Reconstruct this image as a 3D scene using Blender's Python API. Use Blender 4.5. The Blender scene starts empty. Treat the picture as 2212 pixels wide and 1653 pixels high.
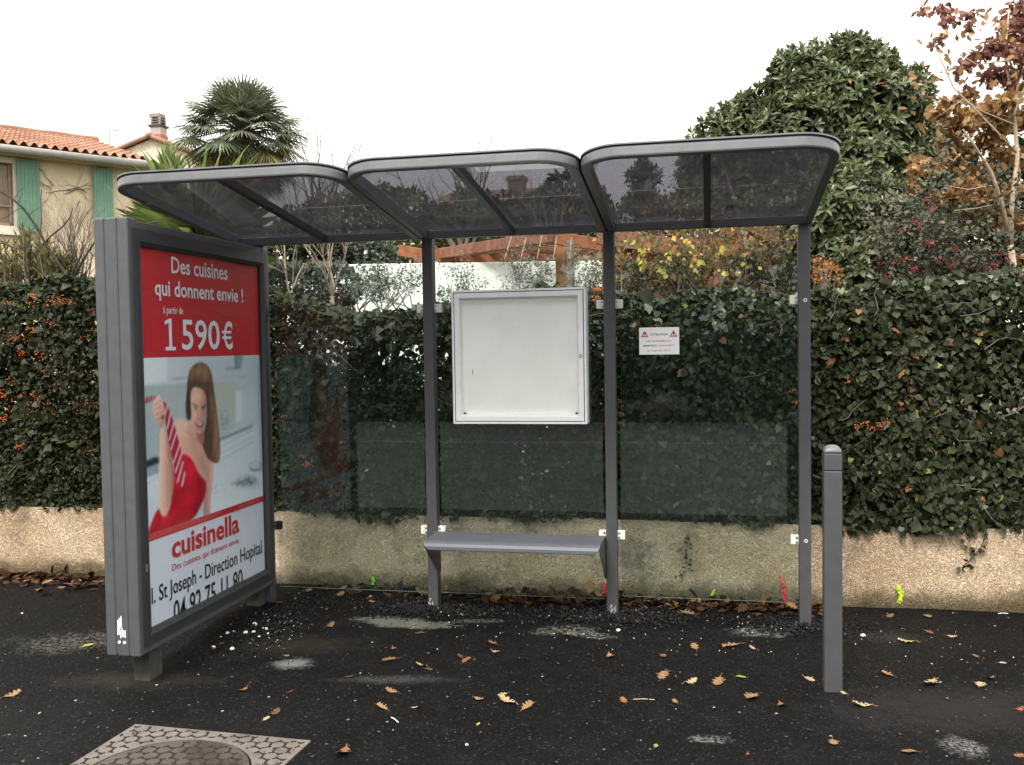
import bpy, bmesh, math, random
import numpy as np
from mathutils import Vector, Matrix, Euler
from mathutils.geometry import tessellate_polygon

PI = math.pi
R = math.radians
sc = bpy.context.scene
COL = sc.collection
rnd = random.Random(7)
rng = np.random.default_rng(11)

# ------------------------------------------------------------------ camera
CAMP = Vector((0.5926, -5.7169, 1.6742))
YAW, PITCH, ROLL, FPX = 0.20679, -0.03873, -0.01500, 2036.0      # focal length for a 2212 px wide picture
_f = Vector((-math.sin(YAW) * math.cos(PITCH), math.cos(YAW) * math.cos(PITCH), math.sin(PITCH)))
_r = Vector((math.cos(YAW), math.sin(YAW), 0))
_u = _r.cross(_f)
CR = _r * math.cos(ROLL) + _u * math.sin(ROLL)
CU = -_r * math.sin(ROLL) + _u * math.cos(ROLL)
CF = _f
cd = bpy.data.cameras.new('camera')
cd.sensor_fit = 'HORIZONTAL'
cd.sensor_width = 36.0
cd.lens = 36.0 * FPX / 2212.0
cd.clip_start = 0.05
cd.clip_end = 2000
cam = bpy.data.objects.new('camera', cd)
COL.objects.link(cam)
cam.matrix_world = Matrix(((CR.x, CU.x, -CF.x, CAMP.x), (CR.y, CU.y, -CF.y, CAMP.y), (CR.z, CU.z, -CF.z, CAMP.z), (0, 0, 0, 1)))
sc.camera = cam

# ------------------------------------------------------------------ sky, sun, exposure
SUN = Vector((-0.12, -0.66, 0.80)).normalized()
w = bpy.data.worlds.new('World')
sc.world = w
w.use_nodes = True
nt = w.node_tree
bg = nt.nodes['Background']
sky = nt.nodes.new('ShaderNodeTexSky')
sky.sky_type = 'NISHITA'
sky.sun_disc = False
sky.sun_elevation = math.asin(SUN.z)
sky.sun_rotation = math.atan2(SUN.x, SUN.y)
mixc = nt.nodes.new('ShaderNodeMix')
mixc.data_type = 'RGBA'
mixc.inputs[0].default_value = 0.90                   # a closed white cloud layer over the blue
nt.links.new(sky.outputs[0], mixc.inputs[6])
mixc.inputs[7].default_value = (16.6, 16.4, 15.3, 1)
tc = nt.nodes.new('ShaderNodeTexCoord')                # an overcast sky is brightest overhead
sx = nt.nodes.new('ShaderNodeSeparateXYZ'); nt.links.new(tc.outputs['Generated'], sx.inputs[0])
mr_ = nt.nodes.new('ShaderNodeMapRange'); nt.links.new(sx.outputs[2], mr_.inputs[0])
mr_.inputs[1].default_value = 0.0; mr_.inputs[2].default_value = 1.0; mr_.inputs[3].default_value = 0.66; mr_.inputs[4].default_value = 1.75
ov = nt.nodes.new('ShaderNodeMix'); ov.data_type = 'RGBA'; ov.blend_type = 'MULTIPLY'; ov.inputs[0].default_value = 1.0
nt.links.new(mixc.outputs[2], ov.inputs[6]); nt.links.new(mr_.outputs[0], ov.inputs[7])
nt.links.new(ov.outputs[2], bg.inputs[0])
bg.inputs[1].default_value = 0.10
sl = bpy.data.lights.new('sun', 'SUN')
sl.energy = 2.6
sl.angle = R(16)
sl.color = (1.0, 0.96, 0.90)
so = bpy.data.objects.new('sun', sl)
COL.objects.link(so)
so.rotation_euler = (-SUN).to_track_quat('-Z', 'Y').to_euler()
sc.view_settings.view_transform = 'Standard'
sc.view_settings.look = 'None'
sc.view_settings.exposure = 0.55
sc.view_settings.gamma = 1.0
sc.cycles.max_bounces = 10
sc.cycles.use_denoising = True
sc.cycles.transparent_max_bounces = 32
sc.cycles.caustics_reflective = False
sc.cycles.caustics_refractive = False

# ------------------------------------------------------------------ measuring helpers (photo 2212 px wide -> place)
def raydir(px, py):
    return CF + CR * ((px - 1106) / FPX) - CU * ((py - 826.5) / FPX)
def at(px, py, dist):
    return CAMP + raydir(px, py) * dist
def onY(px, py, Y):
    d = raydir(px, py); return CAMP + d * ((Y - CAMP.y) / d.y)
def onX(px, py, X):
    d = raydir(px, py); return CAMP + d * ((X - CAMP.x) / d.x)
def onZ(px, py, Z=0.0):
    d = raydir(px, py); return CAMP + d * ((Z - CAMP.z) / d.z)
def sstep(a, b, x):
    t = min(1, max(0, (x - a) / (b - a))); return t * t * (3 - 2 * t)
def gz(x, y):
    """height of the pavement: it dips a little under the advertising panel"""
    return -0.05 * sstep(-1.5, -2.2, x) * sstep(-0.2, -1.1, y) * sstep(-3.2, -1.6, y) * sstep(-4.2, -3.0, x)
def ground(px, py):
    p = onZ(px, py)
    for _ in range(3): p = onZ(px, py, gz(p.x, p.y))
    return p

# ------------------------------------------------------------------ materials
def lin(c):
    return tuple(((v / 255) / 12.92 if v <= 10 else (((v / 255) + 0.055) / 1.055) ** 2.4) for v in c)
def base_mat(name):
    m = bpy.data.materials.new(name); m.use_nodes = True
    return m, m.node_tree, m.node_tree.nodes['Principled BSDF']
def N(t, kind, **kw):
    n = t.nodes.new(kind)
    for k, v in kw.items(): setattr(n, k, v)
    return n
def coords(t, scale=1.0):
    g = N(t, 'ShaderNodeNewGeometry'); return g.outputs['Position']
def noise(t, scale, detail=4.0, rough=0.55, vec=None):
    n = N(t, 'ShaderNodeTexNoise'); n.inputs['Scale'].default_value = scale
    n.inputs['Detail'].default_value = detail; n.inputs['Roughness'].default_value = rough
    t.links.new(vec if vec is not None else coords(t), n.inputs['Vector']); return n.outputs['Fac']
def ramp(t, fac, stops):
    r = N(t, 'ShaderNodeValToRGB'); e = r.color_ramp.elements
    while len(e) < len(stops): e.new(0.5)
    for el, (p, c) in zip(e, stops):
        el.position = p; el.color = (c[0], c[1], c[2], 1) if not isinstance(c, (int, float)) else (c, c, c, 1)
    t.links.new(fac, r.inputs[0]); return r.outputs[0]
def mathn(t, op, a, b=None, c=None, clamp=False):
    n = N(t, 'ShaderNodeMath', operation=op); n.use_clamp = clamp
    for i, v in enumerate((a, b, c)):
        if v is None: continue
        if isinstance(v, (int, float)): n.inputs[i].default_value = v
        else: t.links.new(v, n.inputs[i])
    return n.outputs[0]
def mixcol(t, fac, a, b, mode='MIX'):
    n = N(t, 'ShaderNodeMix', data_type='RGBA', blend_type=mode)
    for i, v in ((0, fac), (6, a), (7, b)):
        if isinstance(v, (int, float)): n.inputs[i].default_value = v
        elif isinstance(v, tuple): n.inputs[i].default_value = (v[0], v[1], v[2], 1)
        else: t.links.new(v, n.inputs[i])
    return n.outputs[2]
def bump(t, b, height, strength, dist):
    n = N(t, 'ShaderNodeBump'); n.inputs['Strength'].default_value = strength; n.inputs['Distance'].default_value = dist
    t.links.new(height, n.inputs['Height']); t.links.new(n.outputs[0], b.inputs['Normal'])

def plain(name, col, rough=0.6, spec=0.5, var=0.12, nscale=9.0, bstr=0.0, bscale=200.0, bdist=0.002, metallic=0.0, dirt=None):
    m, t, b = base_mat(name)
    nz = noise(t, nscale, 6)
    lo = tuple(max(0, v * (1 - var)) for v in col); hi = tuple(v * (1 + var) for v in col)
    c = ramp(t, nz, [(0.3, lo), (0.7, hi)])
    if dirt:
        d = noise(t, dirt[0], 5, 0.7); c = mixcol(t, ramp(t, d, [(dirt[1], 0.0), (dirt[1] + 0.08, 1.0)]), c, dirt[2])
    t.links.new(c, b.inputs['Base Color'])
    b.inputs['Roughness'].default_value = rough; b.inputs['Specular IOR Level'].default_value = spec
    b.inputs['Metallic'].default_value = metallic
    if bstr: bump(t, b, noise(t, bscale, 3), bstr, bdist)
    return m
def leafmat(name, stops, rough=0.45, spec=0.4, trans=0.2):
    m, t, b = base_mat(name)
    a = N(t, 'ShaderNodeAttribute', attribute_name='tint')
    c = ramp(t, a.outputs['Fac'], stops)
    t.links.new(c, b.inputs['Base Color']); b.inputs['Roughness'].default_value = rough; b.inputs['Specular IOR Level'].default_value = spec
    tr = N(t, 'ShaderNodeBsdfTranslucent'); t.links.new(c, tr.inputs[0])
    mx = N(t, 'ShaderNodeMixShader'); mx.inputs[0].default_value = trans
    t.links.new(b.outputs[0], mx.inputs[1]); t.links.new(tr.outputs[0], mx.inputs[2])
    t.links.new(mx.outputs[0], t.nodes['Material Output'].inputs[0]); return m
def glassmat(name, tint, f0=0.04, dust=0.0, dustcol=(0.3, 0.3, 0.3), grough=0.0, trans=False):
    m, t, b = base_mat(name); t.nodes.remove(b)
    g = N(t, 'ShaderNodeNewGeometry')
    vm = N(t, 'ShaderNodeVectorMath', operation='DOT_PRODUCT'); t.links.new(g.outputs['Normal'], vm.inputs[0]); t.links.new(g.outputs['Incoming'], vm.inputs[1])
    ca = mathn(t, 'ABSOLUTE', vm.outputs['Value']); om = mathn(t, 'SUBTRACT', 1.0, ca); p5 = mathn(t, 'POWER', om, 5.0)
    fr = mathn(t, 'MULTIPLY_ADD', p5, 1 - f0, f0)
    tr = N(t, 'ShaderNodeBsdfTransparent'); tr.inputs[0].default_value = (*tint, 1)
    gl = N(t, 'ShaderNodeBsdfGlossy'); gl.inputs['Roughness'].default_value = grough
    mx = N(t, 'ShaderNodeMixShader'); t.links.new(fr, mx.inputs[0]); t.links.new(tr.outputs[0], mx.inputs[1]); t.links.new(gl.outputs[0], mx.inputs[2])
    out = mx.outputs[0]
    if dust:
        df = N(t, 'ShaderNodeBsdfTranslucent' if trans else 'ShaderNodeBsdfDiffuse'); df.inputs[0].default_value = (*dustcol, 1)
        m2 = N(t, 'ShaderNodeMixShader')
        nz = ramp(t, noise(t, 5, 7, 0.7), [(0.3, dust * 0.5), (0.75, dust * 1.8)])
        t.links.new(nz, m2.inputs[0]); t.links.new(out, m2.inputs[1]); t.links.new(df.outputs[0], m2.inputs[2]); out = m2.outputs[0]
    t.links.new(out, t.nodes['Material Output'].inputs[0]); return m
def attrmat(name, rough=0.5, spec=0.3, scale=1.0):
    m, t, b = base_mat(name)
    a = N(t, 'ShaderNodeAttribute', attribute_name='print')
    t.links.new(a.outputs['Color'], b.inputs['Base Color']); b.inputs['Roughness'].default_value = rough; b.inputs['Specular IOR Level'].default_value = spec
    return m

M = {}
M['grey'] = plain('charcoal_powder_coat', (0.066, 0.067, 0.073), 0.45, 0.35, 0.10, 14, 0.12, 420, 0.0006)
M['greyroof'] = plain('charcoal_roof_coat', (0.118, 0.119, 0.129), 0.38, 0.5, 0.12, 10, 0.10, 420, 0.0006, dirt=(55, 0.66, (0.035, 0.033, 0.03)))
M['greyad'] = plain('grey_textured_coat', (0.072, 0.078, 0.082), 0.5, 0.4, 0.10, 16, 0.30, 520, 0.001)
M['greydark'] = plain('dark_grey_coat', (0.036, 0.038, 0.042), 0.45, 0.4, 0.12, 16, 0.15, 420, 0.0006)
M['black'] = plain('black_rubber', (0.012, 0.012, 0.013), 0.6, 0.3)
M['white_plastic'] = plain('off_white_plastic', (0.72, 0.70, 0.63), 0.5, 0.4, 0.06)
M['alu'] = plain('white_aluminium', (0.82, 0.83, 0.84), 0.35, 0.5, 0.04, 20)
M['backboard'] = plain('pale_backboard', (0.88, 0.89, 0.86), 0.6, 0.3, 0.05, 5, dirt=(3, 0.80, (0.45, 0.45, 0.42)))
M['steel'] = plain('bolt_steel', (0.35, 0.35, 0.36), 0.35, 0.6, 0.1, 60, metallic=0.7)
M['paper'] = plain('white_paper', (0.82, 0.83, 0.83), 0.6, 0.2, 0.02)
M['concrete'] = plain('grey_concrete', (0.060, 0.060, 0.055), 0.9, 0.2, 0.3, 12, 0.4, 90, 0.004)
M['glass'] = glassmat('shelter_glass', (0.90, 0.945, 0.938), 0.043, 0.012, (0.14, 0.20, 0.185))
M['caseglass'] = glassmat('case_glass', (0.99, 0.99, 0.985), 0.02)
M['posterglass'] = glassmat('poster_glass', (0.93, 0.94, 0.95), 0.03)
M['roofsheet'] = glassmat('smoked_roof_sheet', (0.42, 0.412, 0.442), 0.030, 0.045, (0.20, 0.20, 0.22), trans=True)
M['bark'] = plain('brown_bark', (0.075, 0.055, 0.042), 0.9, 0.2, 0.35, 30, 0.5, 60, 0.004)
M['palebark'] = plain('pale_bark', (0.34, 0.27, 0.20), 0.9, 0.2, 0.3, 25, 0.5, 60, 0.004)
M['greybark'] = plain('grey_bark', (0.16, 0.13, 0.11), 0.9, 0.2, 0.3, 25, 0.5, 60, 0.004)
M['darktwig'] = plain('dark_twig', (0.045, 0.035, 0.03), 0.9, 0.2, 0.3, 30)
M['wood'] = plain('orange_stained_timber', (0.185, 0.068, 0.028), 0.65, 0.3, 0.30, 12, 0.2, 60, 0.003)
M['wood2'] = plain('weathered_red_timber', (0.16, 0.075, 0.050), 0.8, 0.2, 0.35, 14, 0.2, 60, 0.003)
M['woodpost'] = plain('honey_timber', (0.27, 0.125, 0.055), 0.65, 0.3, 0.2, 12)
M['terracotta'] = plain('terracotta_render', (0.22, 0.085, 0.040), 0.9, 0.2, 0.3, 6, 0.4, 60, 0.004)
M['whitewall'] = plain('white_render', (0.80, 0.79, 0.74), 0.9, 0.2, 0.06, 5, 0.2, 60, 0.003)
M['shutter'] = None
M['red'] = plain('printed_red', (0.52, 0.022, 0.035), 0.5, 0.3, 0.05, 6)
M['printblack'] = plain('printed_black', (0.02, 0.025, 0.035), 0.5, 0.3, 0.05)
M['printwhite'] = plain('printed_white', (0.78, 0.80, 0.86), 0.5, 0.3, 0.03)
M['printpink'] = plain('printed_pink', (0.70, 0.20, 0.20), 0.5, 0.3, 0.03)
M['noticered'] = plain('printed_crimson', (0.55, 0.05, 0.10), 0.5, 0.3, 0.05)
M['cream'] = plain('aged_paper_strip', (0.42, 0.36, 0.24), 0.7, 0.2, 0.25, 30)
M['poster'] = plain('poster_paper', (0.68, 0.735, 0.84), 0.5, 0.3, 0.03, 3)
M['print'] = attrmat('poster_ink')

# ------------------------------------------------------------------ mesh collecting
class MB:
    def __init__(s): s.v, s.f, s.mi, s.c = [], [], [], []
    def add(s, vs, fs, mi=0, col=None):
        o = len(s.v); s.v += [tuple(q) for q in vs]
        for f in fs: s.f.append(tuple(i + o for i in f)); s.mi.append(mi); s.c.append(col)
        return s
    def box(s, a, b, mi=0):
        (x0, y0, z0), (x1, y1, z1) = a, b
        x0, x1 = min(x0, x1), max(x0, x1); y0, y1 = min(y0, y1), max(y0, y1); z0, z1 = min(z0, z1), max(z0, z1)
        return s.add([(x0, y0, z0), (x1, y0, z0), (x1, y1, z0), (x0, y1, z0), (x0, y0, z1), (x1, y0, z1), (x1, y1, z1), (x0, y1, z1)],
                     [(0, 3, 2, 1), (4, 5, 6, 7), (0, 1, 5, 4), (1, 2, 6, 5), (2, 3, 7, 6), (3, 0, 4, 7)], mi)
    def beam(s, p, q, wd, ht, up=Vector((0, 0, 1)), mi=0):
        p, q = Vector(p), Vector(q); d = (q - p).normalized(); sd = d.cross(up).normalized(); u = sd.cross(d)
        vs = []
        for e in (p, q):
            for a, b in ((-1, -1), (1, -1), (1, 1), (-1, 1)): vs.append(e + sd * (a * wd / 2) + u * (b * ht / 2))
        return s.add(vs, [(0, 1, 2, 3), (7, 6, 5, 4), (0, 4, 5, 1), (1, 5, 6, 2), (2, 6, 7, 3), (3, 7, 4, 0)], mi)
    def tube(s, pts, radii, n=6, mi=0, cap=True):
        pts = [Vector(p) for p in pts]
        if isinstance(radii, (int, float)): radii = [radii] * len(pts)
        rings = []; prev = None
        for i, p in enumerate(pts):
            d = (pts[min(i + 1, len(pts) - 1)] - pts[max(i - 1, 0)])
            d = d.normalized() if d.length > 1e-9 else Vector((0, 0, 1))
            a = prev - d * prev.dot(d) if prev is not None else d.orthogonal()
            if a.length < 1e-6: a = d.orthogonal()
            a.normalize(); prev = a; b = d.cross(a)
            rings.append([p + (a * math.cos(2 * PI * k / n) + b * math.sin(2 * PI * k / n)) * radii[i] for k in range(n)])
        vs = [q for r_ in rings for q in r_]; fs = []
        for i in range(len(pts) - 1):
            for k in range(n):
                k2 = (k + 1) % n; fs.append((i * n + k, i * n + k2, (i + 1) * n + k2, (i + 1) * n + k))
        if cap: fs.append(tuple(range(n - 1, -1, -1))); fs.append(tuple((len(pts) - 1) * n + k for k in range(n)))
        return s.add(vs, fs, mi)
    def prism(s, poly, fn, d0, d1, mi=0):
        """poly: 2-D outline (ccw), fn(a, b, d) -> point; solid between depths d0 and d1"""
        n = len(poly); vs = [fn(a, b, d0) for a, b in poly] + [fn(a, b, d1) for a, b in poly]
        fs = [(k, (k + 1) % n, n + (k + 1) % n, n + k) for k in range(n)]
        tri = tessellate_polygon([[Vector((a, b, 0)) for a, b in poly]])
        fs += [tuple(t[::-1]) for t in tri] + [tuple(n + i for i in t) for t in tri]
        return s.add(vs, fs, mi)
    def flat(s, poly, fn, d, mi=0, col=None):
        tri = tessellate_polygon([[Vector((a, b, 0)) for a, b in poly]])
        return s.add([fn(a, b, d) for a, b in poly], [tuple(t) for t in tri], mi, col)
    def lathe(s, prof, cx, cy, n=16, mi=0):
        vs = [(cx + r_ * math.cos(2 * PI * k / n), cy + r_ * math.sin(2 * PI * k / n), z) for r_, z in prof for k in range(n)]
        fs = []
        for i in range(len(prof) - 1):
            for k in range(n): fs.append((i * n + k, i * n + (k + 1) % n, (i + 1) * n + (k + 1) % n, (i + 1) * n + k))
        fs.append(tuple(range(n - 1, -1, -1))); fs.append(tuple((len(prof) - 1) * n + k for k in range(n)))
        return s.add(vs, fs, mi)
    def build(s, name, mats, parent=None, bevel=0.0, smooth=False, fixn=True, segs=2):
        o = parent_origin(parent)
        me = bpy.data.meshes.new(name)
        me.from_pydata([(x - o.x, y - o.y, z - o.z) for x, y, z in s.v], [], s.f)
        for m_ in (mats if isinstance(mats, (list, tuple)) else [mats]): me.materials.append(m_)
        me.polygons.foreach_set('material_index', s.mi)
        if any(c is not None for c in s.c):
            ca = me.color_attributes.new('print', 'FLOAT_COLOR', 'CORNER')
            arr = []
            for pl in me.polygons:
                c = s.c[pl.index] or (1, 1, 1); arr += [c[0], c[1], c[2], 1.0] * pl.loop_total
            ca.data.foreach_set('color', arr)
        if fixn:
            bm = bmesh.new(); bm.from_mesh(me); bmesh.ops.recalc_face_normals(bm, faces=bm.faces); bm.to_mesh(me); bm.free()
        if smooth: me.polygons.foreach_set('use_smooth', [True] * len(me.polygons))
        ob = bpy.data.objects.new(name, me); COL.objects.link(ob)
        if parent is not None: ob.parent = parent
        if bevel:
            md = ob.modifiers.new('bevel', 'BEVEL'); md.width = bevel; md.segments = segs; md.limit_method = 'ANGLE'; md.angle_limit = R(40)
            md.harden_normals = False
        return ob
def parent_origin(p):
    o = Vector((0, 0, 0))
    while p is not None: o = o + p.location; p = p.parent
    return o
def tag(o, label=None, cat=None, group=None, kind=None):
    if label: o['label'] = label
    if cat: o['category'] = cat
    if group: o['group'] = group
    if kind: o['kind'] = kind
    return o
def thing(name, label, cat, loc, group=None):
    o = bpy.data.objects.new(name, None); COL.objects.link(o); o.location = loc; o.empty_display_size = 0.1
    return tag(o, label, cat, group)

def scatter(name, P, D, Nn, size, tmpl, mat, parent=None, tint=None, wid=None, extra=None):
    """many leaves as one mesh: P centres of the leaf base, D leaf axis, Nn leaf normal"""
    P = np.asarray(P, float); D = np.asarray(D, float); Nn = np.asarray(Nn, float); n = len(P)
    D = D / (np.linalg.norm(D, axis=1, keepdims=True) + 1e-9)
    S = np.cross(Nn, D); S /= (np.linalg.norm(S, axis=1, keepdims=True) + 1e-9); Nn = np.cross(D, S)
    tv, tf = tmpl; tv = np.array(tv, float); k = len(tv)
    size = np.broadcast_to(np.asarray(size, float), (n,)); wid = np.ones(n) if wid is None else wid
    V = P[:, None, :] + size[:, None, None] * (tv[None, :, 0:1] * D[:, None, :] + tv[None, :, 1:2] * wid[:, None, None] * S[:, None, :] + tv[None, :, 2:3] * Nn[:, None, :])
    o = parent_origin(parent); V = V - np.array(o)[None, None, :]
    V = V.reshape(-1, 3); me = bpy.data.meshes.new(name)
    base = (np.arange(n) * k)
    loops, starts, tot = [], [], []
    ls = np.array([len(f) for f in tf]); fl = np.concatenate([np.array(f) for f in tf])
    L = (base[:, None] + fl[None, :]).reshape(-1); LT = np.tile(ls, n); LS = np.concatenate([[0], np.cumsum(LT)[:-1]])
    me.vertices.add(len(V)); me.vertices.foreach_set('co', V.reshape(-1).astype(np.float32))
    me.loops.add(len(L)); me.loops.foreach_set('vertex_index', L.astype(np.int32))
    me.polygons.add(len(LT)); me.polygons.foreach_set('loop_start', LS.astype(np.int32)); me.polygons.foreach_set('loop_total', LT.astype(np.int32))
    me.update(calc_edges=True)
    tint = rng.random(n) if tint is None else tint
    at_ = me.attributes.new('tint', 'FLOAT', 'POINT'); at_.data.foreach_set('value', np.repeat(tint, k).astype(np.float32))
    me.materials.append(mat)
    ob = bpy.data.objects.new(name, me); COL.objects.link(ob)
    if parent is not None: ob.parent = parent
    return ob
def unit(n): 
    a = rng.normal(size=(n, 3)); return a / np.linalg.norm(a, axis=1, keepdims=True)
# leaf shapes: x along the leaf, y across, z out of the leaf
T_LANCE = ([(0, 0, 0), (.35, .5, .06), (.75, .34, .03), (1, 0, -.12), (.75, -.34, .03), (.35, -.5, .06), (.4, 0, 0), (.75, 0, -.03)],
           [(0, 6, 1), (6, 7, 2, 1), (7, 3, 2), (0, 5, 6), (6, 5, 4, 7), (7, 4, 3)])
T_SIMPLE = ([(0, 0, 0), (.4, .5, .08), (1, 0, -.08), (.4, -.5, .08)], [(0, 2, 1), (0, 3, 2)])
T_IVY = ([(0, 0, 0), (-.12, .30, -.02), (.10, .50, -.05), (.30, .38, .02), (.52, .42, -.06), (.66, .24, .02), (1, 0, -.08), (.66, -.24, .02), (.52, -.42, -.06), (.30, -.38, .02), (.10, -.50, -.05), (-.12, -.30, -.02), (.3, 0, .03)],
         [(12, 0, 1, 2, 3), (12, 3, 4, 5), (12, 5, 6), (12, 6, 7), (12, 7, 8, 9), (12, 9, 10, 11, 0)][::1])
T_BLADE = ([(0, .5, 0), (0, -.5, 0), (.5, .6, .03), (.5, -.6, .03), (.85, .3, -.02), (.85, -.3, -.02), (1, 0, -.05), (0, 0, -.15), (.5, 0, -.1)],
           [(0, 7, 8, 2), (7, 1, 3, 8), (2, 8, 4), (8, 3, 5), (8, 5, 6, 4)])
T_OAKLEAF = ([(0, 0, 0), (.25, .16, .02), (.32, .30, 0), (.42, .17, .02), (.55, .34, 0), (.66, .2, .02), (.8, .3, -.03), (.9, .14, -.02), (1, 0, -.06),
              (.9, -.14, -.02), (.8, -.3, -.03), (.66, -.2, .02), (.55, -.34, 0), (.42, -.17, .02), (.32, -.3, 0), (.25, -.16, .02), (.5, 0, -.03)],
             [(16, 0, 1), (16, 1, 2, 3), (16, 3, 4, 5), (16, 5, 6, 7), (16, 7, 8), (16, 8, 9), (16, 9, 10, 11), (16, 11, 12, 13), (16, 13, 14, 15), (16, 15, 0)])
T_BERRY = ([(0, 0, -.5), (.5, 0, 0), (0, .5, 0), (-.5, 0, 0), (0, -.5, 0), (0, 0, .5)],
           [(0, 2, 1), (0, 3, 2), (0, 4, 3), (0, 1, 4), (5, 1, 2), (5, 2, 3), (5, 3, 4), (5, 4, 1)])
# ================================================================== SETTING
def ground_material():
    m, t, b = base_mat('dark_asphalt')
    pos = coords(t)
    big = noise(t, 0.9, 6, 0.6); mid = noise(t, 7, 6, 0.65); fine = noise(t, 170, 3, 0.6)
    c = ramp(t, mid, [(0.25, (0.0022, 0.0022, 0.0025)), (0.55, (0.0045, 0.0044, 0.0049)), (0.8, (0.0110, 0.0104, 0.0108))])
    c = mixcol(t, ramp(t, big, [(0.45, 0.0), (0.75, 0.5)]), c, (0.014, 0.012, 0.0105))
    # stone chips showing in the surface
    vo = N(t, 'ShaderNodeTexVoronoi'); vo.inputs['Scale'].default_value = 58; t.links.new(pos, vo.inputs['Vector'])
    chip = mathn(t, 'MULTIPLY', ramp(t, vo.outputs['Distance'], [(0.22, 1.0), (0.34, 0.0)]), ramp(t, noise(t, 40, 2), [(0.46, 0.0), (0.60, 1.0)]))
    c = mixcol(t, mathn(t, 'MULTIPLY', chip, 0.5), c, (0.060, 0.054, 0.051))
    grain = noise(t, 62, 4, 0.75)
    c = mixcol(t, 0.95, c, ramp(t, grain, [(0.34, 0.30), (0.52, 0.85), (0.70, 2.3)]), 'MULTIPLY')
    c = mixcol(t, 0.6, c, ramp(t, fine, [(0.30, 0.35), (0.70, 1.7)]), 'MULTIPLY')
    sep = N(t, 'ShaderNodeSeparateXYZ'); t.links.new(pos, sep.inputs[0])
    edge = mathn(t, 'ADD', mathn(t, 'MULTIPLY', noise(t, 9, 6, 0.75), 0.7), mathn(t, 'MULTIPLY', noise(t, 38, 4, 0.7), 0.3))
    def patch(px, py, rx, ry, ang, col, amt, soft=0.5, speck=None):
        """a dusty or chalky stain lying on the asphalt, with a ragged edge"""
        nonlocal c
        p = onZ(px, py)
        dx = mathn(t, 'SUBTRACT', sep.outputs[0], p.x); dy = mathn(t, 'SUBTRACT', sep.outputs[1], p.y)
        ca, sa = math.cos(ang), math.sin(ang)
        ex = mathn(t, 'MULTIPLY', mathn(t, 'ADD', mathn(t, 'MULTIPLY', dx, ca), mathn(t, 'MULTIPLY', dy, sa)), 1 / rx)
        ey = mathn(t, 'MULTIPLY', mathn(t, 'SUBTRACT', mathn(t, 'MULTIPLY', dy, ca), mathn(t, 'MULTIPLY', dx, sa)), 1 / ry)
        d = mathn(t, 'SQRT', mathn(t, 'ADD', mathn(t, 'MULTIPLY', ex, ex), mathn(t, 'MULTIPLY', ey, ey)))
        d = mathn(t, 'ADD', d, mathn(t, 'MULTIPLY', mathn(t, 'SUBTRACT', edge, 0.5), 3.0))
        k = ramp(t, d, [(1.0 - soft, amt), (1.0, 0.0)])
        if speck: k = mathn(t, 'MULTIPLY', k, ramp(t, noise(t, speck, 4, 0.7), [(0.44, 0.0), (0.60, 1.0)]))
        c = mixcol(t, k, c, col)
    patch(870, 1346, 0.36, 0.10, -0.1, (0.125, 0.125, 0.105), 0.85, 0.35)
    patch(1030, 1343, 0.20, 0.05, 0.3, (0.13, 0.13, 0.115), 0.8, 0.3, 60)
    patch(1215, 1362, 0.20, 0.10, 0.2, (0.14, 0.135, 0.12), 0.9, 0.3, 34)
    patch(1275, 1372, 0.16, 0.06, -0.2, (0.16, 0.16, 0.15), 0.9, 0.3, 40)
    patch(1650, 1365, 0.22, 0.12, 0.1, (0.20, 0.20, 0.185), 1.0, 0.4, 38)
    patch(632, 1432, 0.15, 0.10, 0.0, (0.17, 0.17, 0.165), 0.8, 0.7)
    patch(850, 1468, 0.36, 0.07, 0.15, (0.13, 0.13, 0.125), 0.6, 0.8, 120)
    patch(150, 1375, 0.42, 0.20, 0.2, (0.12, 0.115, 0.095), 0.75, 0.7, 45)
    patch(300, 1450, 0.55, 0.16, 0.1, (0.0252, 0.0224, 0.0175), 0.8, 0.8)
    patch(640, 1390, 0.50, 0.20, 0.1, (0.0210, 0.0175, 0.0126), 0.8, 0.8)
    patch(2080, 1612, 0.10, 0.12, 0.5, (0.19, 0.18, 0.18), 0.9, 0.6, 60)
    patch(1540, 1598, 0.10, 0.05, 0.1, (0.16, 0.16, 0.16), 0.8, 0.5, 40)
    patch(1900, 1375, 0.30, 0.14, 0.1, (0.050, 0.044, 0.039), 0.8, 0.8, 60)
    patch(2060, 1530, 0.75, 0.35, 0.2, (0.0196, 0.0175, 0.0182), 0.7, 0.8)
    # fresh black patch of asphalt along the shelter posts
    ey = mathn(t, 'ADD', sep.outputs[1], mathn(t, 'MULTIPLY', mathn(t, 'SUBTRACT', noise(t, 3, 4), 0.5), 0.35))
    k = mathn(t, 'MULTIPLY', ramp(t, mathn(t, 'ADD', ey, 0.5), [(0.34, 0.0), (0.40, 0.85)]), ramp(t, mathn(t, 'MULTIPLY_ADD', sep.outputs[0], 0.1, 0.5), [(0.27, 0.0), (0.30, 1.0), (0.60, 1.0), (0.64, 0.0)]))
    c = mixcol(t, k, c, (0.0032, 0.0032, 0.0036))
    t.links.new(c, b.inputs['Base Color'])
    t.links.new(ramp(t, mid, [(0.3, 0.55), (0.7, 0.85)]), b.inputs['Roughness']); b.inputs['Specular IOR Level'].default_value = 0.10
    h = mathn(t, 'ADD', mathn(t, 'MULTIPLY', fine, 0.5), mathn(t, 'MULTIPLY', grain, 0.8))
    bump(t, b, h, 1.0, 0.008)
    return m
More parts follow.
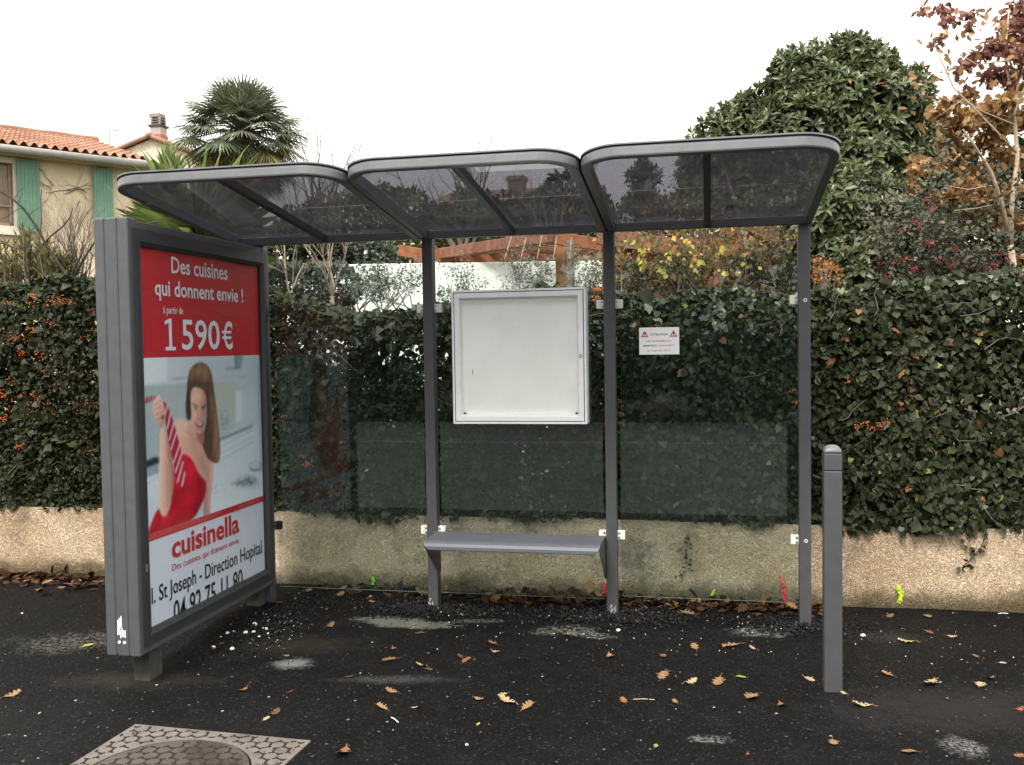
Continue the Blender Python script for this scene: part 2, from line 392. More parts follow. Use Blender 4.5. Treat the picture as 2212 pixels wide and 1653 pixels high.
def lumps(x, y):
    z = gz(x, y)
    for bx, by, r_, hh in ((-1.14, 0.02, 0.20, 0.022), (0.0, 0.02, 0.24, 0.026), (1.135, 0.02, 0.18, 0.016), (-2.2, -0.45, 0.35, 0.02)):
        d = math.hypot((x - bx) / 1.4, y - by)
        z += hh * math.exp(-(d / r_) ** 2) * (0.7 + 0.3 * math.sin(23 * x + 5) * math.sin(31 * y))
    z += 0.003 * math.sin(3.1 * x + 1) * math.sin(2.7 * y) + 0.002 * math.sin(9 * x) * math.sin(8 * y + 1)
    # the manhole frame sits flush
    return z
xs = [-600, -200, -60, -20, -9] + list(np.arange(-6.4, 5.01, 0.10)) + [8, 20, 60, 200, 600]
ys = [-600, -200, -60, -25, -14.5, -9, -7, -5.5] + list(np.arange(-4.6, 0.81, 0.09)) + [2, 6, 20, 60, 200, 600]
mb = MB()
vs = [(x, y, lumps(x, y) if (-6.5 < x < 5.1 and -4.7 < y < 0.8) else 0) for y in ys for x in xs]
# flatten round the manhole
vs = [(x, y, (z if not (-2.2 < x < -0.9 and -3.2 < y < -1.9) else z * 0.0)) for x, y, z in vs]
nx = len(xs)
mb.add(vs, [(j * nx + i, j * nx + i + 1, (j + 1) * nx + i + 1, (j + 1) * nx + i) for j in range(len(ys) - 1) for i in range(nx - 1)])
tag(mb.build('pavement', ground_material(), smooth=True), kind='structure')
def gzz(x, y):
    return lumps(x, y) if not (-2.2 < x < -0.9 and -3.2 < y < -1.9) else 0.0

# the road behind the photographer (it shows as a pale reflection in the glass)
mb = MB(); mb.add([(-60, -14.4, 0.006), (60, -14.4, 0.006), (60, -3.5, 0.006), (-60, -3.5, 0.006)], [(0, 1, 2, 3)])
tag(mb.build('road', plain('worn_pale_road', (0.105, 0.115, 0.108), 0.9, 0.2, 0.15, 2, 0.3, 120, 0.003)), kind='structure')
mb = MB(); mb.add([(-60, -10.16, 0.012), (60, -10.16, 0.012), (60, -10.04, 0.012), (-60, -10.04, 0.012)], [(0, 1, 2, 3)])
tag(mb.build('road_marking', plain('road_paint', (0.32, 0.32, 0.31), 0.7, 0.3, 0.15, 20)), kind='structure')

# garden ground behind the wall, a step higher than the pavement
def soil_mat():
    m, t, b = base_mat('garden_soil')
    c = ramp(t, noise(t, 1.5, 6, 0.65), [(0.30, (0.045, 0.034, 0.022)), (0.50, (0.055, 0.065, 0.022)), (0.72, (0.09, 0.105, 0.035))])
    c = mixcol(t, ramp(t, noise(t, 60, 4), [(0.45, 0.0), (0.7, 0.5)]), c, (0.11, 0.08, 0.045))
    t.links.new(c, b.inputs['Base Color']); b.inputs['Roughness'].default_value = 0.95; bump(t, b, noise(t, 40, 5), 0.8, 0.03); return m
mb = MB(); mb.add([(-300, 0.66, 0.34), (300, 0.66, 0.34), (300, 400, 0.34), (-300, 400, 0.34)], [(0, 1, 2, 3)])
tag(mb.build('garden_ground', soil_mat()), kind='structure')

# ------------------------------------------------------------------ rendered garden wall
def wall_mat():
    m, t, b = base_mat('rough_beige_render')
    pos = coords(t); sep = N(t, 'ShaderNodeSeparateXYZ'); t.links.new(pos, sep.inputs[0])
    c = ramp(t, noise(t, 3, 6, 0.6), [(0.3, (0.70, 0.50, 0.32)), (0.55, (0.86, 0.66, 0.46)), (0.75, (0.90, 0.75, 0.57))])
    # worm-like troughs of the roughcast
    nn = N(t, 'ShaderNodeTexNoise'); nn.inputs['Scale'].default_value = 34; nn.inputs['Detail'].default_value = 4; nn.inputs['Distortion'].default_value = 2.2; t.links.new(pos, nn.inputs['Vector'])
    rid = mathn(t, 'ABSOLUTE', mathn(t, 'SUBTRACT', nn.outputs['Fac'], 0.5))
    groove = ramp(t, rid, [(0.0, 0.0), (0.045, 0.8), (0.16, 1.0)])
    h = mathn(t, 'ADD', mathn(t, 'MULTIPLY', groove, 0.8), mathn(t, 'MULTIPLY', noise(t, 75, 5, 0.75), 1.1))
    bump(t, b, h, 1.0, 0.016)
    c = mixcol(t, 0.6, c, ramp(t, noise(t, 75, 5, 0.75), [(0.28, 0.5), (0.58, 1.12)]), 'MULTIPLY')
    c = mixcol(t, mathn(t, 'MULTIPLY', mathn(t, 'MULTIPLY', mathn(t, 'SUBTRACT', 1.0, ramp(t, rid, [(0.0, 0.0), (0.03, 1.0)])), ramp(t, noise(t, 12, 4), [(.42, 0.0), (.6, 1.0)])), 0.7), c, (0.16, 0.11, 0.07))
    # black lichen blotches and the green-brown splash band along the foot
    st = ramp(t, noise(t, 2.3, 7, 0.72), [(0.52, 0.0), (0.66, 0.8)])
    c = mixcol(t, st, c, (0.24, 0.205, 0.165))
    lo = mathn(t, 'ADD', sep.outputs[2], mathn(t, 'MULTIPLY', mathn(t, 'SUBTRACT', noise(t, 5, 6, 0.7), 0.5), 0.26))
    c = mixcol(t, ramp(t, lo, [(0.0, 0.9), (0.06, 0.7), (0.14, 0.0)]), c, (0.10, 0.078, 0.036))
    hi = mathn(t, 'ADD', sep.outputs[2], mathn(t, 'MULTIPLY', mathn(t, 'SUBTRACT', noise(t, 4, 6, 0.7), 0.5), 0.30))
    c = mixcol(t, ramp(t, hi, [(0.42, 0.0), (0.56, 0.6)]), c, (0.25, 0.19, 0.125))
    t.links.new(c, b.inputs['Base Color']); b.inputs['Roughness'].default_value = 0.95; b.inputs['Specular IOR Level'].default_value = 0.15
    return m
wall = thing('garden_wall', 'low beige roughcast garden wall below the hedge, mossy along its foot', 'wall', (0, 0.49, 0))
mb = MB(); nX, nZ = 340, 22
X0, X1 = -7.5, 7.5
def wy(x, z): return 0.485 + 0.006 * math.sin(5 * x) * math.sin(9 * z) + 0.010 * sstep(0.44, 0.5, z)
grid = [(X0 + (X1 - X0) * i / nX, wy(X0 + (X1 - X0) * i / nX, z) + rnd.uniform(-.003, .003), z) for z in [-0.15 + 0.66 * k / nZ for k in range(nZ + 1)] for i in range(nX + 1)]
mb.add(grid, [(k * (nX + 1) + i, k * (nX + 1) + i + 1, (k + 1) * (nX + 1) + i + 1, (k + 1) * (nX + 1) + i) for k in range(nZ) for i in range(nX)])
mb.box((X0, 0.505, -0.15), (X1, 0.70, 0.503))
mb.build('wall_body', wall_mat(), wall, smooth=True, fixn=False)
def splat(poly_c, rx, rz, n=22, jag=0.35):
    cx, cz = poly_c; ph = rnd.random() * 6
    return [(cx + rx * math.cos(2 * PI * k / n) * (1 + jag * (rnd.random() - .5)), cz + rz * math.sin(2 * PI * k / n) * (1 + jag * (rnd.random() - .5))) for k in range(n)]
def spray(name, label, px, py, wpx, hpx, mat, seed, count=26):
    rr = random.Random(seed); p = onY(px, py, 0.475); k = (0.475 - CAMP.y) / FPX
    wx, hz = wpx * k / 2, hpx * k / 2; mb = MB()
    for i in range(count):
        tt = rr.uniform(-1, 1); u = rr.gauss(0, 0.34) * (1 - 0.2 * abs(tt)) + 0.35 * math.sin(tt * 2 + seed)
        r_ = rr.uniform(0.10, 0.36) * min(wx, hz)
        poly = [(p.x + u * wx + r_ * math.cos(2 * PI * j / 9) * rr.uniform(.6, 1.3), p.z + tt * hz + r_ * 1.2 * math.sin(2 * PI * j / 9) * rr.uniform(.6, 1.3)) for j in range(9)]
        mb.flat(poly, lambda a, b_, d: (a, d, b_), 0.470 + 0.0004 * i)
    o = mb.build(name, mat, wall); o['label'] = label
ym = plain('survey_yellow', (0.48, 0.66, 0.04), 0.8, 0.2, 0.25, 90); rm = plain('survey_red', (0.78, 0.03, 0.05), 0.8, 0.2, 0.25, 90)
spray('paint_mark', 'tall red spray paint stripe', 1692, 1277, 21, 66, rm, 3, 420)
spray('paint_mark', 'crimson spray paint mark behind the post', 1306, 1276, 14, 34, rm, 5, 120)
spray('paint_mark', 'fluorescent yellow spray paint stripe', 1943, 1285, 17, 34, ym, 8, 170)
spray('paint_mark', 'small fluorescent green spray paint dot', 805, 1253, 13, 20, plain('survey_green', (0.25, 0.62, 0.05), 0.8, 0.2, 0.25, 90), 2, 40)
spray('paint_mark', 'small fluorescent yellow spray paint dot', 1540, 1282, 10, 16, ym, 6, 34)

# ================================================================== BUS SHELTER
W1, W2, W0, PW = 1.1418, 1.1352, 1.1468, 0.0666
HB = 2.35
sh = thing('bus_shelter', 'charcoal metal bus shelter with smoked roof panels and glass back', 'bus shelter', (0, 0, 0))
PX = [-W1 - W0, -W1, 0.0, W2]
for i, x in enumerate(PX):
    mb = MB(); mb.box((x - PW / 2, 0, -0.05), (x + PW / 2, 0.075, HB + 0.045))
    post = mb.build('post', M['grey'], sh, bevel=0.004)
    if i in (1, 2):
        q = MB(); rr = random.Random(i)
        for k in range(9):
            cx, cz = x + rr.uniform(-.028, .022), rr.uniform(0.01, 0.075)
            q.flat(splat((cx, cz), 0.004 * rr.uniform(.5, 1.2), 0.012 * rr.uniform(.5, 1.6), 9), lambda a, b_, d: (a, d, b_), -0.0015 - .0002 * k)
        q.build('concrete_splash', plain('splash', (0.35, 0.34, 0.32), 0.9), post)
    if i == 3:
        for z in (1.915, 0.507):
            q = MB(); n = 16
            for (ra, rb, m_) in ((0.0, 0.0045, 0), (0.0062, 0.0105, 1)):
                vs = [(x + 0.004 + rad * math.cos(2 * PI * k / n), -0.002, z + rad * math.sin(2 * PI * k / n)) for rad in (ra, rb) for k in range(n)]
                q.add(vs, [(k, (k + 1) % n, n + (k + 1) % n, n + k) for k in range(n)], m_)
            q.build('bolt_head', [M['black'], M['alu']], post)
# --- roof: three framed panels sloping up to the front
SL = math.atan2(2.528 - 2.35, 1.41)
cS, sS = math.cos(SL), math.sin(SL)
FH, FW, DEPTH, RAD = 0.053, 0.046, 1.421, 0.20
def rl(x, d, h):                    # roof frame: across, forward along the slope, above the underside
    return (x, 0.02 - (d * cS - h * sS), HB + d * sS + h * cS)
def roof_panel(xl, xr):
    xl += 0.004; xr -= 0.004
    def path(off):                  # outline of the U, moved inwards by off
        r_ = RAD - off; pts = [(xl + off, 0.0)]
        for k in range(11):
            a = PI - k * (PI / 2) / 10; pts.append((xl + RAD + r_ * math.cos(a), DEPTH - RAD + r_ * math.sin(a)))
        for k in range(11):
            a = PI / 2 - k * (PI / 2) / 10; pts.append((xr - RAD + r_ * math.cos(a), DEPTH - RAD + r_ * math.sin(a)))
        pts.append((xr - off, 0.0)); return pts
    prof = [(0.003, 0.0), (0.0, 0.006), (0.0, FH - 0.016), (0.005, FH - 0.005), (0.013, FH), (FW, FH), (FW, 0.004), (FW - 0.004, 0.0)]
    rings = [path(o) for o, _ in prof]; n = len(prof); mb = MB(); L = len(rings[0])
    vs = [rl(rings[j][i][0], rings[j][i][1], prof[j][1]) for i in range(L) for j in range(n)]
    fs = [(i * n + j, i * n + (j + 1) % n, (i + 1) * n + (j + 1) % n, (i + 1) * n + j) for i in range(L - 1) for j in range(n)]
    fs += [tuple(range(n)), tuple((L - 1) * n + j for j in range(n))]
    mb.add(vs, fs)
    fr = mb.build('roof_frame', M['greyroof'], sh)
    for p in fr.data.polygons: p.use_smooth = False
    q = MB(); xm = (xl + xr) / 2
    b0 = [rl(xm + a, d, h) for d in (0.0, DEPTH - FW + .006) for a, h in ((-.019, .004), (.019, .004), (.019, .046), (-.019, .046))]
    q.add(b0, [(0, 1, 2, 3), (7, 6, 5, 4), (0, 4, 5, 1), (1, 5, 6, 2), (2, 6, 7, 3), (3, 7, 4, 0)])
    q.build('roof_bar', M['greydark'], fr, bevel=0.003)
    # smoked sheet lying on the frame, as one rounded plate
    out = [(xl + .004, 0.0)] + path(0.002)[1:-1] + [(xr - .004, 0.0)]
    s_ = MB(); s_.prism(out[::-1], lambda a, d, h: rl(a, d, h), FH + 0.0025, FH + 0.0075)
    s_.build('roof_sheet', M['roofsheet'], fr)
    g = MB(); g_in, g_out = path(0.022), path(-0.004)      # thin dark gasket showing above the front edge
    L = len(g_in); vs = [rl(*g_in[i], FH + .0012) for i in range(L)] + [rl(*g_out[i], FH + .0012) for i in range(L)] + [rl(*g_out[i], FH + .0085) for i in range(L)] + [rl(*g_in[i], FH + .0085) for i in range(L)]
    fs = []
    for i in range(L - 1):
        for k in range(4): fs.append((k * L + i, k * L + i + 1, ((k + 1) % 4) * L + i + 1, ((k + 1) % 4) * L + i))
    g.add(vs, fs); g.build('gasket', M['greyroof'], fr)
seams = [-2.455, -W1 - 0.036, -0.006, W2 + PW / 2 + 0.012]
for a, b_ in zip(seams[:-1], seams[1:]): roof_panel(a, b_)
mb = MB(); mb.box((seams[0] + .004, -0.022, HB + 0.003), (seams[-1] - .004, 0.024, HB + 0.052))
mb.build('back_beam', M['grey'], sh, bevel=0.004)
# --- glass back: three panes held by small white clips
panes = [(-2.215, -W1 - PW / 2 - 0.018, 0.101, 2.203), (-W1 + PW / 2 + 0.020, -PW / 2 - 0.018, 0.104, 2.202), (PW / 2 + 0.022, W2 - PW / 2 - 0.009, 0.128, 2.193)]
edge_mat = plain('glass_edge', (0.16, 0.26, 0.23), 0.25, 0.5, 0.1)
for x0, x1, z0, z1 in panes:
    mb = MB(); mb.add([(x0, 0.038, z0), (x1, 0.038, z0), (x1, 0.038, z1), (x0, 0.038, z1)], [(0, 1, 2, 3)])
    mb.add([(x0, 0.046, z0), (x1, 0.046, z0), (x1, 0.046, z1), (x0, 0.046, z1)], [(0, 3, 2, 1)])
    mb.add([(x0, 0.038, z0), (x1, 0.038, z0), (x1, 0.046, z0), (x0, 0.046, z0)], [(3, 2, 1, 0)], 1)
    mb.add([(x0, 0.038, z1), (x1, 0.038, z1), (x1, 0.046, z1), (x0, 0.046, z1)], [(0, 1, 2, 3)], 1)
    mb.build('glass_pane', [M['glass'], edge_mat], sh, fixn=False)
def clip(x, z, side, mat=None):
    """white clamp reaching from a post (x = its side face) over the edge of a pane"""
    x1 = x + side * 0.047; mb = MB(); mb.box((x + side * 0.001, 0.022, z - 0.027), (x1, 0.036, z + 0.027)); mb.box((x + side * 0.001, 0.048, z - 0.027), (x1, 0.058, z + 0.027))
    mb.box((x + side * .001, 0.0355, z - .026), (x + side * .012, .0485, z + .026))
    c = mb.build('glass_clip', mat or M['white_plastic'], sh, bevel=0.0035)
    for dz in (-0.014, 0.013):
        q = MB(); n = 10; cx = x + side * 0.012
        vs = [(cx + .0065 * math.cos(2 * PI * k / n), yy, z + dz + .0065 * math.sin(2 * PI * k / n)) for yy in (.018, .023) for k in range(n)]
        q.add(vs, [(k, (k + 1) % n, n + (k + 1) % n, n + k) for k in range(n)] + [tuple(range(n)), tuple(range(2 * n - 1, n - 1, -1))])
        q.build('screw', M['steel'], c)
for i, x in enumerate(PX[1:]):
    for z in (1.919, 0.507):
        clip(x - PW / 2, z, -1)
        if i < 2: clip(x + PW / 2, z, 1)
clip(-2.236, 0.51, 1, M['black']); clip(-2.236, 1.92, 1, M['black'])
# --- bench between the two middle posts
xa, xb = -W1 + PW / 2 + 0.003, -PW / 2 - 0.003
bench = bpy.data.objects.new('bench', None); COL.objects.link(bench); bench.parent = sh; bench.location = (0, 0, 0)
prof = [(-0.030, 0.512), (-0.10, 0.509), (-0.255, 0.507), (-0.285, 0.503), (-0.303, 0.493), (-0.312, 0.476), (-0.314, 0.458)]
th = 0.005
mb = MB(); cols = [0, .012, .03, .06, 0.3, 0.6, 1.0]
xsb = [xa + e for e in (0, .004, .016, .035)] + [xa + (xb - xa) * f for f in (.2, .4, .6, .8)] + [xb - e for e in (.035, .016, .004, 0)]
def seatpt(i, j, off):
    y, z = prof[j]
    x = xsb[i]
    if j >= 4:                       # rounded front corners of the lip
        cut = [0, 0, 0, 0, 0.002, 0.012, 0.034][j]; e = min(x - xa, xb - x)
        if e < cut: x += (cut - e) * (1 if x < (xa + xb) / 2 else -1)
    return (x, y + off * (0.6 if j > 3 else 0), z - off)
n1 = len(xsb); n2 = len(prof)
vs = [seatpt(i, j, 0) for j in range(n2) for i in range(n1)] + [seatpt(i, j, th) for j in range(n2) for i in range(n1)]
fs = []; T = n1 * n2
for j in range(n2 - 1):
    for i in range(n1 - 1):
        a = j * n1 + i; fs.append((a, a + 1, a + n1 + 1, a + n1)); fs.append((T + a, T + a + n1, T + a + n1 + 1, T + a + 1))
bd = [i for i in range(n1)] + [j * n1 + n1 - 1 for j in range(1, n2)] + [(n2 - 1) * n1 + i for i in range(n1 - 2, -1, -1)] + [j * n1 for j in range(n2 - 2, 0, -1)]
for k in range(len(bd)): a, b_ = bd[k], bd[(k + 1) % len(bd)]; fs.append((a, b_, T + b_, T + a))
mb.add(vs, fs); mb.build('seat', plain('slate_blue_grey_coat', (0.088, 0.092, 0.110), 0.45, 0.4, 0.1, 12, 0.1, 420, .0006), bench, smooth=False)
for x in (xa + 0.001, xb - 0.006):
    mb = MB(); mb.prism([(-0.29, 0.500), (-0.29, 0.470), (0.0, 0.235), (0.055, 0.235), (0.055, 0.500)], lambda a, b_, d: (d, a, b_), x, x + 0.005)
    mb.build('bracket', M['grey'], bench)

# ================================================================== NOTICE CASE AND STICKER
case = thing('notice_case', 'empty white aluminium framed notice case on the middle glass pane', 'notice board', (-0.55, 0.03, 1.19))
x0, x1, z0, z1 = -0.967, -0.132, 1.196, 2.021
YF = -0.075
def ring(mb, a0, a1, c0, c1, wd, y0, y1, mi=0):
    mb.box((a0, y0, c0), (a0 + wd, y1, c1), mi); mb.box((a1 - wd, y0, c0), (a1, y1, c1), mi)
    mb.box((a0 + wd, y0, c0), (a1 - wd, y1, c0 + wd), mi); mb.box((a0 + wd, y0, c1 - wd), (a1 - wd, y1, c1), mi)
mb = MB(); ring(mb, x0, x1, z0, z1, 0.013, YF, 0.034); mb.build('outer_frame', M['alu'], case, bevel=0.002)
mb = MB(); ring(mb, x0 + .0131, x1 - .0131, z0 + .0131, z1 - .0131, 0.0045, YF + .006, 0.03); mb.build('seal', M['black'], case)
dw = 0.030; a0, a1, c0, c1 = x0 + .0178, x1 - .0178, z0 + .0178, z1 - .0178
mb = MB()
o_ = [(a0, c0), (a1, c0), (a1, c1), (a0, c1)]; i_ = [(a0 + dw, c0 + dw), (a1 - dw, c0 + dw), (a1 - dw, c1 - dw), (a0 + dw, c1 - dw)]
vs = [(x, YF - .002, z) for x, z in o_] + [(x, YF - .002, z) for x, z in i_] + [(x, YF + .03, z) for x, z in o_] + [(x + (.012 if x < -.5 else -.012), YF + .0345, z + (.012 if z < 1.6 else -.012)) for x, z in i_]
fs = []
for k in range(4):
    k2 = (k + 1) % 4; fs += [(k, k2, 4 + k2, 4 + k), (4 + k, 4 + k2, 12 + k2, 12 + k), (k2, k, 8 + k, 8 + k2), (12 + k, 12 + k2, 8 + k2, 8 + k)]
mb.add(vs, fs); door = mb.build('door_frame', M['alu'], case, bevel=0.0015)
mb = MB(); mb.box((a0 + .02, -0.040, c0 + .02), (a1 - .02, 0.028, c1 - .02)); bk = mb.build('back_panel', M['backboard'], case)
q = MB(); sx, sz = onY(1021, 803, -0.041).x, onY(1021, 803, -0.041).z
q.flat([(sx - .003, sz + .018), (sx, sz + .01), (sx + .002, sz - .016), (sx - .0005, sz - .018), (sx - .003, sz + .004)], lambda a, b_, d: (a, d, b_), -0.0408)
q.build('scratch', M['black'], bk)
for dx in (a0 + dw + .020, a1 - dw - .020): q = MB(); q.box((dx - .006, -.047, c0 + dw + .012), (dx + .006, -.0405, c0 + dw + .022)); q.build('hinge_stop', M['greydark'], bk)
mb = MB(); mb.add([(a0 + dw, YF + .012, c0 + dw), (a1 - dw, YF + .012, c0 + dw), (a1 - dw, YF + .012, c1 - dw), (a0 + dw, YF + .012, c1 - dw)], [(0, 1, 2, 3)])
mb.build('cover_pane', M['caseglass'], door, fixn=False)
lx, lz = -0.166, 1.608; n = 18
q = MB()
for rad, y0_, mi in ((0.0105, YF - .005, 0), (0.0062, YF - .0075, 1)):
    vs = [(lx + rad * math.cos(2 * PI * k / n), yy, lz + rad * math.sin(2 * PI * k / n)) for yy in (y0_, YF - .0015) for k in range(n)]
    q.add(vs, [(k, (k + 1) % n, n + (k + 1) % n, n + k) for k in range(n)] + [tuple(range(n))], mi)
q.build('lock', [M['greydark'], M['alu']], door)

def letters(name, s, mat, box, fn, parent, bold=0.0, depth_=0.0):
    """lettering fitted to its ink box (a0, b0, a1, b1) and laid out with fn(a, b)"""
    cu = bpy.data.curves.new('lettering', 'FONT'); cu.body = s; cu.offset = bold; cu.resolution_u = 3
    tmp = bpy.data.objects.new('lettering', cu); me = bpy.data.meshes.new_from_object(tmp)
    xs_ = [v.co.x for v in me.vertices]; ys_ = [v.co.y for v in me.vertices]
    xa_, xb_, ya_, yb_ = min(xs_), max(xs_), min(ys_), max(ys_); a0, b0, a1, b1 = box
    mb = MB(); mb.add([fn(a0 + (v.co.x - xa_) / (xb_ - xa_) * (a1 - a0), b0 + (v.co.y - ya_) / (yb_ - ya_) * (b1 - b0)) for v in me.vertices], [tuple(p.vertices) for p in me.polygons])
    bpy.data.objects.remove(tmp); bpy.data.curves.remove(cu); bpy.data.meshes.remove(me)
    return mb.build(name, mat, parent, fixn=False)
# sticker
st = thing('paper_notice', 'small white warning notice stuck to the right glass pane', 'notice', (0.30, 0.036, 1.69))
p0, p1 = onY(1381, 766.5, 0.036), onY(1467, 706.5, 0.036)
sx0, sx1, sz0, sz1 = p0.x, p1.x, p0.z, p1.z
mb = MB(); mb.box((sx0, 0.0362, sz0), (sx1, 0.0374, sz1)); sheet = mb.build('sheet', M['paper'], st)
def stp(u, v): return (sx0 + u * (sx1 - sx0), 0.0356, sz0 + v * (sz1 - sz0))
letters('lettering', 'ATTENTION', M['printblack'], (.275, .70, .715, .775), lambda a, b_: stp(a, b_), sheet, 0.018)
letters('lettering', 'LES HORAIRES DU', M['noticered'], (.175, .465, .805, .53), lambda a, b_: stp(a, b_), sheet, 0.014)
letters('lettering', 'MAMOBUS', M['printblack'], (.105, .30, .445, .36), lambda a, b_: stp(a, b_), sheet, 0.018)
letters('lettering', 'CHANGENT', M['noticered'], (.485, .30, .87, .36), lambda a, b_: stp(a, b_), sheet, 0.014)
letters('lettering', 'le 2 janvier 2011', M['noticered'], (.20, .095, .775, .185), lambda a, b_: stp(a, b_), sheet, 0.006)
for u in (.14, .86):
    q = MB(); hw, z_ = .10, (.645, .89)
    tri = [(u - hw, z_[0]), (u + hw, z_[0]), (u, z_[1])]; tri2 = [(u - hw * .58, z_[0] + .04), (u + hw * .58, z_[0] + .04), (u, z_[1] - .085)]
    q.add([stp(*p) for p in tri + tri2], [(0, 1, 4, 3), (1, 2, 5, 4), (2, 0, 3, 5)], 0)
    q.add([stp(u - .012, z_[0] + .085), stp(u + .012, z_[0] + .085), stp(u + .016, z_[0] + .155), stp(u - .016, z_[0] + .155)], [(0, 1, 2, 3)], 1)
    q.add([stp(u - .012, z_[0] + .048), stp(u + .012, z_[0] + .048), stp(u + .012, z_[0] + .072), stp(u - .012, z_[0] + .072)], [(0, 1, 2, 3)], 1)
    q.build('warning_triangle', [M['noticered'], M['printblack']], sheet, fixn=False)

# ================================================================== ADVERTISING PANEL
XF, XL = -2.241, -2.432              # poster side and far side
YA, YB_, ZA, ZB = -1.488, 0.033, 0.124, 2.337
ad = thing('advertising_panel', 'tall grey advertising panel with a red kitchen poster at the shelter end', 'advertising panel', (-2.336, -0.72, 0))
mb = MB()
for a, b_ in ((XL, -2.374), (-2.371, -2.303), (-2.300, XF)):        # three ridged bands seen on the narrow front
    mb.box((a, YA, ZA), (b_, YA + 0.08, ZB + (0.01 if a < -2.25 else 0.004)))
mb.box((XL + .004, YA + .006, ZA + .003), (XF - .004, YA + .07, ZB - .004))
body = mb.build('edge_profile', M['greyad'], ad, bevel=0.009, segs=3)
mb = MB(); mb.box((XL, YB_ - 0.08, ZA), (XF, YB_, ZB)); mb.build('edge_profile', M['greyad'], ad, bevel=0.009, segs=3)
mb = MB()
fw_ = 0.074
mb.box((XL + .002, YA + .0802, ZB - fw_), (XF - .001, YB_ - .0802, ZB - 0.002)); mb.build('rail', M['greyad'], ad, bevel=0.005); mb = MB(); mb.box((XL + .002, YA + .0802, ZA + .002), (XF - .001, YB_ - .0802, ZA + fw_))
mb.build('rail', M['greyad'], ad, bevel=0.005)
mb = MB(); mb.box((XL + .012, YA + .0803, ZA + fw_ + .0002), (XL + .05, YB_ - .0803, ZB - fw_ - .0002)); mb.build('rear_panel', M['greydark'], ad)
# door: dark frame a little proud, stepping down to the sunk poster
yd0, yd1, zd0, zd1 = YA + 0.035, YB_ - 0.028, ZA + 0.040, ZB - 0.040
py0, py1, pz0, pz1 = -1.378, -0.066, 0.238, 2.212
def dring(mb, A, B, xo, xi):
    (a0, a1, c0, c1), (e0, e1, g0, g1) = A, B
    o_ = [(a0, c0), (a1, c0), (a1, c1), (a0, c1)]; i_ = [(e0, g0), (e1, g0), (e1, g1), (e0, g1)]
    vs = [(xo, y, z) for y, z in o_] + [(xi, y, z) for y, z in i_]
    mb.add(vs, [(k, (k + 1) % 4, 4 + (k + 1) % 4, 4 + k) for k in range(4)])
mb = MB(); s0 = (yd0, yd1, zd0, zd1)
def inset(b_, d): return (b_[0] + d, b_[1] - d, b_[2] + d, b_[3] - d)
op = (py0, py1, pz0, pz1); s1 = (op[0] - .034, op[1] + .034, op[2] - .034, op[3] + .034); s2 = (op[0] - .022, op[1] + .022, op[2] - .022, op[3] + .022)
dring(mb, s0, s0, XF + .0005, XF + .006); dring(mb, s0, s1, XF + .006, XF + .006); dring(mb, s1, s1, XF + .006, XF + .012); dring(mb, s1, s2, XF + .012, XF + .012)
dring(mb, s2, op, XF + .012, XF - .004); dring(mb, op, op, XF - .004, XF - .024)
dr = mb.build('door_frame', M['greydark'], ad, fixn=False)
mb = MB(); mb.add([(XF - .010, op[0], op[2]), (XF - .010, op[1], op[2]), (XF - .010, op[1], op[3]), (XF - .010, op[0], op[3])], [(0, 1, 2, 3)])
mb.build('cover_pane', M['posterglass'], dr, fixn=False)
q = MB(); q.box((XF + .0061, -1.425, 0.545), (XF + .0085, -1.410, 0.585)); q.build('lock', M['steel'], dr, bevel=.001)
for y0_, y1_ in ((-1.345, -1.225), (-0.115, -0.03)):
    mb = MB(); mb.box((-2.375, y0_, -0.09), (-2.285, y1_, ZA + .004)); leg = mb.build('leg', M['concrete'], ad, bevel=.004)
# label plate and two screws low on the front edge
q = MB(); rr = random.Random(4)
for k in range(6):
    x = -2.366 + k * 0.0085
    lo, hi = (0.222, 0.262) if k > 1 else (0.236, 0.285)
    q.box((x, YA - .0012, lo + rr.uniform(-.004, .004)), (x + .005, YA - .0003, hi + rr.uniform(-.006, .01)))
for k in range(3): q.box((-2.364 + k * .009, YA - .0012, 0.268), (-2.364 + k * .009 + .006, YA - .0003, 0.262 + .05 + .01 * k))
q.build('label_plate', M['paper'], body)
for x in (-2.356, -2.326):
    q = MB(); n = 12; vs = [(x + rad * math.cos(2 * PI * k / n), yy, 0.197 + rad * math.sin(2 * PI * k / n)) for rad, yy in ((.0085, YA - .0002), (.0078, YA - .004), (.004, YA - .0055)) for k in range(n)]
    q.add(vs, [(j * n + k, j * n + (k + 1) % n, (j + 1) * n + (k + 1) % n, (j + 1) * n + k) for j in range(2) for k in range(n)] + [tuple(2 * n + k for k in range(n))])
    q.build('screw', M['alu'], body)
# --- poster
XP = -2.264
mb = MB(); mb.box((XP - .002, -1.40, 0.16), (XP, -0.045, 2.232)); po = mb.build('poster', M['poster'], ad)
def yz(layer): return lambda a, b_, d=0: (XP + 0.0004 + layer * 0.00022, a, b_)
F1 = yz(1); F2 = yz(14)
mb = MB(); mb.flat([(-1.40, 1.6405), (-0.045, 1.6405), (-0.045, 2.218), (-0.68, 2.221), (-0.70, 2.228), (-0.755, 2.226), (-1.19, 2.217), (-1.21, 2.230), (-1.40, 2.229)], F1, 0)
mb.build('red_banner', M['red'], po, fixn=False)
mb = MB(); mb.flat([(-1.199, 2.2165), (-0.752, 2.2205), (-0.752, 2.2305), (-1.199, 2.2305)], yz(0.4), 0); mb.flat([(-0.678, 2.2185), (-0.24, 2.2145), (-0.24, 2.2225), (-0.678, 2.2305)], yz(2), 0); mb.build('paper_edge', M['cream'], po, fixn=False)
mb = MB(); mb.flat([(-1.40, 0.687), (-0.045, 0.687), (-0.045, 0.7235), (-1.40, 0.7235)], yz(13), 0); mb.build('red_strip', M['red'], po, fixn=False)
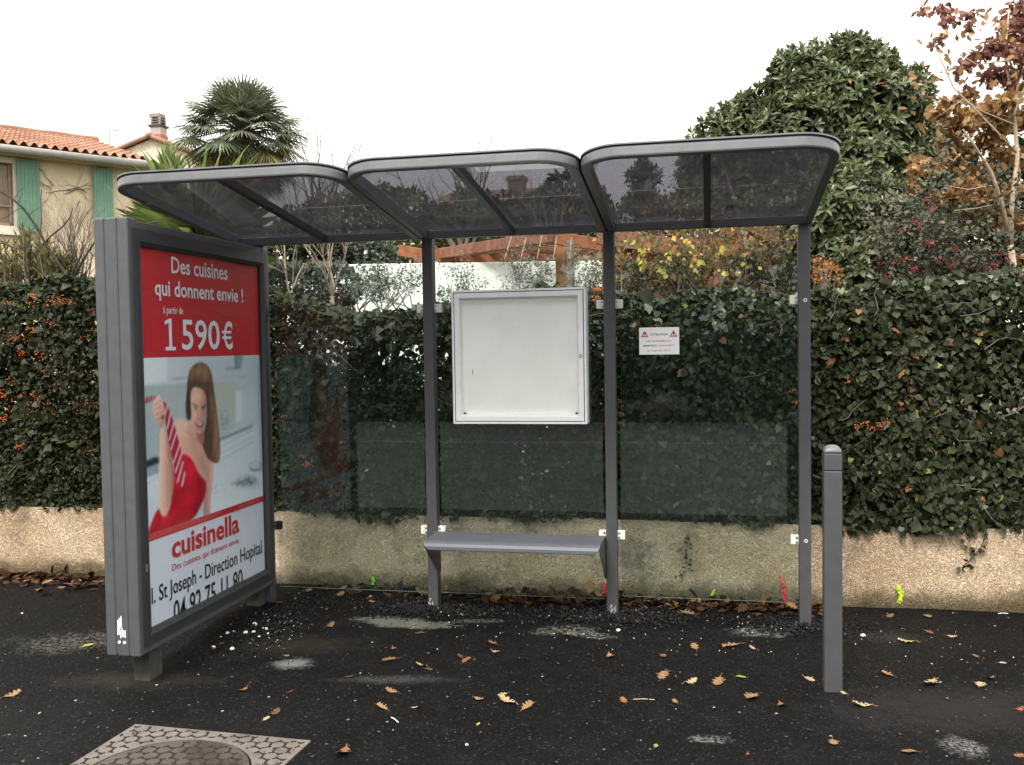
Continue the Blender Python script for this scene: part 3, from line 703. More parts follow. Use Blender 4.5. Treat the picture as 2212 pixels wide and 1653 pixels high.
f2 = lambda a, b_: F2(a, b_)
letters('lettering', 'Des cuisines', M['printwhite'], (-1.070, 2.097, -0.460, 2.187), f2, po, 0.016)
letters('lettering', 'qui donnent envie !', M['printwhite'], (-1.232, 1.943, -0.273, 2.057), f2, po, 0.018)
letters('lettering', 'à partir de', M['printwhite'], (-1.160, 1.864, -0.966, 1.917), f2, po, 0.006)
letters('lettering', '590', M['printwhite'], (-0.985, 1.678, -0.572, 1.850), f2, po, 0.012)
letters('lettering', 'C', M['printwhite'], (-0.522, 1.678, -0.420, 1.850), f2, po, 0.020)
q = MB(); F4 = yz(17)
for z in (1.742, 1.775): q.flat([(-0.545, z), (-0.440, z), (-0.432, z + .0165), (-0.545, z + .0165)], F4, 0)
q.build('lettering', M['printwhite'], po, fixn=False)
q = MB(); q.flat([(-1.147, 1.678), (-1.048, 1.678), (-1.048, 1.697), (-1.083, 1.697), (-1.083, 1.850), (-1.106, 1.850), (-1.150, 1.835), (-1.147, 1.816), (-1.112, 1.826), (-1.112, 1.697), (-1.147, 1.697)], F2, 0); q.build('lettering', M['printwhite'], po, fixn=False)
letters('lettering', '*', M['printpink'], (-0.392, 1.822, -0.365, 1.846), f2, po)
F3 = yz(16); f3 = lambda a, b_: F3(a, b_)
letters('lettering', 'www.cuisinella.com', M['printpink'], (-0.410, 0.697, -0.124, 0.722), f3, po, -0.005)
letters('lettering', 'cuisinella', M['red'], (-1.142, 0.547, -0.396, 0.671), f2, po, 0.026)
letters('lettering', '®', M['printpink'], (-0.415, 0.668, -0.395, 0.684), f2, po)
letters('lettering', 'Des cuisines qui donnent envie.', M['red'], (-1.144, 0.472, -0.396, 0.520), f2, po, 0.0)
letters('lettering', '.l. St Joseph - Direction Hopital', M['printblack'], (-1.366, 0.329, -0.106, 0.442), f2, po, 0.008)
letters('lettering', '04 92 75 11 80', M['printblack'], (-1.142, 0.192, -0.369, 0.319), f2, po, 0.008)
q = MB(); rr = random.Random(9)
for z in (0.7155, 0.7075, 0.6985):
    y = -1.36
    while y < (-0.62 if z > .70 else -0.66):
        l_ = rr.uniform(.006, .022); q.flat([(y, z), (y + l_, z), (y + l_, z + .0035), (y, z + .0035)], F3, 0); y += l_ + .004
q.build('small_print', M['printpink'], po, fixn=False)
q = MB(); z = 0.93
while z < 1.55:
    l_ = rr.uniform(.006, .02); q.flat([(-0.098, z), (-0.091, z), (-0.091, z + l_), (-0.098, z + l_)], f2 if False else F2, 0); z += l_ + .005
q.build('small_print', plain('print_grey', (.25, .28, .30)), po, fixn=False)
# --- the printed photograph: soft-edged inks painted on a fine grid of the sheet (its own height and width)
GY, GZ = 190, 150
yy, zz = np.meshgrid(np.linspace(-1.40, -0.045, GY), np.linspace(0.7235, 1.6405, GZ))
_d = np.stack([np.full(yy.shape, XP - CAMP.x), yy - CAMP.y, zz - CAMP.z], -1)
_z = _d @ np.array(CF)
XX = ((1106 + FPX * (_d @ np.array(CR)) / _z) * 1.085 - 330) * 3.594          # the measuring grid the outlines below were read on
YY = ((826.5 - FPX * (_d @ np.array(CU)) / _z) * 1.085 - 800) * 3.594
prng = np.random.default_rng(3)
def soft(a, k):
    for _ in range(k):
        a = np.pad(a, 1, 'edge'); a = (a[:-2, 1:-1] + a[2:, 1:-1] + a[1:-1, :-2] + a[1:-1, 2:] + 2 * a[1:-1, 1:-1]) / 6
    return a
IMG = np.zeros(yy.shape + (3,))
def L3(c): return np.array(lin(c)) * 1.5
def chaikin(p, it=2):
    for _ in range(it):
        o = []
        for i in range(len(p)):
            a, b_ = p[i], p[(i + 1) % len(p)]
            o += [(a[0] * .75 + b_[0] * .25, a[1] * .75 + b_[1] * .25), (a[0] * .25 + b_[0] * .75, a[1] * .25 + b_[1] * .75)]
        p = o
    return p
def mask(poly, edge):
    ins = np.zeros(yy.shape, bool); dmin = np.full(yy.shape, 1e9); n = len(poly)
    for i in range(n):
        (x0_, y0_), (x1_, y1_) = poly[i], poly[(i + 1) % n]
        c = ((y0_ > YY) != (y1_ > YY)); xi = (x1_ - x0_) * (YY - y0_) / ((y1_ - y0_) or 1e-9) + x0_; ins ^= c & (XX < xi)
        dx, dy = x1_ - x0_, y1_ - y0_; t_ = np.clip(((XX - x0_) * dx + (YY - y0_) * dy) / (dx * dx + dy * dy + 1e-9), 0, 1)
        dmin = np.minimum(dmin, np.hypot(XX - x0_ - t_ * dx, YY - y0_ - t_ * dy))
    return np.clip(.5 + np.where(ins, dmin, -dmin) / edge, 0, 1)
def ink(poly, rgb, smooth=True, edge=9, rgb2=None, ang=0.0, amt=1.0, tex=None):
    """lay one ink: rgb fading to rgb2 across the shape along ang"""
    m = mask(chaikin(poly) if smooth else poly, edge) * amt; c = L3(rgb)[None, None, :]
    if rgb2 is not None:
        xs_ = [p[0] for p in poly]; ys_ = [p[1] for p in poly]; q = (XX - np.mean(xs_)) * math.cos(ang) + (YY - np.mean(ys_)) * math.sin(ang)
        ex = max(abs((p[0] - np.mean(xs_)) * math.cos(ang) + (p[1] - np.mean(ys_)) * math.sin(ang)) for p in poly); g_ = np.clip(.5 + q / (2 * ex), 0, 1)[..., None]; c = c * (1 - g_) + L3(rgb2)[None, None, :] * g_
    if tex is not None: c = c * tex[..., None]
    IMG[:] = IMG * (1 - m[..., None]) + c * m[..., None]
def stroke(a, b_, wd, rgb, edge=5, amt=1.0):
    dx, dy = b_[0] - a[0], b_[1] - a[1]; l_ = math.hypot(dx, dy); nx_, ny_ = -dy / l_ * wd / 2, dx / l_ * wd / 2
    ink([(a[0] + nx_, a[1] + ny_), (b_[0] + nx_, b_[1] + ny_), (b_[0] - nx_, b_[1] - ny_), (a[0] - nx_, a[1] - ny_)], rgb, False, edge, amt=amt)
def oval(cx, cy, rx, ry, rgb, edge=8, n=20, rgb2=None, ang=0.0, amt=1.0): ink([(cx + rx * math.cos(2 * PI * k / n), cy + ry * math.sin(2 * PI * k / n)) for k in range(n)], rgb, False, edge, rgb2, ang, amt)
def shade(poly, k, edge, within=None):          # lighten or darken a soft area
    m = mask(chaikin(poly), edge) * (1 if within is None else within); m = m[..., None]; IMG[:] = IMG * (1 + (k - 1) * m)
IMG[:] = L3((166, 178, 187))
ink([(-60, 100), (1100, 100), (1100, 420), (-60, 420)], (176, 186, 195), False, 60, (158, 170, 180), 0)
ink([(-60, 130), (220, 130), (215, 340), (-60, 375)], (186, 195, 203), False, 14)
ink([(785, 100), (868, 100), (848, 230), (792, 232)], (92, 122, 134), False, 8, (120, 150, 160), 0); stroke((712, 232), (838, 226), 10, (92, 100, 108))
stroke((235, 315), (400, 311), 7, (96, 106, 114)); stroke((400, 311), (880, 300), 5, (120, 130, 138))
ink([(-60, 380), (400, 352), (620, 342), (830, 335), (825, 690), (660, 830), (380, 700), (150, 965), (-60, 1010)], (140, 155, 160), False, 10, (160, 170, 168), 0)
ink([(640, 345), (790, 340), (795, 640), (660, 660)], (158, 166, 158), False, 30, amt=.7); ink([(800, 420), (850, 415), (852, 660), (800, 690)], (184, 193, 198), False, 24)
oval(706, 660, 38, 88, (140, 152, 156), 20)
for k in range(26): 
    a, b_ = prng.uniform(676, 734), prng.uniform(585, 745); oval(a, b_, 5, 8, (178, 188, 190) if k % 2 else (96, 110, 118), 8, 8)
ink([(655, 832), (945, 712), (1100, 660), (1100, 1400), (560, 1500), (600, 1020)], (168, 180, 190), False, 12, (192, 201, 209), 1.2)
ink([(655, 820), (945, 702), (945, 722), (655, 845)], (98, 112, 118), False, 6)
for a, b_ in (((665, 895), (945, 748)), ((670, 950), (940, 815)), ((670, 1002), (940, 848))): stroke(a, b_, 4, (112, 124, 132), 7)
for a, b_ in (((665, 907), (945, 760)), ((670, 962), (940, 827))): stroke(a, b_, 6, (198, 206, 212), 9)
oval(965, 1052, 56, 46, (112, 138, 146), 12); oval(962, 1040, 46, 32, (168, 184, 190), 14); stroke((915, 1083), (1060, 1087), 10, (82, 100, 108), 8); stroke((920, 1066), (1060, 1070), 5, (198, 208, 213), 6)
oval(895, 1190, 110, 52, (160, 174, 182), 40); oval(895, 1172, 82, 48, (122, 148, 156), 14); oval(890, 1163, 66, 34, (164, 181, 188), 18)
for a, b_ in (((760, 1200), (900, 1170)), ((800, 1215), (930, 1150)), ((850, 1210), (960, 1165)), ((870, 1150), (940, 1195)), ((900, 1140), (930, 1210))): stroke(a, b_, 9, (58, 74, 80), 8)
stroke((600, 1250), (648, 1212), 5, (100, 114, 122), 7); stroke((615, 1282), (650, 1258), 4, (100, 114, 122), 7)
ink([(-60, 1040), (45, 1000), (120, 970), (158, 975), (155, 1030), (45, 1074), (-60, 1110)], (30, 40, 54), False, 8); ink([(-60, 1115), (150, 1042), (150, 1112), (-60, 1185)], (118, 130, 141), False, 8, (140, 151, 160), 1.5)
ink([(-60, 1190), (150, 1118), (150, 1400), (40, 1750), (-60, 1750)], (186, 195, 203), False, 10, (166, 177, 187), 1.4); stroke((-60, 1245), (150, 1150), 5, (112, 122, 132), 7)
IMG[:] = np.stack([soft(IMG[..., k], 2) for k in range(3)], -1)
SK, SKD, SKL = (196, 154, 140), (150, 104, 94), (218, 184, 170)
ink([(560, 1060), (585, 1000), (622, 990), (612, 1150), (590, 1300), (588, 1440), (588, 1520), (525, 1520), (530, 1300), (545, 1170)], (150, 104, 96), True, 10, (206, 168, 156), 0)
ink([(275, 690), (300, 662), (340, 652), (395, 682), (430, 655), (520, 740), (560, 900), (590, 1000), (575, 1080), (545, 1190), (470, 1120), (410, 1000), (345, 960), (305, 900), (280, 780)], (204, 163, 148), True, 9, (184, 138, 124), .6)
shade([(300, 668), (345, 656), (390, 700), (380, 780), (340, 800), (300, 760)], 1.22, 60); shade([(400, 700), (440, 760), (520, 900), (575, 1060), (550, 1160), (490, 1060), (430, 940)], .74, 70); shade([(440, 860), (480, 850), (520, 960), (480, 1000)], 1.16, 50)
stroke((350, 745), (425, 790), 9, (160, 116, 104), 26, .6)
streak = 1 + .16 * np.sin(XX * .11 + 1.6 * np.sin(YY * .006) + YY * .012) + .16 * np.sin(XX * .33 + YY * .02 + 2) + .12 * prng.normal(size=yy.shape)
hair = [(398, 270), (425, 215), (470, 178), (525, 174), (575, 210), (602, 280), (614, 400), (640, 560), (660, 740), (672, 900), (668, 1010), (640, 1030), (600, 1022), (560, 990), (530, 920), (505, 820), (540, 740), (560, 600), (540, 450), (470, 380), (425, 400), (418, 480), (428, 560), (424, 668), (384, 668), (375, 560), (384, 420)]
ink(hair, (70, 52, 42), True, 10, (92, 70, 52), .35, tex=np.clip(streak, .5, 1.7))
shade([(420, 240), (470, 190), (540, 190), (580, 260), (560, 330), (480, 290), (420, 320)], 3.0, 90, mask(chaikin(hair), 10)); shade([(600, 420), (640, 600), (664, 900), (660, 1020), (630, 960), (610, 700)], 2.4, 60, mask(chaikin(hair), 10))
shade([(555, 470), (580, 620), (596, 860), (585, 990), (545, 930), (515, 840), (550, 720)], .6, 60); shade([(376, 470), (415, 400), (424, 560), (420, 664), (386, 664)], .55, 40, mask(chaikin(hair), 10))
face = [(424, 420), (455, 390), (510, 398), (545, 440), (555, 520), (552, 610), (535, 700), (512, 760), (485, 782), (462, 745), (440, 685), (426, 610), (422, 520)]
ink([(462, 740), (485, 790), (525, 735), (535, 830), (520, 880), (475, 840)], (138, 92, 84), True, 18)
ink(face, (208, 166, 152), True, 8, (164, 116, 104), .15)
shade([(440, 440), (475, 408), (520, 420), (510, 500), (455, 505)], 1.18, 60); shade([(432, 590), (475, 600), (468, 660), (440, 665)], 1.16, 40); shade([(525, 430), (552, 470), (556, 600), (530, 720), (505, 770), (525, 640)], .70, 50); shade([(424, 430), (545, 420), (548, 450), (470, 415), (424, 470)], .72, 30)
shade([(478, 560), (500, 560), (514, 650), (490, 668), (468, 652)], .86, 26); shade([(486, 560), (496, 560), (500, 640), (488, 648)], 1.2, 14); stroke((474, 660), (512, 660), 7, (120, 74, 66), 12, .6)
stroke((430, 522), (478, 550), 9, (72, 50, 44), 10); stroke((508, 556), (552, 532), 9, (66, 46, 40), 10)
shade([(430, 545), (480, 548), (478, 585), (435, 582)], .72, 24); shade([(506, 552), (552, 548), (550, 588), (508, 586)], .68, 24)
oval(453, 564, 14, 7, (226, 220, 214), 7); oval(531, 570, 13, 7, (214, 206, 200), 7); oval(457, 564, 8, 9, (40, 38, 42), 6); oval(528, 570, 8, 9, (40, 38, 42), 6); stroke((437, 555), (472, 556), 5, (46, 34, 32), 6); stroke((512, 561), (548, 560), 5, (46, 34, 32), 6)
ink([(456, 678), (480, 688), (505, 688), (536, 674), (530, 705), (510, 736), (486, 740), (466, 716)], (126, 40, 48), True, 7); ink([(468, 692), (500, 696), (524, 687), (516, 700), (498, 705), (476, 701)], (226, 216, 210), True, 7); stroke((472, 726), (514, 730), 9, (196, 108, 106), 9)
shade([(440, 680), (458, 670), (462, 730), (452, 740)], .8, 22); shade([(476, 750), (505, 748), (500, 775), (482, 778)], 1.12, 18)
dress = [(330, 955), (365, 945), (410, 968), (450, 1025), (480, 1100), (515, 1150), (556, 1180), (545, 1300), (510, 1380), (450, 1500), (300, 1600), (20, 1720), (70, 1570), (145, 1385), (200, 1470), (240, 1420), (265, 1280), (270, 1100), (300, 1000)]
ink(dress, (192, 26, 50), True, 9, (150, 14, 36), .5)
fold = 1 + .20 * np.sin(XX * .030 + YY * .018) * np.sin(YY * .011 - XX * .012 + 1)
m_ = mask(chaikin(dress), 9)[..., None]; IMG[:] = IMG * (1 - m_) + IMG * fold[..., None] * m_
shade([(470, 1100), (520, 1160), (550, 1190), (540, 1300), (500, 1385), (450, 1490), (480, 1330), (490, 1220)], .66, 50); shade([(340, 965), (390, 960), (440, 1060), (420, 1140), (350, 1060)], 1.2, 60); shade([(270, 1230), (320, 1200), (300, 1380), (240, 1480)], .66, 50); shade([(60, 1620), (150, 1400), (180, 1480), (110, 1640)], .72, 40)
ink([(215, 740), (250, 900), (262, 985), (280, 1100), (275, 1260), (240, 1400), (215, 1250), (210, 980)], (176, 130, 118), True, 10, (140, 96, 88), 0)
ink([(160, 725), (207, 722), (212, 900), (222, 1000), (258, 1060), (262, 1240), (238, 1420), (208, 1482), (172, 1466), (150, 1390), (152, 1180), (160, 940)], (220, 186, 172), True, 9, (168, 122, 110), 0)
shade([(190, 1000), (225, 1020), (250, 1080), (240, 1300), (210, 1440), (215, 1200)], .86, 50)
ink([(0, 484), (28, 478), (110, 456), (135, 462), (108, 500), (28, 528), (0, 536)], (146, 36, 62), True, 6, (104, 20, 44), 1.57); stroke((62, 505), (78, 470), 7, (198, 168, 178)); stroke((95, 498), (108, 462), 6, (198, 168, 178)); stroke((26, 520), (40, 482), 6, (198, 168, 178))
tie = [(182, 495), (215, 525), (245, 590), (275, 680), (320, 830), (350, 980), (385, 1130), (372, 1190), (345, 1228), (300, 1180), (268, 1010), (238, 860), (210, 720), (195, 590)]
ink(tie, (112, 16, 42), True, 6, (176, 36, 66), 0)
for a, b_ in (((240, 832), (278, 680)), ((252, 918), (300, 765)), ((272, 1030), (335, 850)), ((290, 1105), (345, 940)), ((308, 1190), (355, 1015)), ((345, 1222), (370, 1105)), ((222, 740), (250, 600)), ((205, 620), (222, 540))): stroke(a, b_, 9, (208, 180, 188), 7)
ink([(92, 575), (102, 515), (125, 470), (150, 452), (172, 478), (190, 520), (205, 590), (208, 650), (190, 712), (165, 735), (140, 690), (108, 630)], (218, 180, 166), True, 8, (172, 126, 114), .5)
for a, b_ in (((108, 545), (168, 500)), ((104, 585), (176, 545)), ((112, 625), (184, 588)), ((128, 665), (190, 630))): stroke(a, b_, 6, (140, 96, 86), 12, .8)
oval(184, 640, 12, 20, (90, 56, 54), 12)
IMG[:] = np.stack([soft(IMG[..., k], 1) for k in range(3)], -1) * (1 + .035 * prng.normal(size=yy.shape))[..., None]
IMG[:] = np.clip(IMG, .004, .9)
me = bpy.data.meshes.new('photograph'); o_ = parent_origin(po); V = np.stack([np.full(yy.shape, XP + .00065 - o_.x), yy - o_.y, zz - o_.z], -1).reshape(-1, 3)
me.from_pydata(V.tolist(), [], [(j * GY + i, j * GY + i + 1, (j + 1) * GY + i + 1, (j + 1) * GY + i) for j in range(GZ - 1) for i in range(GY - 1)])
ca = me.color_attributes.new('print', 'FLOAT_COLOR', 'POINT'); ca.data.foreach_set('color', np.concatenate([IMG.reshape(-1, 3), np.ones((GY * GZ, 1))], 1).reshape(-1).astype(np.float32)); me.materials.append(M['print'])
ph = bpy.data.objects.new('photograph', me); COL.objects.link(ph); ph.parent = po
# dead twigs left lying across the top of the panel
tw = thing('bare_twig', 'bare forked twig arching over the top of the advertising panel', 'twig', at(235, 505, 4.65))
mb = MB()
for path_, r0 in (([(236, 505), (265, 480), (275, 465), (310, 446), (330, 436)], .0035), ([(240, 503), (280, 495), (320, 482), (372, 470)], .0035), ([(231, 505), (232, 488), (231, 472)], .003), ([(275, 465), (262, 440), (243, 412), (228, 400)], .0022)):
    pts = [at(x, y, 4.9 + .02 * k) for k, (x, y) in enumerate(path_)]; mb.tube(pts, [r0 * (1 - .12 * k) for k in range(len(pts))], 5)
mb.build('stem', M['greybark'], tw)

# ================================================================== BOLLARD AND MANHOLE
bo = thing('bollard', 'square charcoal metal bollard with rounded cap on the asphalt', 'bollard', (1.161, -1.03, 0))
hw = 0.0415; by = -1.03
mb = MB(); mb.box((1.161 - hw, by - hw, -.05), (1.161 + hw, by + hw, 1.0605)); mb.build('shaft', M['grey'], bo, bevel=.005)
mb = MB(); mb.box((1.161 - hw, by - hw, 1.0625), (1.161 + hw, by + hw, 1.1445)); mb.build('sleeve', M['grey'], bo, bevel=.005)
mb = MB(); n = 28; rings_ = []
for k in range(9):
    a = k / 8 * PI / 2; s_ = math.cos(a) ** 0.8; z = 1.1465 + 0.036 * math.sin(a)
    ring_ = []
    for j in range(n):
        th_ = 2 * PI * j / n + PI / n; c_, s2_ = math.cos(th_), math.sin(th_); e = 0.22 + 0.5 * (k / 8)
        ring_.append((1.161 + hw * max(s_, .02) * math.copysign(abs(c_) ** e, c_), by + hw * max(s_, .02) * math.copysign(abs(s2_) ** e, s2_), z))
    rings_.append(ring_)
vs = [p for r_ in rings_ for p in r_]
mb.add(vs, [(k * n + j, k * n + (j + 1) % n, (k + 1) * n + (j + 1) % n, (k + 1) * n + j) for k in range(8) for j in range(n)] + [tuple(8 * n + j for j in range(n)), tuple(range(n - 1, -1, -1))])
mb.build('cap', M['greyroof'], bo, smooth=True)

mh = thing('manhole_cover', 'round cast iron manhole lid in a pale patterned square frame', 'manhole cover', (-1.53, -2.44, 0.0))
def mat_iron(name, c0, c1, wet):
    m, t, b = base_mat(name)
    c = ramp(t, noise(t, 9, 6, .65), [(0.3, c0), (0.7, c1)])
    c = mixcol(t, 0.6, c, ramp(t, noise(t, 160, 3), [(.3, .5), (.7, 1.4)]), 'MULTIPLY')
    b.inputs['Roughness'].default_value = 0.75
    if wet:
        k = ramp(t, noise(t, 4.5, 4, .6), [(0.44, 0.0), (0.54, 1.0)])
        c = mixcol(t, mathn(t, 'MULTIPLY', k, 0.75), c, (0.035, 0.026, 0.020)); t.links.new(ramp(t, k, [(0.0, .6), (1.0, .22)]), b.inputs['Roughness'])
    t.links.new(c, b.inputs['Base Color']); bump(t, b, noise(t, 140, 4), .5, .002); return m
mi_f = mat_iron('dusty_frame_iron', (0.085, 0.070, 0.062), (0.165, 0.140, 0.125), False)
mi_l = mat_iron('lid_iron', (0.045, 0.032, 0.025), (0.095, 0.072, 0.058), True)
mcx, mcy, mhs, mrot, mr = -1.525, -2.435, 0.428, -0.036, 0.335
def mp(a, b_, z): return (mcx + a * math.cos(mrot) - b_ * math.sin(mrot), mcy + a * math.sin(mrot) + b_ * math.cos(mrot), z)
mb = MB(); n = 64; sq = []
for k in range(n):
    a = 2 * PI * k / n; c_, s_ = math.cos(a), math.sin(a); f_ = mhs / max(abs(c_), abs(s_)); sq.append((c_ * f_, s_ * f_))
ci = [(mr * 1.012 * math.cos(2 * PI * k / n), mr * 1.012 * math.sin(2 * PI * k / n)) for k in range(n)]
vs = [mp(*p, .006) for p in sq] + [mp(*p, .006) for p in ci] + [mp(*p, -.03) for p in sq] + [mp(*p, -.03) for p in ci]
fs = []
for k in range(n):
    k2 = (k + 1) % n; fs += [(k, k2, n + k2, n + k), (n + k, n + k2, 3 * n + k2, 3 * n + k), (k2, k, 2 * n + k, 2 * n + k2)]
mb.add(vs, fs)
GRV = plain('groove_dirt', (.028, .023, .020), .95, .1, .3, 60)
def yribs(mb, inside, z0, z1):
    a_ = 0.036; rows = int(.6 / (1.5 * a_))
    for j in range(-rows, rows + 1):
        for i in range(-20, 21):
          for up in (0, 1):
            cx = (i + .5 * (j % 2)) * math.sqrt(3) * a_; cy = j * 1.5 * a_ + up * a_ ; a0 = (-PI / 2 if up == 0 else PI / 2) + PI
            cx, cy = cx * math.cos(.2) - cy * math.sin(.2), cx * math.sin(.2) + cy * math.cos(.2)
            for k in range(3):
                a = a0 + k * 2 * PI / 3 + .2; l_ = a_ * (.47 if (i + j + k) % 3 else .30)
                e = (cx + l_ * math.cos(a), cy + l_ * math.sin(a)); s_ = 0
                if inside(cx, cy) and inside(*e):
                    nx_, ny_ = -math.sin(a) * .0034, math.cos(a) * .0034
                    q_ = [(cx + nx_, cy + ny_), (cx - nx_, cy - ny_), (e[0] - nx_ * .8, e[1] - ny_ * .8), (e[0] + nx_ * .8, e[1] + ny_ * .8)]
                    mb.add([mp(*p, z1) for p in q_] + [mp(cx + (p[0] - cx) * 1.0 + (nx_ * 1.2 if ii in (0, 3) else -nx_ * 1.2), cy + (p[1] - cy) + (ny_ * 1.2 if ii in (0, 3) else -ny_ * 1.2), z0) for ii, p in enumerate(q_)],
                           [(0, 1, 2, 3), (0, 4, 5, 1), (1, 5, 6, 2), (2, 6, 7, 3), (3, 7, 4, 0)], 1)
yribs(mb, lambda a, b_: max(abs(a), abs(b_)) < mhs - .012 and math.hypot(a, b_) > mr * 1.05, .0055, .0078)
mb.build('frame', [mi_f, GRV], mh)
mb = MB(); vs = [mp(mr * .985 * math.cos(2 * PI * k / n), mr * .985 * math.sin(2 * PI * k / n), z) for z in (.0055, -.03) for k in range(n)]
mb.add(vs, [tuple(range(n))] + [(k2, k, n + k, n + k2) for k, k2 in ((k, (k + 1) % n) for k in range(n))])
yribs(mb, lambda a, b_: math.hypot(a, b_) < mr * .95, .005, .0075)
mb.build('lid', [mi_l, GRV], mh)
q = MB(); q.add([mp(mr * 1.03 * math.cos(2 * PI * k / n), mr * 1.03 * math.sin(2 * PI * k / n), -.012) for k in range(n)], [tuple(range(n))]); q.build('seat_ring', M['black'], mh)
# ================================================================== PLANTS: helpers
L_IVY = leafmat('ivy_leaf', [(0.0, (0.013, 0.017, 0.007)), (0.45, (0.027, 0.035, 0.013)), (0.75, (0.052, 0.063, 0.026)), (0.93, (0.15, 0.165, 0.12)), (0.955, (0.22, 0.235, 0.06)), (0.97, (0.14, 0.055, 0.025)), (1.0, (0.22, 0.10, 0.045))], 0.5, 0.22, 0.15)
L_PYR = leafmat('firethorn_leaf', [(0.0, (0.012, 0.014, 0.005)), (0.5, (0.024, 0.029, 0.010)), (0.88, (0.050, 0.055, 0.020)), (1.0, (0.13, 0.075, 0.030))], 0.5, 0.2, 0.15)
L_BERRY = leafmat('orange_berry', [(0.0, (0.42, 0.055, 0.014)), (0.6, (0.58, 0.115, 0.022)), (1.0, (0.66, 0.24, 0.03))], 0.35, 0.5, 0.05)
L_RBERRY = leafmat('red_berry', [(0.0, (0.30, 0.010, 0.015)), (1.0, (0.55, 0.03, 0.035))], 0.35, 0.5, 0.05)
L_LOQ = leafmat('loquat_leaf', [(0.0, (0.045, 0.060, 0.028)), (0.5, (0.098, 0.122, 0.050)), (0.85, (0.165, 0.190, 0.078)), (0.96, (0.24, 0.25, 0.12)), (1.0, (0.22, 0.13, 0.06))], 0.34, 0.6, 0.28)
L_OAK = leafmat('tan_oak_leaf', [(0.0, (0.18, 0.095, 0.040)), (0.5, (0.34, 0.19, 0.080)), (1.0, (0.50, 0.32, 0.16))], 0.7, 0.2, 0.35)
L_BACKLIT = leafmat('backlit_oak_leaf', [(0.0, (0.12, 0.050, 0.040)), (0.5, (0.23, 0.10, 0.078)), (1.0, (0.38, 0.21, 0.14))], 0.7, 0.2, 0.45)  # same oak, upper crown: backlight against the white sky put into the leaf colour
L_PALM = leafmat('palm_leaf', [(0.0, (0.075, 0.088, 0.055)), (0.6, (0.135, 0.155, 0.095)), (1.0, (0.26, 0.27, 0.16))], 0.5, 0.4, 0.2)
L_PALMDRY = leafmat('dry_palm_leaf', [(0.0, (0.11, 0.085, 0.045)), (0.6, (0.22, 0.19, 0.08)), (1.0, (0.30, 0.30, 0.11))], 0.7, 0.2, 0.25)
L_YUC = leafmat('yucca_leaf', [(0.0, (0.13, 0.18, 0.05)), (0.7, (0.26, 0.34, 0.10)), (0.92, (0.42, 0.47, 0.18)), (1.0, (0.50, 0.42, 0.28))], 0.45, 0.4, 0.25)
L_OLEA = leafmat('oleander_leaf', [(0.0, (0.09, 0.088, 0.035)), (0.6, (0.18, 0.165, 0.065)), (1.0, (0.30, 0.25, 0.11))], 0.55, 0.3, 0.25)
L_GREY = leafmat('grey_green_leaf', [(0.0, (0.045, 0.062, 0.045)), (0.6, (0.10, 0.125, 0.095)), (1.0, (0.19, 0.21, 0.16))], 0.6, 0.3, 0.2)
L_OLIVE = leafmat('olive_green_leaf', [(0.0, (0.050, 0.055, 0.020)), (0.6, (0.105, 0.11, 0.040)), (1.0, (0.19, 0.18, 0.07))], 0.6, 0.3, 0.2)
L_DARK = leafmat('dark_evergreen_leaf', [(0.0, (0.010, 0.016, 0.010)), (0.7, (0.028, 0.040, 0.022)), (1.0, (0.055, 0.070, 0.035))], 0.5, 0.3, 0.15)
L_VINE = leafmat('autumn_vine_leaf', [(0.0, (0.16, 0.10, 0.045)), (0.35, (0.13, 0.14, 0.045)), (0.6, (0.30, 0.28, 0.06)), (0.85, (0.52, 0.43, 0.09)), (1.0, (0.46, 0.15, 0.08))], 0.6, 0.3, 0.35)
L_COTO = leafmat('cotoneaster_leaf', [(0.0, (0.045, 0.050, 0.028)), (0.7, (0.095, 0.095, 0.058)), (1.0, (0.16, 0.12, 0.08))], 0.5, 0.3, 0.2)
L_WEED = leafmat('weed_leaf', [(0.0, (0.10, 0.20, 0.03)), (1.0, (0.22, 0.34, 0.06))], 0.5, 0.3, 0.3)

def grow(mb, p, d, length, rad, depth, rr, spread=0.55, kids=(2, 4), upw=0.12, ends=None, sides=5, wob=0.16):
    """a branch with wobble and side shoots; collects twig ends"""
    n = 5; pts = [Vector(p)]; dd = Vector(d).normalized()
    for i in range(n):
        dd = (dd + Vector((rr.gauss(0, wob), rr.gauss(0, wob), rr.gauss(0, wob) + upw))).normalized(); pts.append(pts[-1] + dd * (length / n))
    mb.tube(pts, [rad * (1 - 0.55 * i / n) for i in range(n + 1)], sides if rad > .008 else 4 if rad > .004 else 3, cap=False)
    if ends is not None and depth <= 1: ends.extend((q, dd) for q in pts[2:])
    if depth > 0:
        for _ in range(rr.randint(*kids)):
            i = rr.randint(2, n); ax = Vector((rr.gauss(0, 1), rr.gauss(0, 1), rr.gauss(0, 1))).normalized()
            nd = (dd + ax * spread * rr.uniform(.7, 1.5)).normalized()
            grow(mb, pts[i], nd, length * rr.uniform(.5, .8), rad * (1 - 0.5 * i / n) * .62, depth - 1, rr, spread, kids, upw, ends, sides, wob)
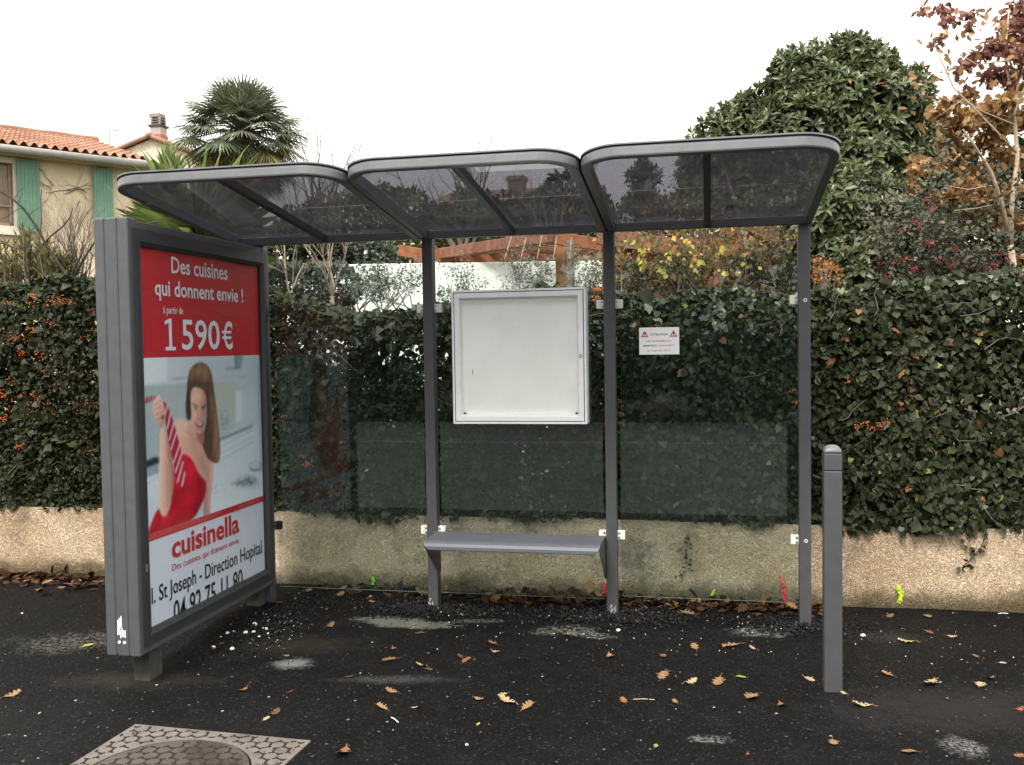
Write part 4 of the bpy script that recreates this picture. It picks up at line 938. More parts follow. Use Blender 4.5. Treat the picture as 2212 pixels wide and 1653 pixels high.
def blobpts(blobs, n, shell=(0.62, 1.0), inside=0.75):
    """points near the skins of several overlapping ellipsoids (centre, radii)"""
    C = np.array([list(b[0]) for b in blobs]); Rd = np.array([b[1] if not isinstance(b[1], (int, float)) else (b[1],) * 3 for b in blobs], float)
    wgt = (Rd[:, 0] * Rd[:, 2]); wgt = wgt / wgt.sum(); P, D = [], []
    while sum(len(p) for p in P) < n:
        m = n; k = rng.choice(len(blobs), m, p=wgt); u = unit(m); r_ = rng.uniform(shell[0], shell[1], m) ** 0.7
        q = C[k] + u * Rd[k] * r_[:, None]
        keep = np.ones(m, bool)
        for j in range(len(blobs)):
            e = np.sqrt((((q - C[j]) / Rd[j]) ** 2).sum(1)); keep &= (e > inside) | (k == j)
        P.append(q[keep]); D.append(u[keep])
    return np.concatenate(P)[:n], np.concatenate(D)[:n]
def foliage(name, parent, blobs, n, size, mat, tmpl=T_SIMPLE, up=0.4, shell=(0.5, 1.05), wid=1.0, jit=0.8, droop=0.0):
    P, D = blobpts(blobs, n, shell); d = D * .8 + unit(n) * jit; d[:, 2] += up - droop
    nn = unit(n) * .7 + D * .5; nn[:, 2] += .7
    return scatter(name, P, d, nn, size * rng.uniform(.6, 1.25, n), tmpl, mat, parent, wid=np.full(n, wid))
def B(px, py, dist, rpx, squash=(1, 1, 1)):
    r_ = rpx / FPX * dist; return (at(px, py, dist), (r_ * squash[0], r_ * squash[1], r_ * squash[2]))
def low(p, z=0.3): return (p.x, p.y, z)

# ================================================================== THE TWO HEDGES
def wv(x, z, s): return (math.sin(2.1 * x + s) + math.sin(4.7 * x + 1.3 * z + 2 * s) * .6 + math.sin(3.3 * z + 1.7 * x + s) * .7 + math.sin(9.3 * x - 5 * z + s) * .35) / 2.6
_w = np.vectorize(wv)
HT = [(-8, 2.26), (-4.4, 2.23), (-3.2, 2.17), (-2.5, 2.10), (-1.9, 1.93), (-1.2, 1.97), (-0.5, 2.00), (0.4, 1.98), (1.2, 2.05), (2.2, 2.07), (3.0, 2.14), (6, 2.2)]
def top(x): return np.interp(x, [a for a, _ in HT], [b for _, b in HT])
HOLES = [(*onY(915, 790, .75).xz, .26, .14, .28), (*onY(720, 760, .75).xz, .16, .14, .30), (*onY(1410, 690, .75).xz, .10, .08, .3), (*onY(1420, 890, .75).xz, .12, .10, .3), (*onY(1345, 900, .75).xz, .12, .14, .25),
         (*onY(1000, 740, .75).xz, .1, .1, .5), (*onY(2130, 870, .6).xz, .26, .10, .35), (*onY(2250, 700, .6).xz, .2, .08, .4), (*onY(2020, 960, .6).xz, .15, .07, .35)]
def hedge_points(xa_, xb_, n, dmean, thick=0.62, holes=None):
    P = []
    while sum(len(p) for p in P) < n:
        m = n * 2; x = rng.uniform(xa_, xb_, m); tp = top(x) + 0.06 * _w(x, 0 * x, 2.0) + 0.035 * _w(x * 3.1, 0 * x, 4.0); z = rng.uniform(0.44, 1.0, m) ** 1.0; z = 0.46 + (tp - 0.46) * rng.random(m)
        bot = 0.50 + 0.035 * _w(x * 2.2, 0 * x, 5.0); dep = np.minimum(rng.exponential(dmean, m), thick * rng.random(m) + .25)
        capz = rng.random(m) < 0.16; z = np.where(capz, tp - rng.exponential(.03, m), z); dep = np.where(capz, rng.uniform(0, .6, m), dep)
        y = 0.53 + 0.085 * _w(x, z, 0.4) + 0.06 * _w(x * 2.6, z * 2.8, 1.9) + dep + 0.10 * np.clip((z - tp + .18) / .18, 0, 1) - 0.05
        keep = z > bot
        for hx, hz, rx, rz, kp in (HOLES if holes is None else holes):
            q = ((x - hx) / rx) ** 2 + ((z - hz) / rz) ** 2; keep &= (q > 1 + .5 * rng.random(m)) | (rng.random(m) < kp * .8)
        P.append(np.stack([x, y, z, dep, capz], 1)[keep])
    return np.concatenate(P)[:n]
def hedge_leaves(name, parent, xa_, xb_, n, size, tmpl, mat, dmean, hang, tint_fn=None, wid=1.0):
    Q = hedge_points(xa_, xb_, n, dmean, holes=HOLES[:6] if name == 'inner_leaves' else None); nn = unit(n) * .75; nn[:, 1] -= 1.0; nn[:, 2] += np.where(Q[:, 4] > 0, 1.3, .35)
    d = unit(n) * .75; d[:, 2] -= hang; d[:, 1] -= .15
    tint = np.clip(rng.beta(2.2, 2.2, n) * .9 + .0, 0, 1) if tint_fn is None else tint_fn(Q, n)
    return scatter(name, Q[:, :3], d, nn, size * (.45 + 1.15 * rng.beta(1.6, 2.6, n)) * (1 + .25 * _w(Q[:, 0] * 1.9, Q[:, 2] * 2.1, 7.0)), tmpl, mat, parent, tint, np.full(n, wid))
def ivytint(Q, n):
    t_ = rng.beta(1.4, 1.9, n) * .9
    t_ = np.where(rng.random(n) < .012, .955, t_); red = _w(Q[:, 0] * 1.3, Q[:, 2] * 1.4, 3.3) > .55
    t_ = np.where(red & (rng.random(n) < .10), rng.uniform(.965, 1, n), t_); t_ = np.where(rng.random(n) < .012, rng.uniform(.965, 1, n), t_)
    return np.where((Q[:, 4] > 0) & (rng.random(n) < .5), np.clip(t_ + .42, 0, .935), t_)  # leaves along the hedge top tinted paler, a painted sky highlight
def berry_clusters(parent, spots, mat, rb, seed, name='berries'):
    rr = np.random.default_rng(seed); P = []
    for (p, r_, k) in spots[:98]:
        q = rr.normal(size=(k, 3)) * np.array([r_, r_ * .5, r_ * .55]) + np.array(p); P.append(q)
    for q in P: n = len(q); scatter('berry_cluster', q, unit(n), unit(n), rb * rng.uniform(.8, 1.2, n), T_BERRY, mat, parent)
def hedge_stems(parent, xa_, xb_, n, seed):
    rr = random.Random(seed); mb = MB()
    for i in range(n):
        x = rr.uniform(xa_, xb_); p = Vector((x, rr.uniform(.72, .9), .45)); grow(mb, p, (rr.uniform(-.5, .5), rr.uniform(-.1, .1), 1), rr.uniform(.6, .95), rr.uniform(.010, .020), 2, rr, .8, (2, 3), .05, None, 5, .2)
    return mb.build('branches', M['darktwig'], parent, smooth=True, fixn=False)
h1 = thing('firethorn_hedge', 'dark clipped hedge with orange berry clusters on the left of the wall', 'hedge', (-3.4, 0.75, 0.34))
hedge_leaves('leaves', h1, -6.6, 0.15, 95000, 0.036, T_SIMPLE, L_PYR, 0.13, .15, wid=.72)
hedge_leaves('inner_leaves', h1, -6.6, 0.15, 27000, 0.062, T_SIMPLE, L_PYR, 0.40, .2, wid=.9)
hedge_leaves('ivy', h1, -7.0, 0.25, 6000, 0.052, T_IVY, L_IVY, 0.10, .8, lambda Q, n: rng.beta(2, 2.4, n) * .75)
hedge_stems(h1, -5.5, 0.1, 26, 3)
sp = []
for (px, py, wpx, k) in ((125, 650, 32, 55), (150, 655, 12, 22), (70, 640, 14, 14), (20, 655, 12, 12), (35, 728, 22, 30), (15, 740, 16, 20), (70, 715, 16, 14), (120, 700, 18, 20), (205, 672, 14, 16), (85, 768, 20, 18), (182, 730, 14, 18),
                         (125, 783, 12, 18), (178, 790, 16, 16), (95, 802, 9, 10), (86, 866, 24, 26), (190, 870, 22, 60), (205, 880, 14, 26), (170, 885, 16, 12), (8, 905, 18, 24), (115, 893, 10, 9), (190, 975, 20, 20), (70, 850, 9, 7), (0, 845, 12, 12),
                         (655, 985, 10, 18), (665, 1003, 9, 18), (740, 955, 8, 10), (660, 1005, 9, 12), (690, 960, 6, 7), (610, 900, 8, 8), (765, 930, 7, 6), (1290, 628, 12, 34), (1288, 645, 9, 22)):
    sp.append((onY(px, py, 0.455 + .03 * rnd.random()), wpx * .5 * 6.1 / FPX, k))
for _ in range(44):
    px, py = rnd.uniform(0, 208), rnd.triangular(640, 1000, 700); sp.append((onY(px, py, 0.46 + .04 * rnd.random()), rnd.uniform(4, 9) * 6.1 / FPX, rnd.randint(4, 13)))
berry_clusters(h1, sp, L_BERRY, 0.0125, 5)
h2 = thing('ivy_hedge', 'ivy covered hedge with larger pale veined leaves on the right of the wall', 'hedge', (2.2, 0.75, 0.34))
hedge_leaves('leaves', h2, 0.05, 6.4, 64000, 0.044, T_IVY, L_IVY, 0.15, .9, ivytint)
hedge_leaves('small_leaves', h2, 0.05, 2.0, 7000, 0.046, T_SIMPLE, L_PYR, 0.10, .15, wid=.75)
hedge_leaves('inner_leaves', h2, 0.05, 6.4, 18000, 0.065, T_SIMPLE, L_PYR, 0.42, .2, wid=.9)
hedge_stems(h2, 0.1, 4.5, 24, 8)
berry_clusters(h2, [(onY(px, py, .45), wpx * .5 * 6.1 / FPX, k) for px, py, wpx, k in ((1915, 915, 18, 26), (1893, 922, 14, 14), (1870, 915, 10, 8), (1852, 925, 10, 8), (1790, 788, 8, 8), (1830, 825, 6, 5), (1712, 845, 7, 8), (1716, 870, 7, 8))], L_BERRY, 0.0115, 6)
def face_twigs(parent, xa_, xb_, n, seed):
    rr = random.Random(seed); mb = MB()
    for _ in range(n):
        x, z = rr.uniform(xa_, xb_), rr.uniform(.6, 1.9); a = rr.uniform(-1, 1) * .9; y = .50 + .085 * wv(x, z, .4) + rr.uniform(-.02, .06); pts = [Vector((x, y, z))]
        for k in range(4): a += rr.gauss(0, .35); pts.append(pts[-1] + Vector((math.cos(a) * .05, rr.uniform(-.012, .012), math.sin(a) * .05)))
        mb.tube(pts, [.004, .0036, .003, .0024, .0016], 4, cap=False)
    return mb.build('twigs', M['greybark'], parent, fixn=False)
face_twigs(h1, -5.2, 0, 60, 5); face_twigs(h2, .1, 4.2, 110, 6)
# a few hanging tendrils and weeds on the wall
wd = thing('wall_weed', 'thin green weed trailing down the wall right of the bench', 'weed', low(onY(1480, 1225, .47), .1))
mb = MB(); pts = [onY(x, y, .462) for x, y in ((1487, 1165), (1480, 1195), (1484, 1222), (1470, 1245))]; mb.tube(pts, .0025, 4); mb.build('stem', M['greybark'], wd)
P = np.array([list(pts[i % 4] + Vector((rnd.gauss(0, .018), -.006, rnd.gauss(0, .03)))) for i in range(34)])
scatter('leaves', P, unit(34), unit(34) * .5 + np.array([0, -1, .4]), .022, T_SIMPLE, L_IVY, wd)
w2 = thing('wall_weed', 'dry brown ivy sprig hanging over the wall at the far right', 'weed', low(onY(2100, 1200, .47), .3))
mb = MB(); pts = [onY(x, y, .462) for x, y in ((2132, 1150), (2118, 1185), (2092, 1215), (2080, 1222))]; mb.tube(pts, .003, 4)
pts2 = [onY(x, y, .462) for x, y in ((2105, 1200), (2096, 1180), (2090, 1165))]; mb.tube(pts2, .002, 4); mb.build('stem', M['darktwig'], w2)
P = np.array([list(p + Vector((rnd.gauss(0, .02), -.006, rnd.gauss(0, .02)))) for p in (pts + pts2) for _ in range(3)])
scatter('leaves', P, unit(len(P)), unit(len(P)) * .5 + np.array([0, -1, .4]), .03, T_IVY, L_IVY, w2, rng.uniform(.3, .5, len(P)))

# ================================================================== RIGHT-HAND TREES
lq = thing('loquat_tree', 'large leathery-leaved green tree rising behind the right end of the shelter', 'tree', low(at(1820, 700, 8.6)))
d0 = 8.6
blobs = [B(1600, 268, d0 + .3, 60), B(1655, 250, d0 + .2, 58), B(1548, 296, d0 + .2, 42), B(1718, 172, d0, 60), B(1785, 150, d0 + .1, 60), B(1842, 122, d0, 48), B(1885, 150, d0, 54), B(1960, 196, d0 + .1, 52), B(1915, 235, d0 - .2, 84), B(1800, 230, d0, 100), B(1715, 300, d0 - .1, 92),
         B(1850, 370, d0, 130), B(1790, 460, d0 - .5, 100), B(1880, 500, d0 - .5, 105), B(1830, 560, d0 - .6, 80), B(1950, 420, d0, 110), B(1700, 400, d0 + .4, 110), B(1560, 360, d0 + .6, 90), B(1740, 550, d0 - .2, 60), B(1985, 330, d0 + .3, 80)]
def rosettes(name, parent, blobs, n, size, mat, k=9, shell=(.78, 1.04), wid=.36, tmpl=T_LANCE, upb=.55):
    P, D = blobpts(blobs, n, shell, .8); S = D + unit(n) * .35; S[:, 2] += upb; S /= np.linalg.norm(S, axis=1, keepdims=True)
    A = np.cross(S, unit(n)); A /= np.linalg.norm(A, axis=1, keepdims=True); Bv = np.cross(S, A)
    PP, DD, NN, SZ = [], [], [], []
    for i in range(k):
        th_ = i * 2.4 + rng.uniform(-.3, .3, n); el = np.radians(22 + 62 * ((i + .5) / k)) + rng.normal(0, .16, n)
        rad = A * np.cos(th_)[:, None] + Bv * np.sin(th_)[:, None]; d = S * np.cos(el)[:, None] + rad * np.sin(el)[:, None]; d[:, 2] -= .22 * np.sin(el)
        PP.append(P - S * (.09 * size / .2 * i / k)[..., None] if False else P - S * (.35 * size * i / k)); DD.append(d); NN.append(S * np.sin(el)[:, None] - rad * np.cos(el)[:, None]); SZ.append(size * rng.uniform(.65, 1.15, n) * (0.7 + .5 * i / k))
    tint = np.repeat(np.clip(rng.beta(2.5, 2.5, n), 0, 1)[None, :], k, 0).reshape(-1) * .75 + rng.random(n * k) * .22
    tint = np.where(rng.random(n * k) < .012, 1.0, np.minimum(tint, .95))
    return scatter(name, np.concatenate(PP), np.concatenate(DD), np.concatenate(NN), np.concatenate(SZ), tmpl, mat, parent, tint, np.full(n * k, wid))
rosettes('crown', lq, blobs, 3900, .112, L_LOQ, shell=(.58, 1.16))
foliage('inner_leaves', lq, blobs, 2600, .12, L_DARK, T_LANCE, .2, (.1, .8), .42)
mb = MB(); rr = random.Random(21); b0 = Vector(low(at(1820, 700, 8.6)))
for bx in blobs: 
    m_ = (b0 + Vector(bx[0])) / 2 + Vector((rr.uniform(-.2, .2), rr.uniform(-.2, .2), rr.uniform(-.5, -.1))); mb.tube([b0 + Vector((rr.uniform(-.08, .08), 0, 0)), m_, bx[0]], [.055, .032, .012], 6)
mb.build('limbs', M['greybark'], lq, smooth=True)

ok_ = thing('oak_tree', 'young oak with dry tan leaves and a pale forked trunk at the right edge', 'tree', low(at(2192, 650, 6.9)))
d1 = 6.9
mb = MB()
def pl(pts, r0, r1, dd=0.0): 
    q = [at(x, y, d1 + dd * i) for i, (x, y) in enumerate(pts)]; mb.tube(q, [r0 + (r1 - r0) * i / (len(q) - 1) for i in range(len(q))], 8); return q
tr0 = pl([(2195, 680), (2191, 590), (2183, 530)], .026, .023)
pl([(2183, 530), (2186, 440), (2198, 340), (2192, 265), (2185, 200), (2170, 120), (2180, 20)], .021, .006, .05)
pl([(2181, 525), (2165, 440), (2140, 370), (2105, 315), (2080, 280)], .018, .006, -.06)
pl([(2196, 330), (2120, 250), (2060, 190), (2020, 100), (2000, 20)], .008, .003, .03); pl([(2190, 250), (2230, 150), (2240, 40)], .010, .005, .05)
pl([(2180, 130), (2110, 140), (2060, 110)], .006, .0025); pl([(2150, 400), (2090, 410), (2040, 400)], .005, .0025, -.05); pl([(2160, 440), (2110, 450), (2060, 455)], .005, .0025, -.05); pl([(2192, 270), (2120, 240), (2080, 215), (2030, 250)], .006, .0025)
mb.build('trunk', M['palebark'], ok_, smooth=True)
def oakcl(name, spots, n, mat, size=.064, sq=.6):
    bl = [B(x, y, d1 + rnd.uniform(.10, .55), r_ * .9, (1, .8, sq)) for x, y, r_ in spots]
    P, D = blobpts(bl, n, (.15, 1.0), .3); d = unit(n) * .8; d[:, 2] -= .35
    return scatter(name, P, d, unit(n) + np.array([0, -.3, .6]), size * rng.uniform(.6, 1.25, n), T_OAKLEAF, mat, ok_)
oakcl('leaves', [(2075, 265, 45), (2050, 225, 30), (2110, 240, 40), (2150, 260, 45), (2195, 260, 45), (2140, 300, 40), (2090, 320, 36), (2045, 305, 30), (2060, 345, 30), (2010, 360, 28), (2120, 370, 34), (2160, 330, 30), (2090, 410, 46), (2050, 420, 34), (2130, 425, 36), (2105, 455, 34), (2165, 465, 30), (2190, 410, 36), (2210, 480, 36), (1985, 350, 26), (2215, 340, 34), (1970, 400, 18), (2205, 560, 20), (2030, 240, 26), (2090, 205, 24), (2170, 220, 36), (2210, 250, 36)], 3600, L_OAK)
oakcl('backlit_leaves', [(2190, 60, 46), (2205, 120, 48), (2150, 100, 42), (2110, 120, 34), (2170, 160, 42), (2080, 145, 26), (2055, 45, 30), (2040, 20, 22), (2020, 90, 24), (2135, 165, 30), (2205, 20, 40), (2100, 30, 22), (2090, 60, 16), (2200, 185, 30), (2080, 180, 16), (2215, 90, 40), (2240, 150, 50), (2240, 60, 50), (1990, 20, 14)], 1500, L_BACKLIT)
foliage('twig_leaves', ok_, [B(2090, 170, 7, 130), B(2140, 280, 7, 130)], 200, .062, L_OAK, T_OAKLEAF)

ct = thing('cotoneaster_shrub', 'arching shrub with crimson berries growing above the ivy on the right', 'shrub', low(at(2030, 640, 6.9)))
mb = MB(); rr = random.Random(31); ends = []
for i in range(26):
    x0_ = rr.uniform(1900, 2150); p = at(x0_, 640, 6.9 + rr.uniform(-.15, .3)); tgt = at(x0_ + rr.uniform(-90, 90), rr.uniform(380, 540), 6.8 + rr.uniform(-.3, .4))
    grow(mb, p, (tgt - p), (tgt - p).length * .8, .008, 2, rr, .7, (2, 3), -.03, ends, 4, .13)
mb.build('stems', M['darktwig'], ct, fixn=False)
E_ = np.array([list(e[0]) for e in ends]); k = rng.integers(0, len(E_), 3600)
scatter('leaves', E_[k] + rng.normal(0, .03, (3600, 3)), unit(3600) + np.array([0, 0, .3]), unit(3600) * .6 + np.array([0, -.3, .8]), .036 * rng.uniform(.6, 1.3, 3600), T_SIMPLE, L_COTO, ct, wid=np.full(3600, .75))
csp = [(at(x, y, 6.65 + rnd.uniform(-.1, .15)), w_ * .5 * 6.7 / FPX, k) for x, y, w_, k in ((1973, 480, 8, 14), (2000, 430, 9, 14), (2012, 450, 9, 14), (1950, 495, 8, 10), (1988, 495, 8, 12), (2005, 525, 10, 14), (1915, 600, 10, 14), (1932, 565, 14, 16), (1960, 560, 10, 12), (1975, 580, 10, 14), (2035, 560, 9, 12), (2055, 575, 9, 14), (2060, 540, 9, 10), (2080, 590, 10, 14), (2100, 568, 9, 12), (2120, 560, 9, 10), (2150, 575, 10, 14), (2160, 550, 14, 18), (2140, 585, 9, 10), (1950, 625, 9, 10), (1935, 610, 8, 9), (2178, 560, 8, 8), (2185, 590, 8, 8), (2005, 470, 8, 9), (2040, 600, 9, 9), (1900, 570, 8, 9))]
berry_clusters(ct, csp, L_RBERRY, .0115, 15)

def shrub(name, label, cat, blobs, n, size, mat, group=None, tmpl=T_SIMPLE, wid=.6, up=.4, stems=10, bark='greybark', seed=1, shell=(.35, 1.05), jit=.8):
    lo_ = min(blobs, key=lambda b: b[0].z); c = sum((b[0] for b in blobs), Vector()) / len(blobs)
    t_ = thing(name, label, cat, (c.x, c.y, .34), group)
    foliage('leaves', t_, blobs, n, size, mat, tmpl, up, shell, wid, jit)
    mb = MB(); rr = random.Random(seed)
    for i in range(stems):
        b = blobs[i % len(blobs)]; e = b[0] + Vector((rr.uniform(-.6, .6) * b[1][0], rr.uniform(-.6, .6) * b[1][1], rr.uniform(-.2, .8) * b[1][2])); s_ = Vector((c.x + rr.uniform(-.2, .2), c.y + rr.uniform(-.2, .2), .34))
        mb.tube([s_, (s_ + e) / 2 + Vector((rr.uniform(-.15, .15), 0, rr.uniform(-.2, .1))), e], [.03, .02, .006], 5, cap=False)
    mb.build('stems', M[bark], t_, fixn=False)
    return t_
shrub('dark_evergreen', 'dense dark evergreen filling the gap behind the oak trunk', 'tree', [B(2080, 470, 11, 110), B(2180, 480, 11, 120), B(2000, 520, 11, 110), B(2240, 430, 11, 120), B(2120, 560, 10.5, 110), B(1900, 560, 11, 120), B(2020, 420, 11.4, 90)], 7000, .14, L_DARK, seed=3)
# ================================================================== LEFT-HAND PLANTS
pm = thing('palm_tree', 'fan palm with a round crown of split leaves left of the shelter roof', 'palm', low(at(525, 700, 16)))
pc0 = at(525, 285, 16)
mb = MB(); b0 = Vector(low(at(525, 700, 16))); pts = [b0 + (pc0 - b0) * (i / 14) + Vector((.03 * math.sin(i), .03 * math.cos(i * 1.3), 0)) for i in range(15)]
mb.tube(pts, [.13 + .03 * (i > 8) + .012 * (i % 2) for i in range(15)], 9); mb.build('trunk', plain('fibrous_palm_trunk', (.07, .05, .035), .95, .1, .4, 30, .8, 50, .02), pm, smooth=True)
def fan(mbP, pos, d, size, nb, P, D, Nn, S, droop):
    d = Vector(d).normalized(); sd = d.cross(Vector((0, 0, 1))); sd = sd.normalized() if sd.length > .05 else Vector((1, 0, 0)); up = sd.cross(d).normalized()
    for k in range(nb):
        a = (k / (nb - 1) - .5) * 2 * R(125); dd = d * math.cos(a) + sd * math.sin(a) + up * .10
        dd.z -= droop * (0.35 + .4 * abs(math.sin(a))) + rnd.uniform(0, .1)
        P.append(list(pos)); D.append(list(dd)); Nn.append(list(up)); S.append(size * (.72 + .28 * math.cos(a * .8)) * rnd.uniform(.9, 1.05))
gr = [[], [], [], []]; dr_ = [[], [], [], []]; mb = MB(); rr = random.Random(5)
for i in range(124):
    el = -1.05 + 2.45 * (i / 123) ** 1.1 ; az = i * 2.39996 + rr.uniform(-.2, .2); d = Vector((math.cos(az) * math.cos(el), math.sin(az) * math.cos(el), math.sin(el) + .02)).normalized()
    pe = pc0 + d * rr.uniform(.55, .98) * (1 - .50 * max(0, d.z)) + Vector((0, 0, .05)); dry = el < -.55 or (el < -.2 and rr.random() < .35)
    mb.tube([pc0, pc0 + d * .3 + Vector((0, 0, .08)), pe], [.016, .012, .007], 4, cap=False)
    fan(mb, pe, d, rr.uniform(.50, .64) * (1 - .20 * max(0, d.z)), 31, *(dr_ if dry else gr), .55 if dry else .34 + .25 * (el < .5))
mb.build('petioles', M['bark'], pm, fixn=False)
T_FAN = ([(0, .5, 0), (0, -.5, 0), (.5, .9, .04), (.5, -.9, .04), (1, 0, -.04)], [(0, 1, 3, 2), (2, 3, 4)])
scatter('crown', gr[0], gr[1], gr[2], np.array(gr[3]), T_FAN, L_PALM, pm, wid=np.full(len(gr[0]), .035))
scatter('dry_fronds', dr_[0], dr_[1], dr_[2], np.array(dr_[3]), T_FAN, L_PALMDRY, pm, wid=np.full(len(dr_[0]), .03))

def spiky(name, label, cat, cpx, cpy, dist, nb, ln, wid, mat, base, elr=(-.25, 1.4), seed=2):
    t_ = thing(name, label, cat, low(at(cpx, base, dist))); c0 = at(cpx, cpy, dist); rr = random.Random(seed); P, D, Nn, S = [], [], [], []
    for i in range(nb):
        el = elr[0] + (elr[1] - elr[0]) * (i / nb) ** .9; az = i * 2.39996; d = Vector((math.cos(az) * math.cos(el), math.sin(az) * math.cos(el), math.sin(el)))
        P.append(list(c0 + Vector((0, 0, .15 * i / nb)))); D.append(list(d)); Nn.append(list(d.cross(Vector((0, 0, 1))).cross(d) if abs(d.z) < .98 else Vector((1, 0, 0)))); S.append(ln * rr.uniform(.8, 1.1))
    scatter('leaves', P, D, Nn, np.array(S), T_BLADE, mat, t_, wid=np.full(nb, wid))
    mb = MB(); mb.tube([low(at(cpx, base, dist)), c0 + Vector((0, 0, .1))], [.10, .08], 8); mb.build('trunk', M['bark'], t_, smooth=True); return t_
spiky('yucca', 'yellow-green yucca with sword leaves showing above the advertising panel', 'yucca', 428, 525, 8.8, 200, .88, .026, L_YUC, 760, (-.3, 1.0))
spiky('yucca', 'tall narrow yucca tips in front of the gabled house', 'yucca', 368, 385, 12, 44, .36, .035, L_YUC, 760, (.5, 1.5), 4)
# oleander-like bush at the far left: upright stems with narrow leaves
ol = thing('oleander_bush', 'upright narrow-leaved olive bush above the hedge at the far left', 'bush', low(at(60, 640, 8.3)))
mb = MB(); rr = random.Random(17); P, D = [], []
for i in range(52):
    x0_ = rr.uniform(-10, 140); p = at(x0_ * .6 + 30, 660, 8.3 + rr.uniform(-.2, .25)); tx = x0_ + rr.uniform(-20, 20); ty = 500 + abs(tx - 50) * .55 + rr.uniform(-12, 60); q = at(tx, ty, 8.3 + rr.uniform(-.25, .25))
    m_ = p.lerp(q, .5) + Vector((rr.gauss(0, .03), rr.gauss(0, .03), 0)); mb.tube([p, m_, q], [.006, .005, .003], 4, cap=False)
    for k in range(34):
        f_ = .35 + .65 * rr.random(); s_ = p.lerp(q, f_); dd = (q - p).normalized() + Vector((rr.gauss(0, .45), rr.gauss(0, .45), rr.gauss(0, .25))); P.append(list(s_)); D.append(list(dd))
mb.build('stems', M['greybark'], ol, fixn=False)
n = len(P); scatter('leaves', P, D, unit(n), .085 * rng.uniform(.6, 1.2, n), T_SIMPLE, L_OLEA, ol, wid=np.full(n, .19))
ol2 = thing('oleander_bush', 'smaller green narrow-leaved bush beside the dark diagonal branch', 'bush', low(at(120, 640, 7.6)))
bl = [B(112, 590, 8.4, 34), B(135, 580, 8.4, 26), B(90, 575, 8.4, 26)]
foliage('leaves', ol2, bl, 900, .075, L_OLIVE, T_SIMPLE, .5, (.1, 1.1), .19)
mb = MB(); [mb.tube([at(115 + 3 * i, 660, 8.4), at(95 + 14 * i, 575, 8.4)], [.006, .003], 4, cap=False) for i in range(4)]; mb.build('stems', M['greybark'], ol2, fixn=False)
bt = thing('bare_sapling', 'bare dark branched sapling leaning left in front of the shuttered house', 'sapling', low(at(150, 650, 8.05)))
mb = MB()
def tw_(pts, r0, r1, dd=8.05): q = [at(x, y, dd) for x, y in pts]; mb.tube(q, [r0 + (r1 - r0) * i / (len(q) - 1) for i in range(len(q))], 6)
tw_([(156, 660), (152, 605), (125, 568), (100, 530), (78, 488), (50, 450), (25, 428), (-15, 405)], .016, .008)
tw_([(92, 530), (110, 510), (135, 490), (150, 472), (158, 448)], .008, .004); tw_([(86, 545), (70, 530), (40, 538), (0, 525)], .006, .003); tw_([(96, 530), (88, 500), (90, 470), (88, 430), (90, 410)], .005, .003)
tw_([(152, 605), (165, 570), (178, 545)], .010, .007); tw_([(157, 605), (180, 560), (200, 530), (216, 500)], .010, .006); tw_([(160, 580), (190, 600), (216, 640)], .006, .003)
for a in (((25, 428), (25, 440), (40, 415), (52, 405)), ((50, 450), (38, 452), (10, 472), (0, 474)), ((78, 488), (70, 497), (60, 500)), ((25, 428), (12, 420), (8, 408)), ((62, 468), (72, 455), (88, 448)), ((40, 442), (44, 425), (50, 418))): tw_(a, .003, .0015)
mb.build('branches', M['darktwig'], bt, smooth=True, fixn=False)
bs = thing('bare_shrub', 'bare twiggy shrub with reddish grey stems against the cream house wall', 'shrub', low(at(170, 660, 8.6)))
mb = MB(); rr = random.Random(44)
for i in range(26):
    p = at(170 + rr.uniform(-14, 14), 640, 8.6 + rr.uniform(-.1, .1)); q = at(160 + (i - 13) * 5.6, 450 + 4 * abs(i - 13), 8.6); grow(mb, p, q - p, .50, .0075, 3, rr, .5, (2, 4), .05, None, 3, .12)
mb.build('stems', M['greybark'], bs, fixn=False)
sh2 = thing('seed_head_plant', 'dead plant with round dark seed heads left of the advertising panel', 'plant', low(at(190, 640, 7.85)))
mb = MB()
for x, y in ((181, 625), (186, 628), (192, 626), (198, 640), (203, 643), (215, 650), (212, 658), (126, 614), (137, 616), (165, 610)):
    p = at(x, y, 7.85); mb.tube([p, at(x - 4, 690, 7.85)], .0018, 3, cap=False); mb.lathe([(.002, p.z - .012), (.012, p.z - .006), (.014, p.z), (.010, p.z + .008), (.002, p.z + .012)], p.x, p.y, 8)
mb.build('stems', M['darktwig'], sh2, fixn=False)
shrub('light_green_tuft', 'small bright green tuft on the hedge top left of the panel', 'plant', [B(188, 622, 7.75, 20, (1.3, 1, .6)), B(168, 626, 7.75, 14, (1.3, 1, .6))], 260, .05, L_WEED, stems=3, seed=8)
# ================================================================== BEHIND THE SHELTER
def baretree(label, base, dist, targets, r0, bark, seed, ln=1.0, depth_=3, name='bare_tree', z0=.34):
    t_ = thing(name, label, 'tree', low(at(*base, dist), z0)); mb = MB(); rr = random.Random(seed); b0 = Vector(low(at(*base, dist), z0)); f0 = at(*base, dist)
    mb.tube([b0, f0.lerp(b0, .5) + Vector((.03, 0, 0)), f0], [r0 * 1.2, r0 * 1.05, r0], 7, cap=False)
    for (x, y) in targets:
        q = at(x, y, dist + rr.uniform(-.4, .4)); grow(mb, f0, q - f0, (q - f0).length * .75, r0 * .6, depth_, rr, .55, (2, 4), .06, None, 5, .12)
    mb.build('branches', M[bark], t_, smooth=True, fixn=False); return t_
baretree('pale bare tree forking beside the advertising panel seen through the gap under the roof', (718, 640), 8.4, [(700, 540), (735, 520), (660, 480), (760, 500), (690, 400), (720, 350)], .017, 'palebark', 3)
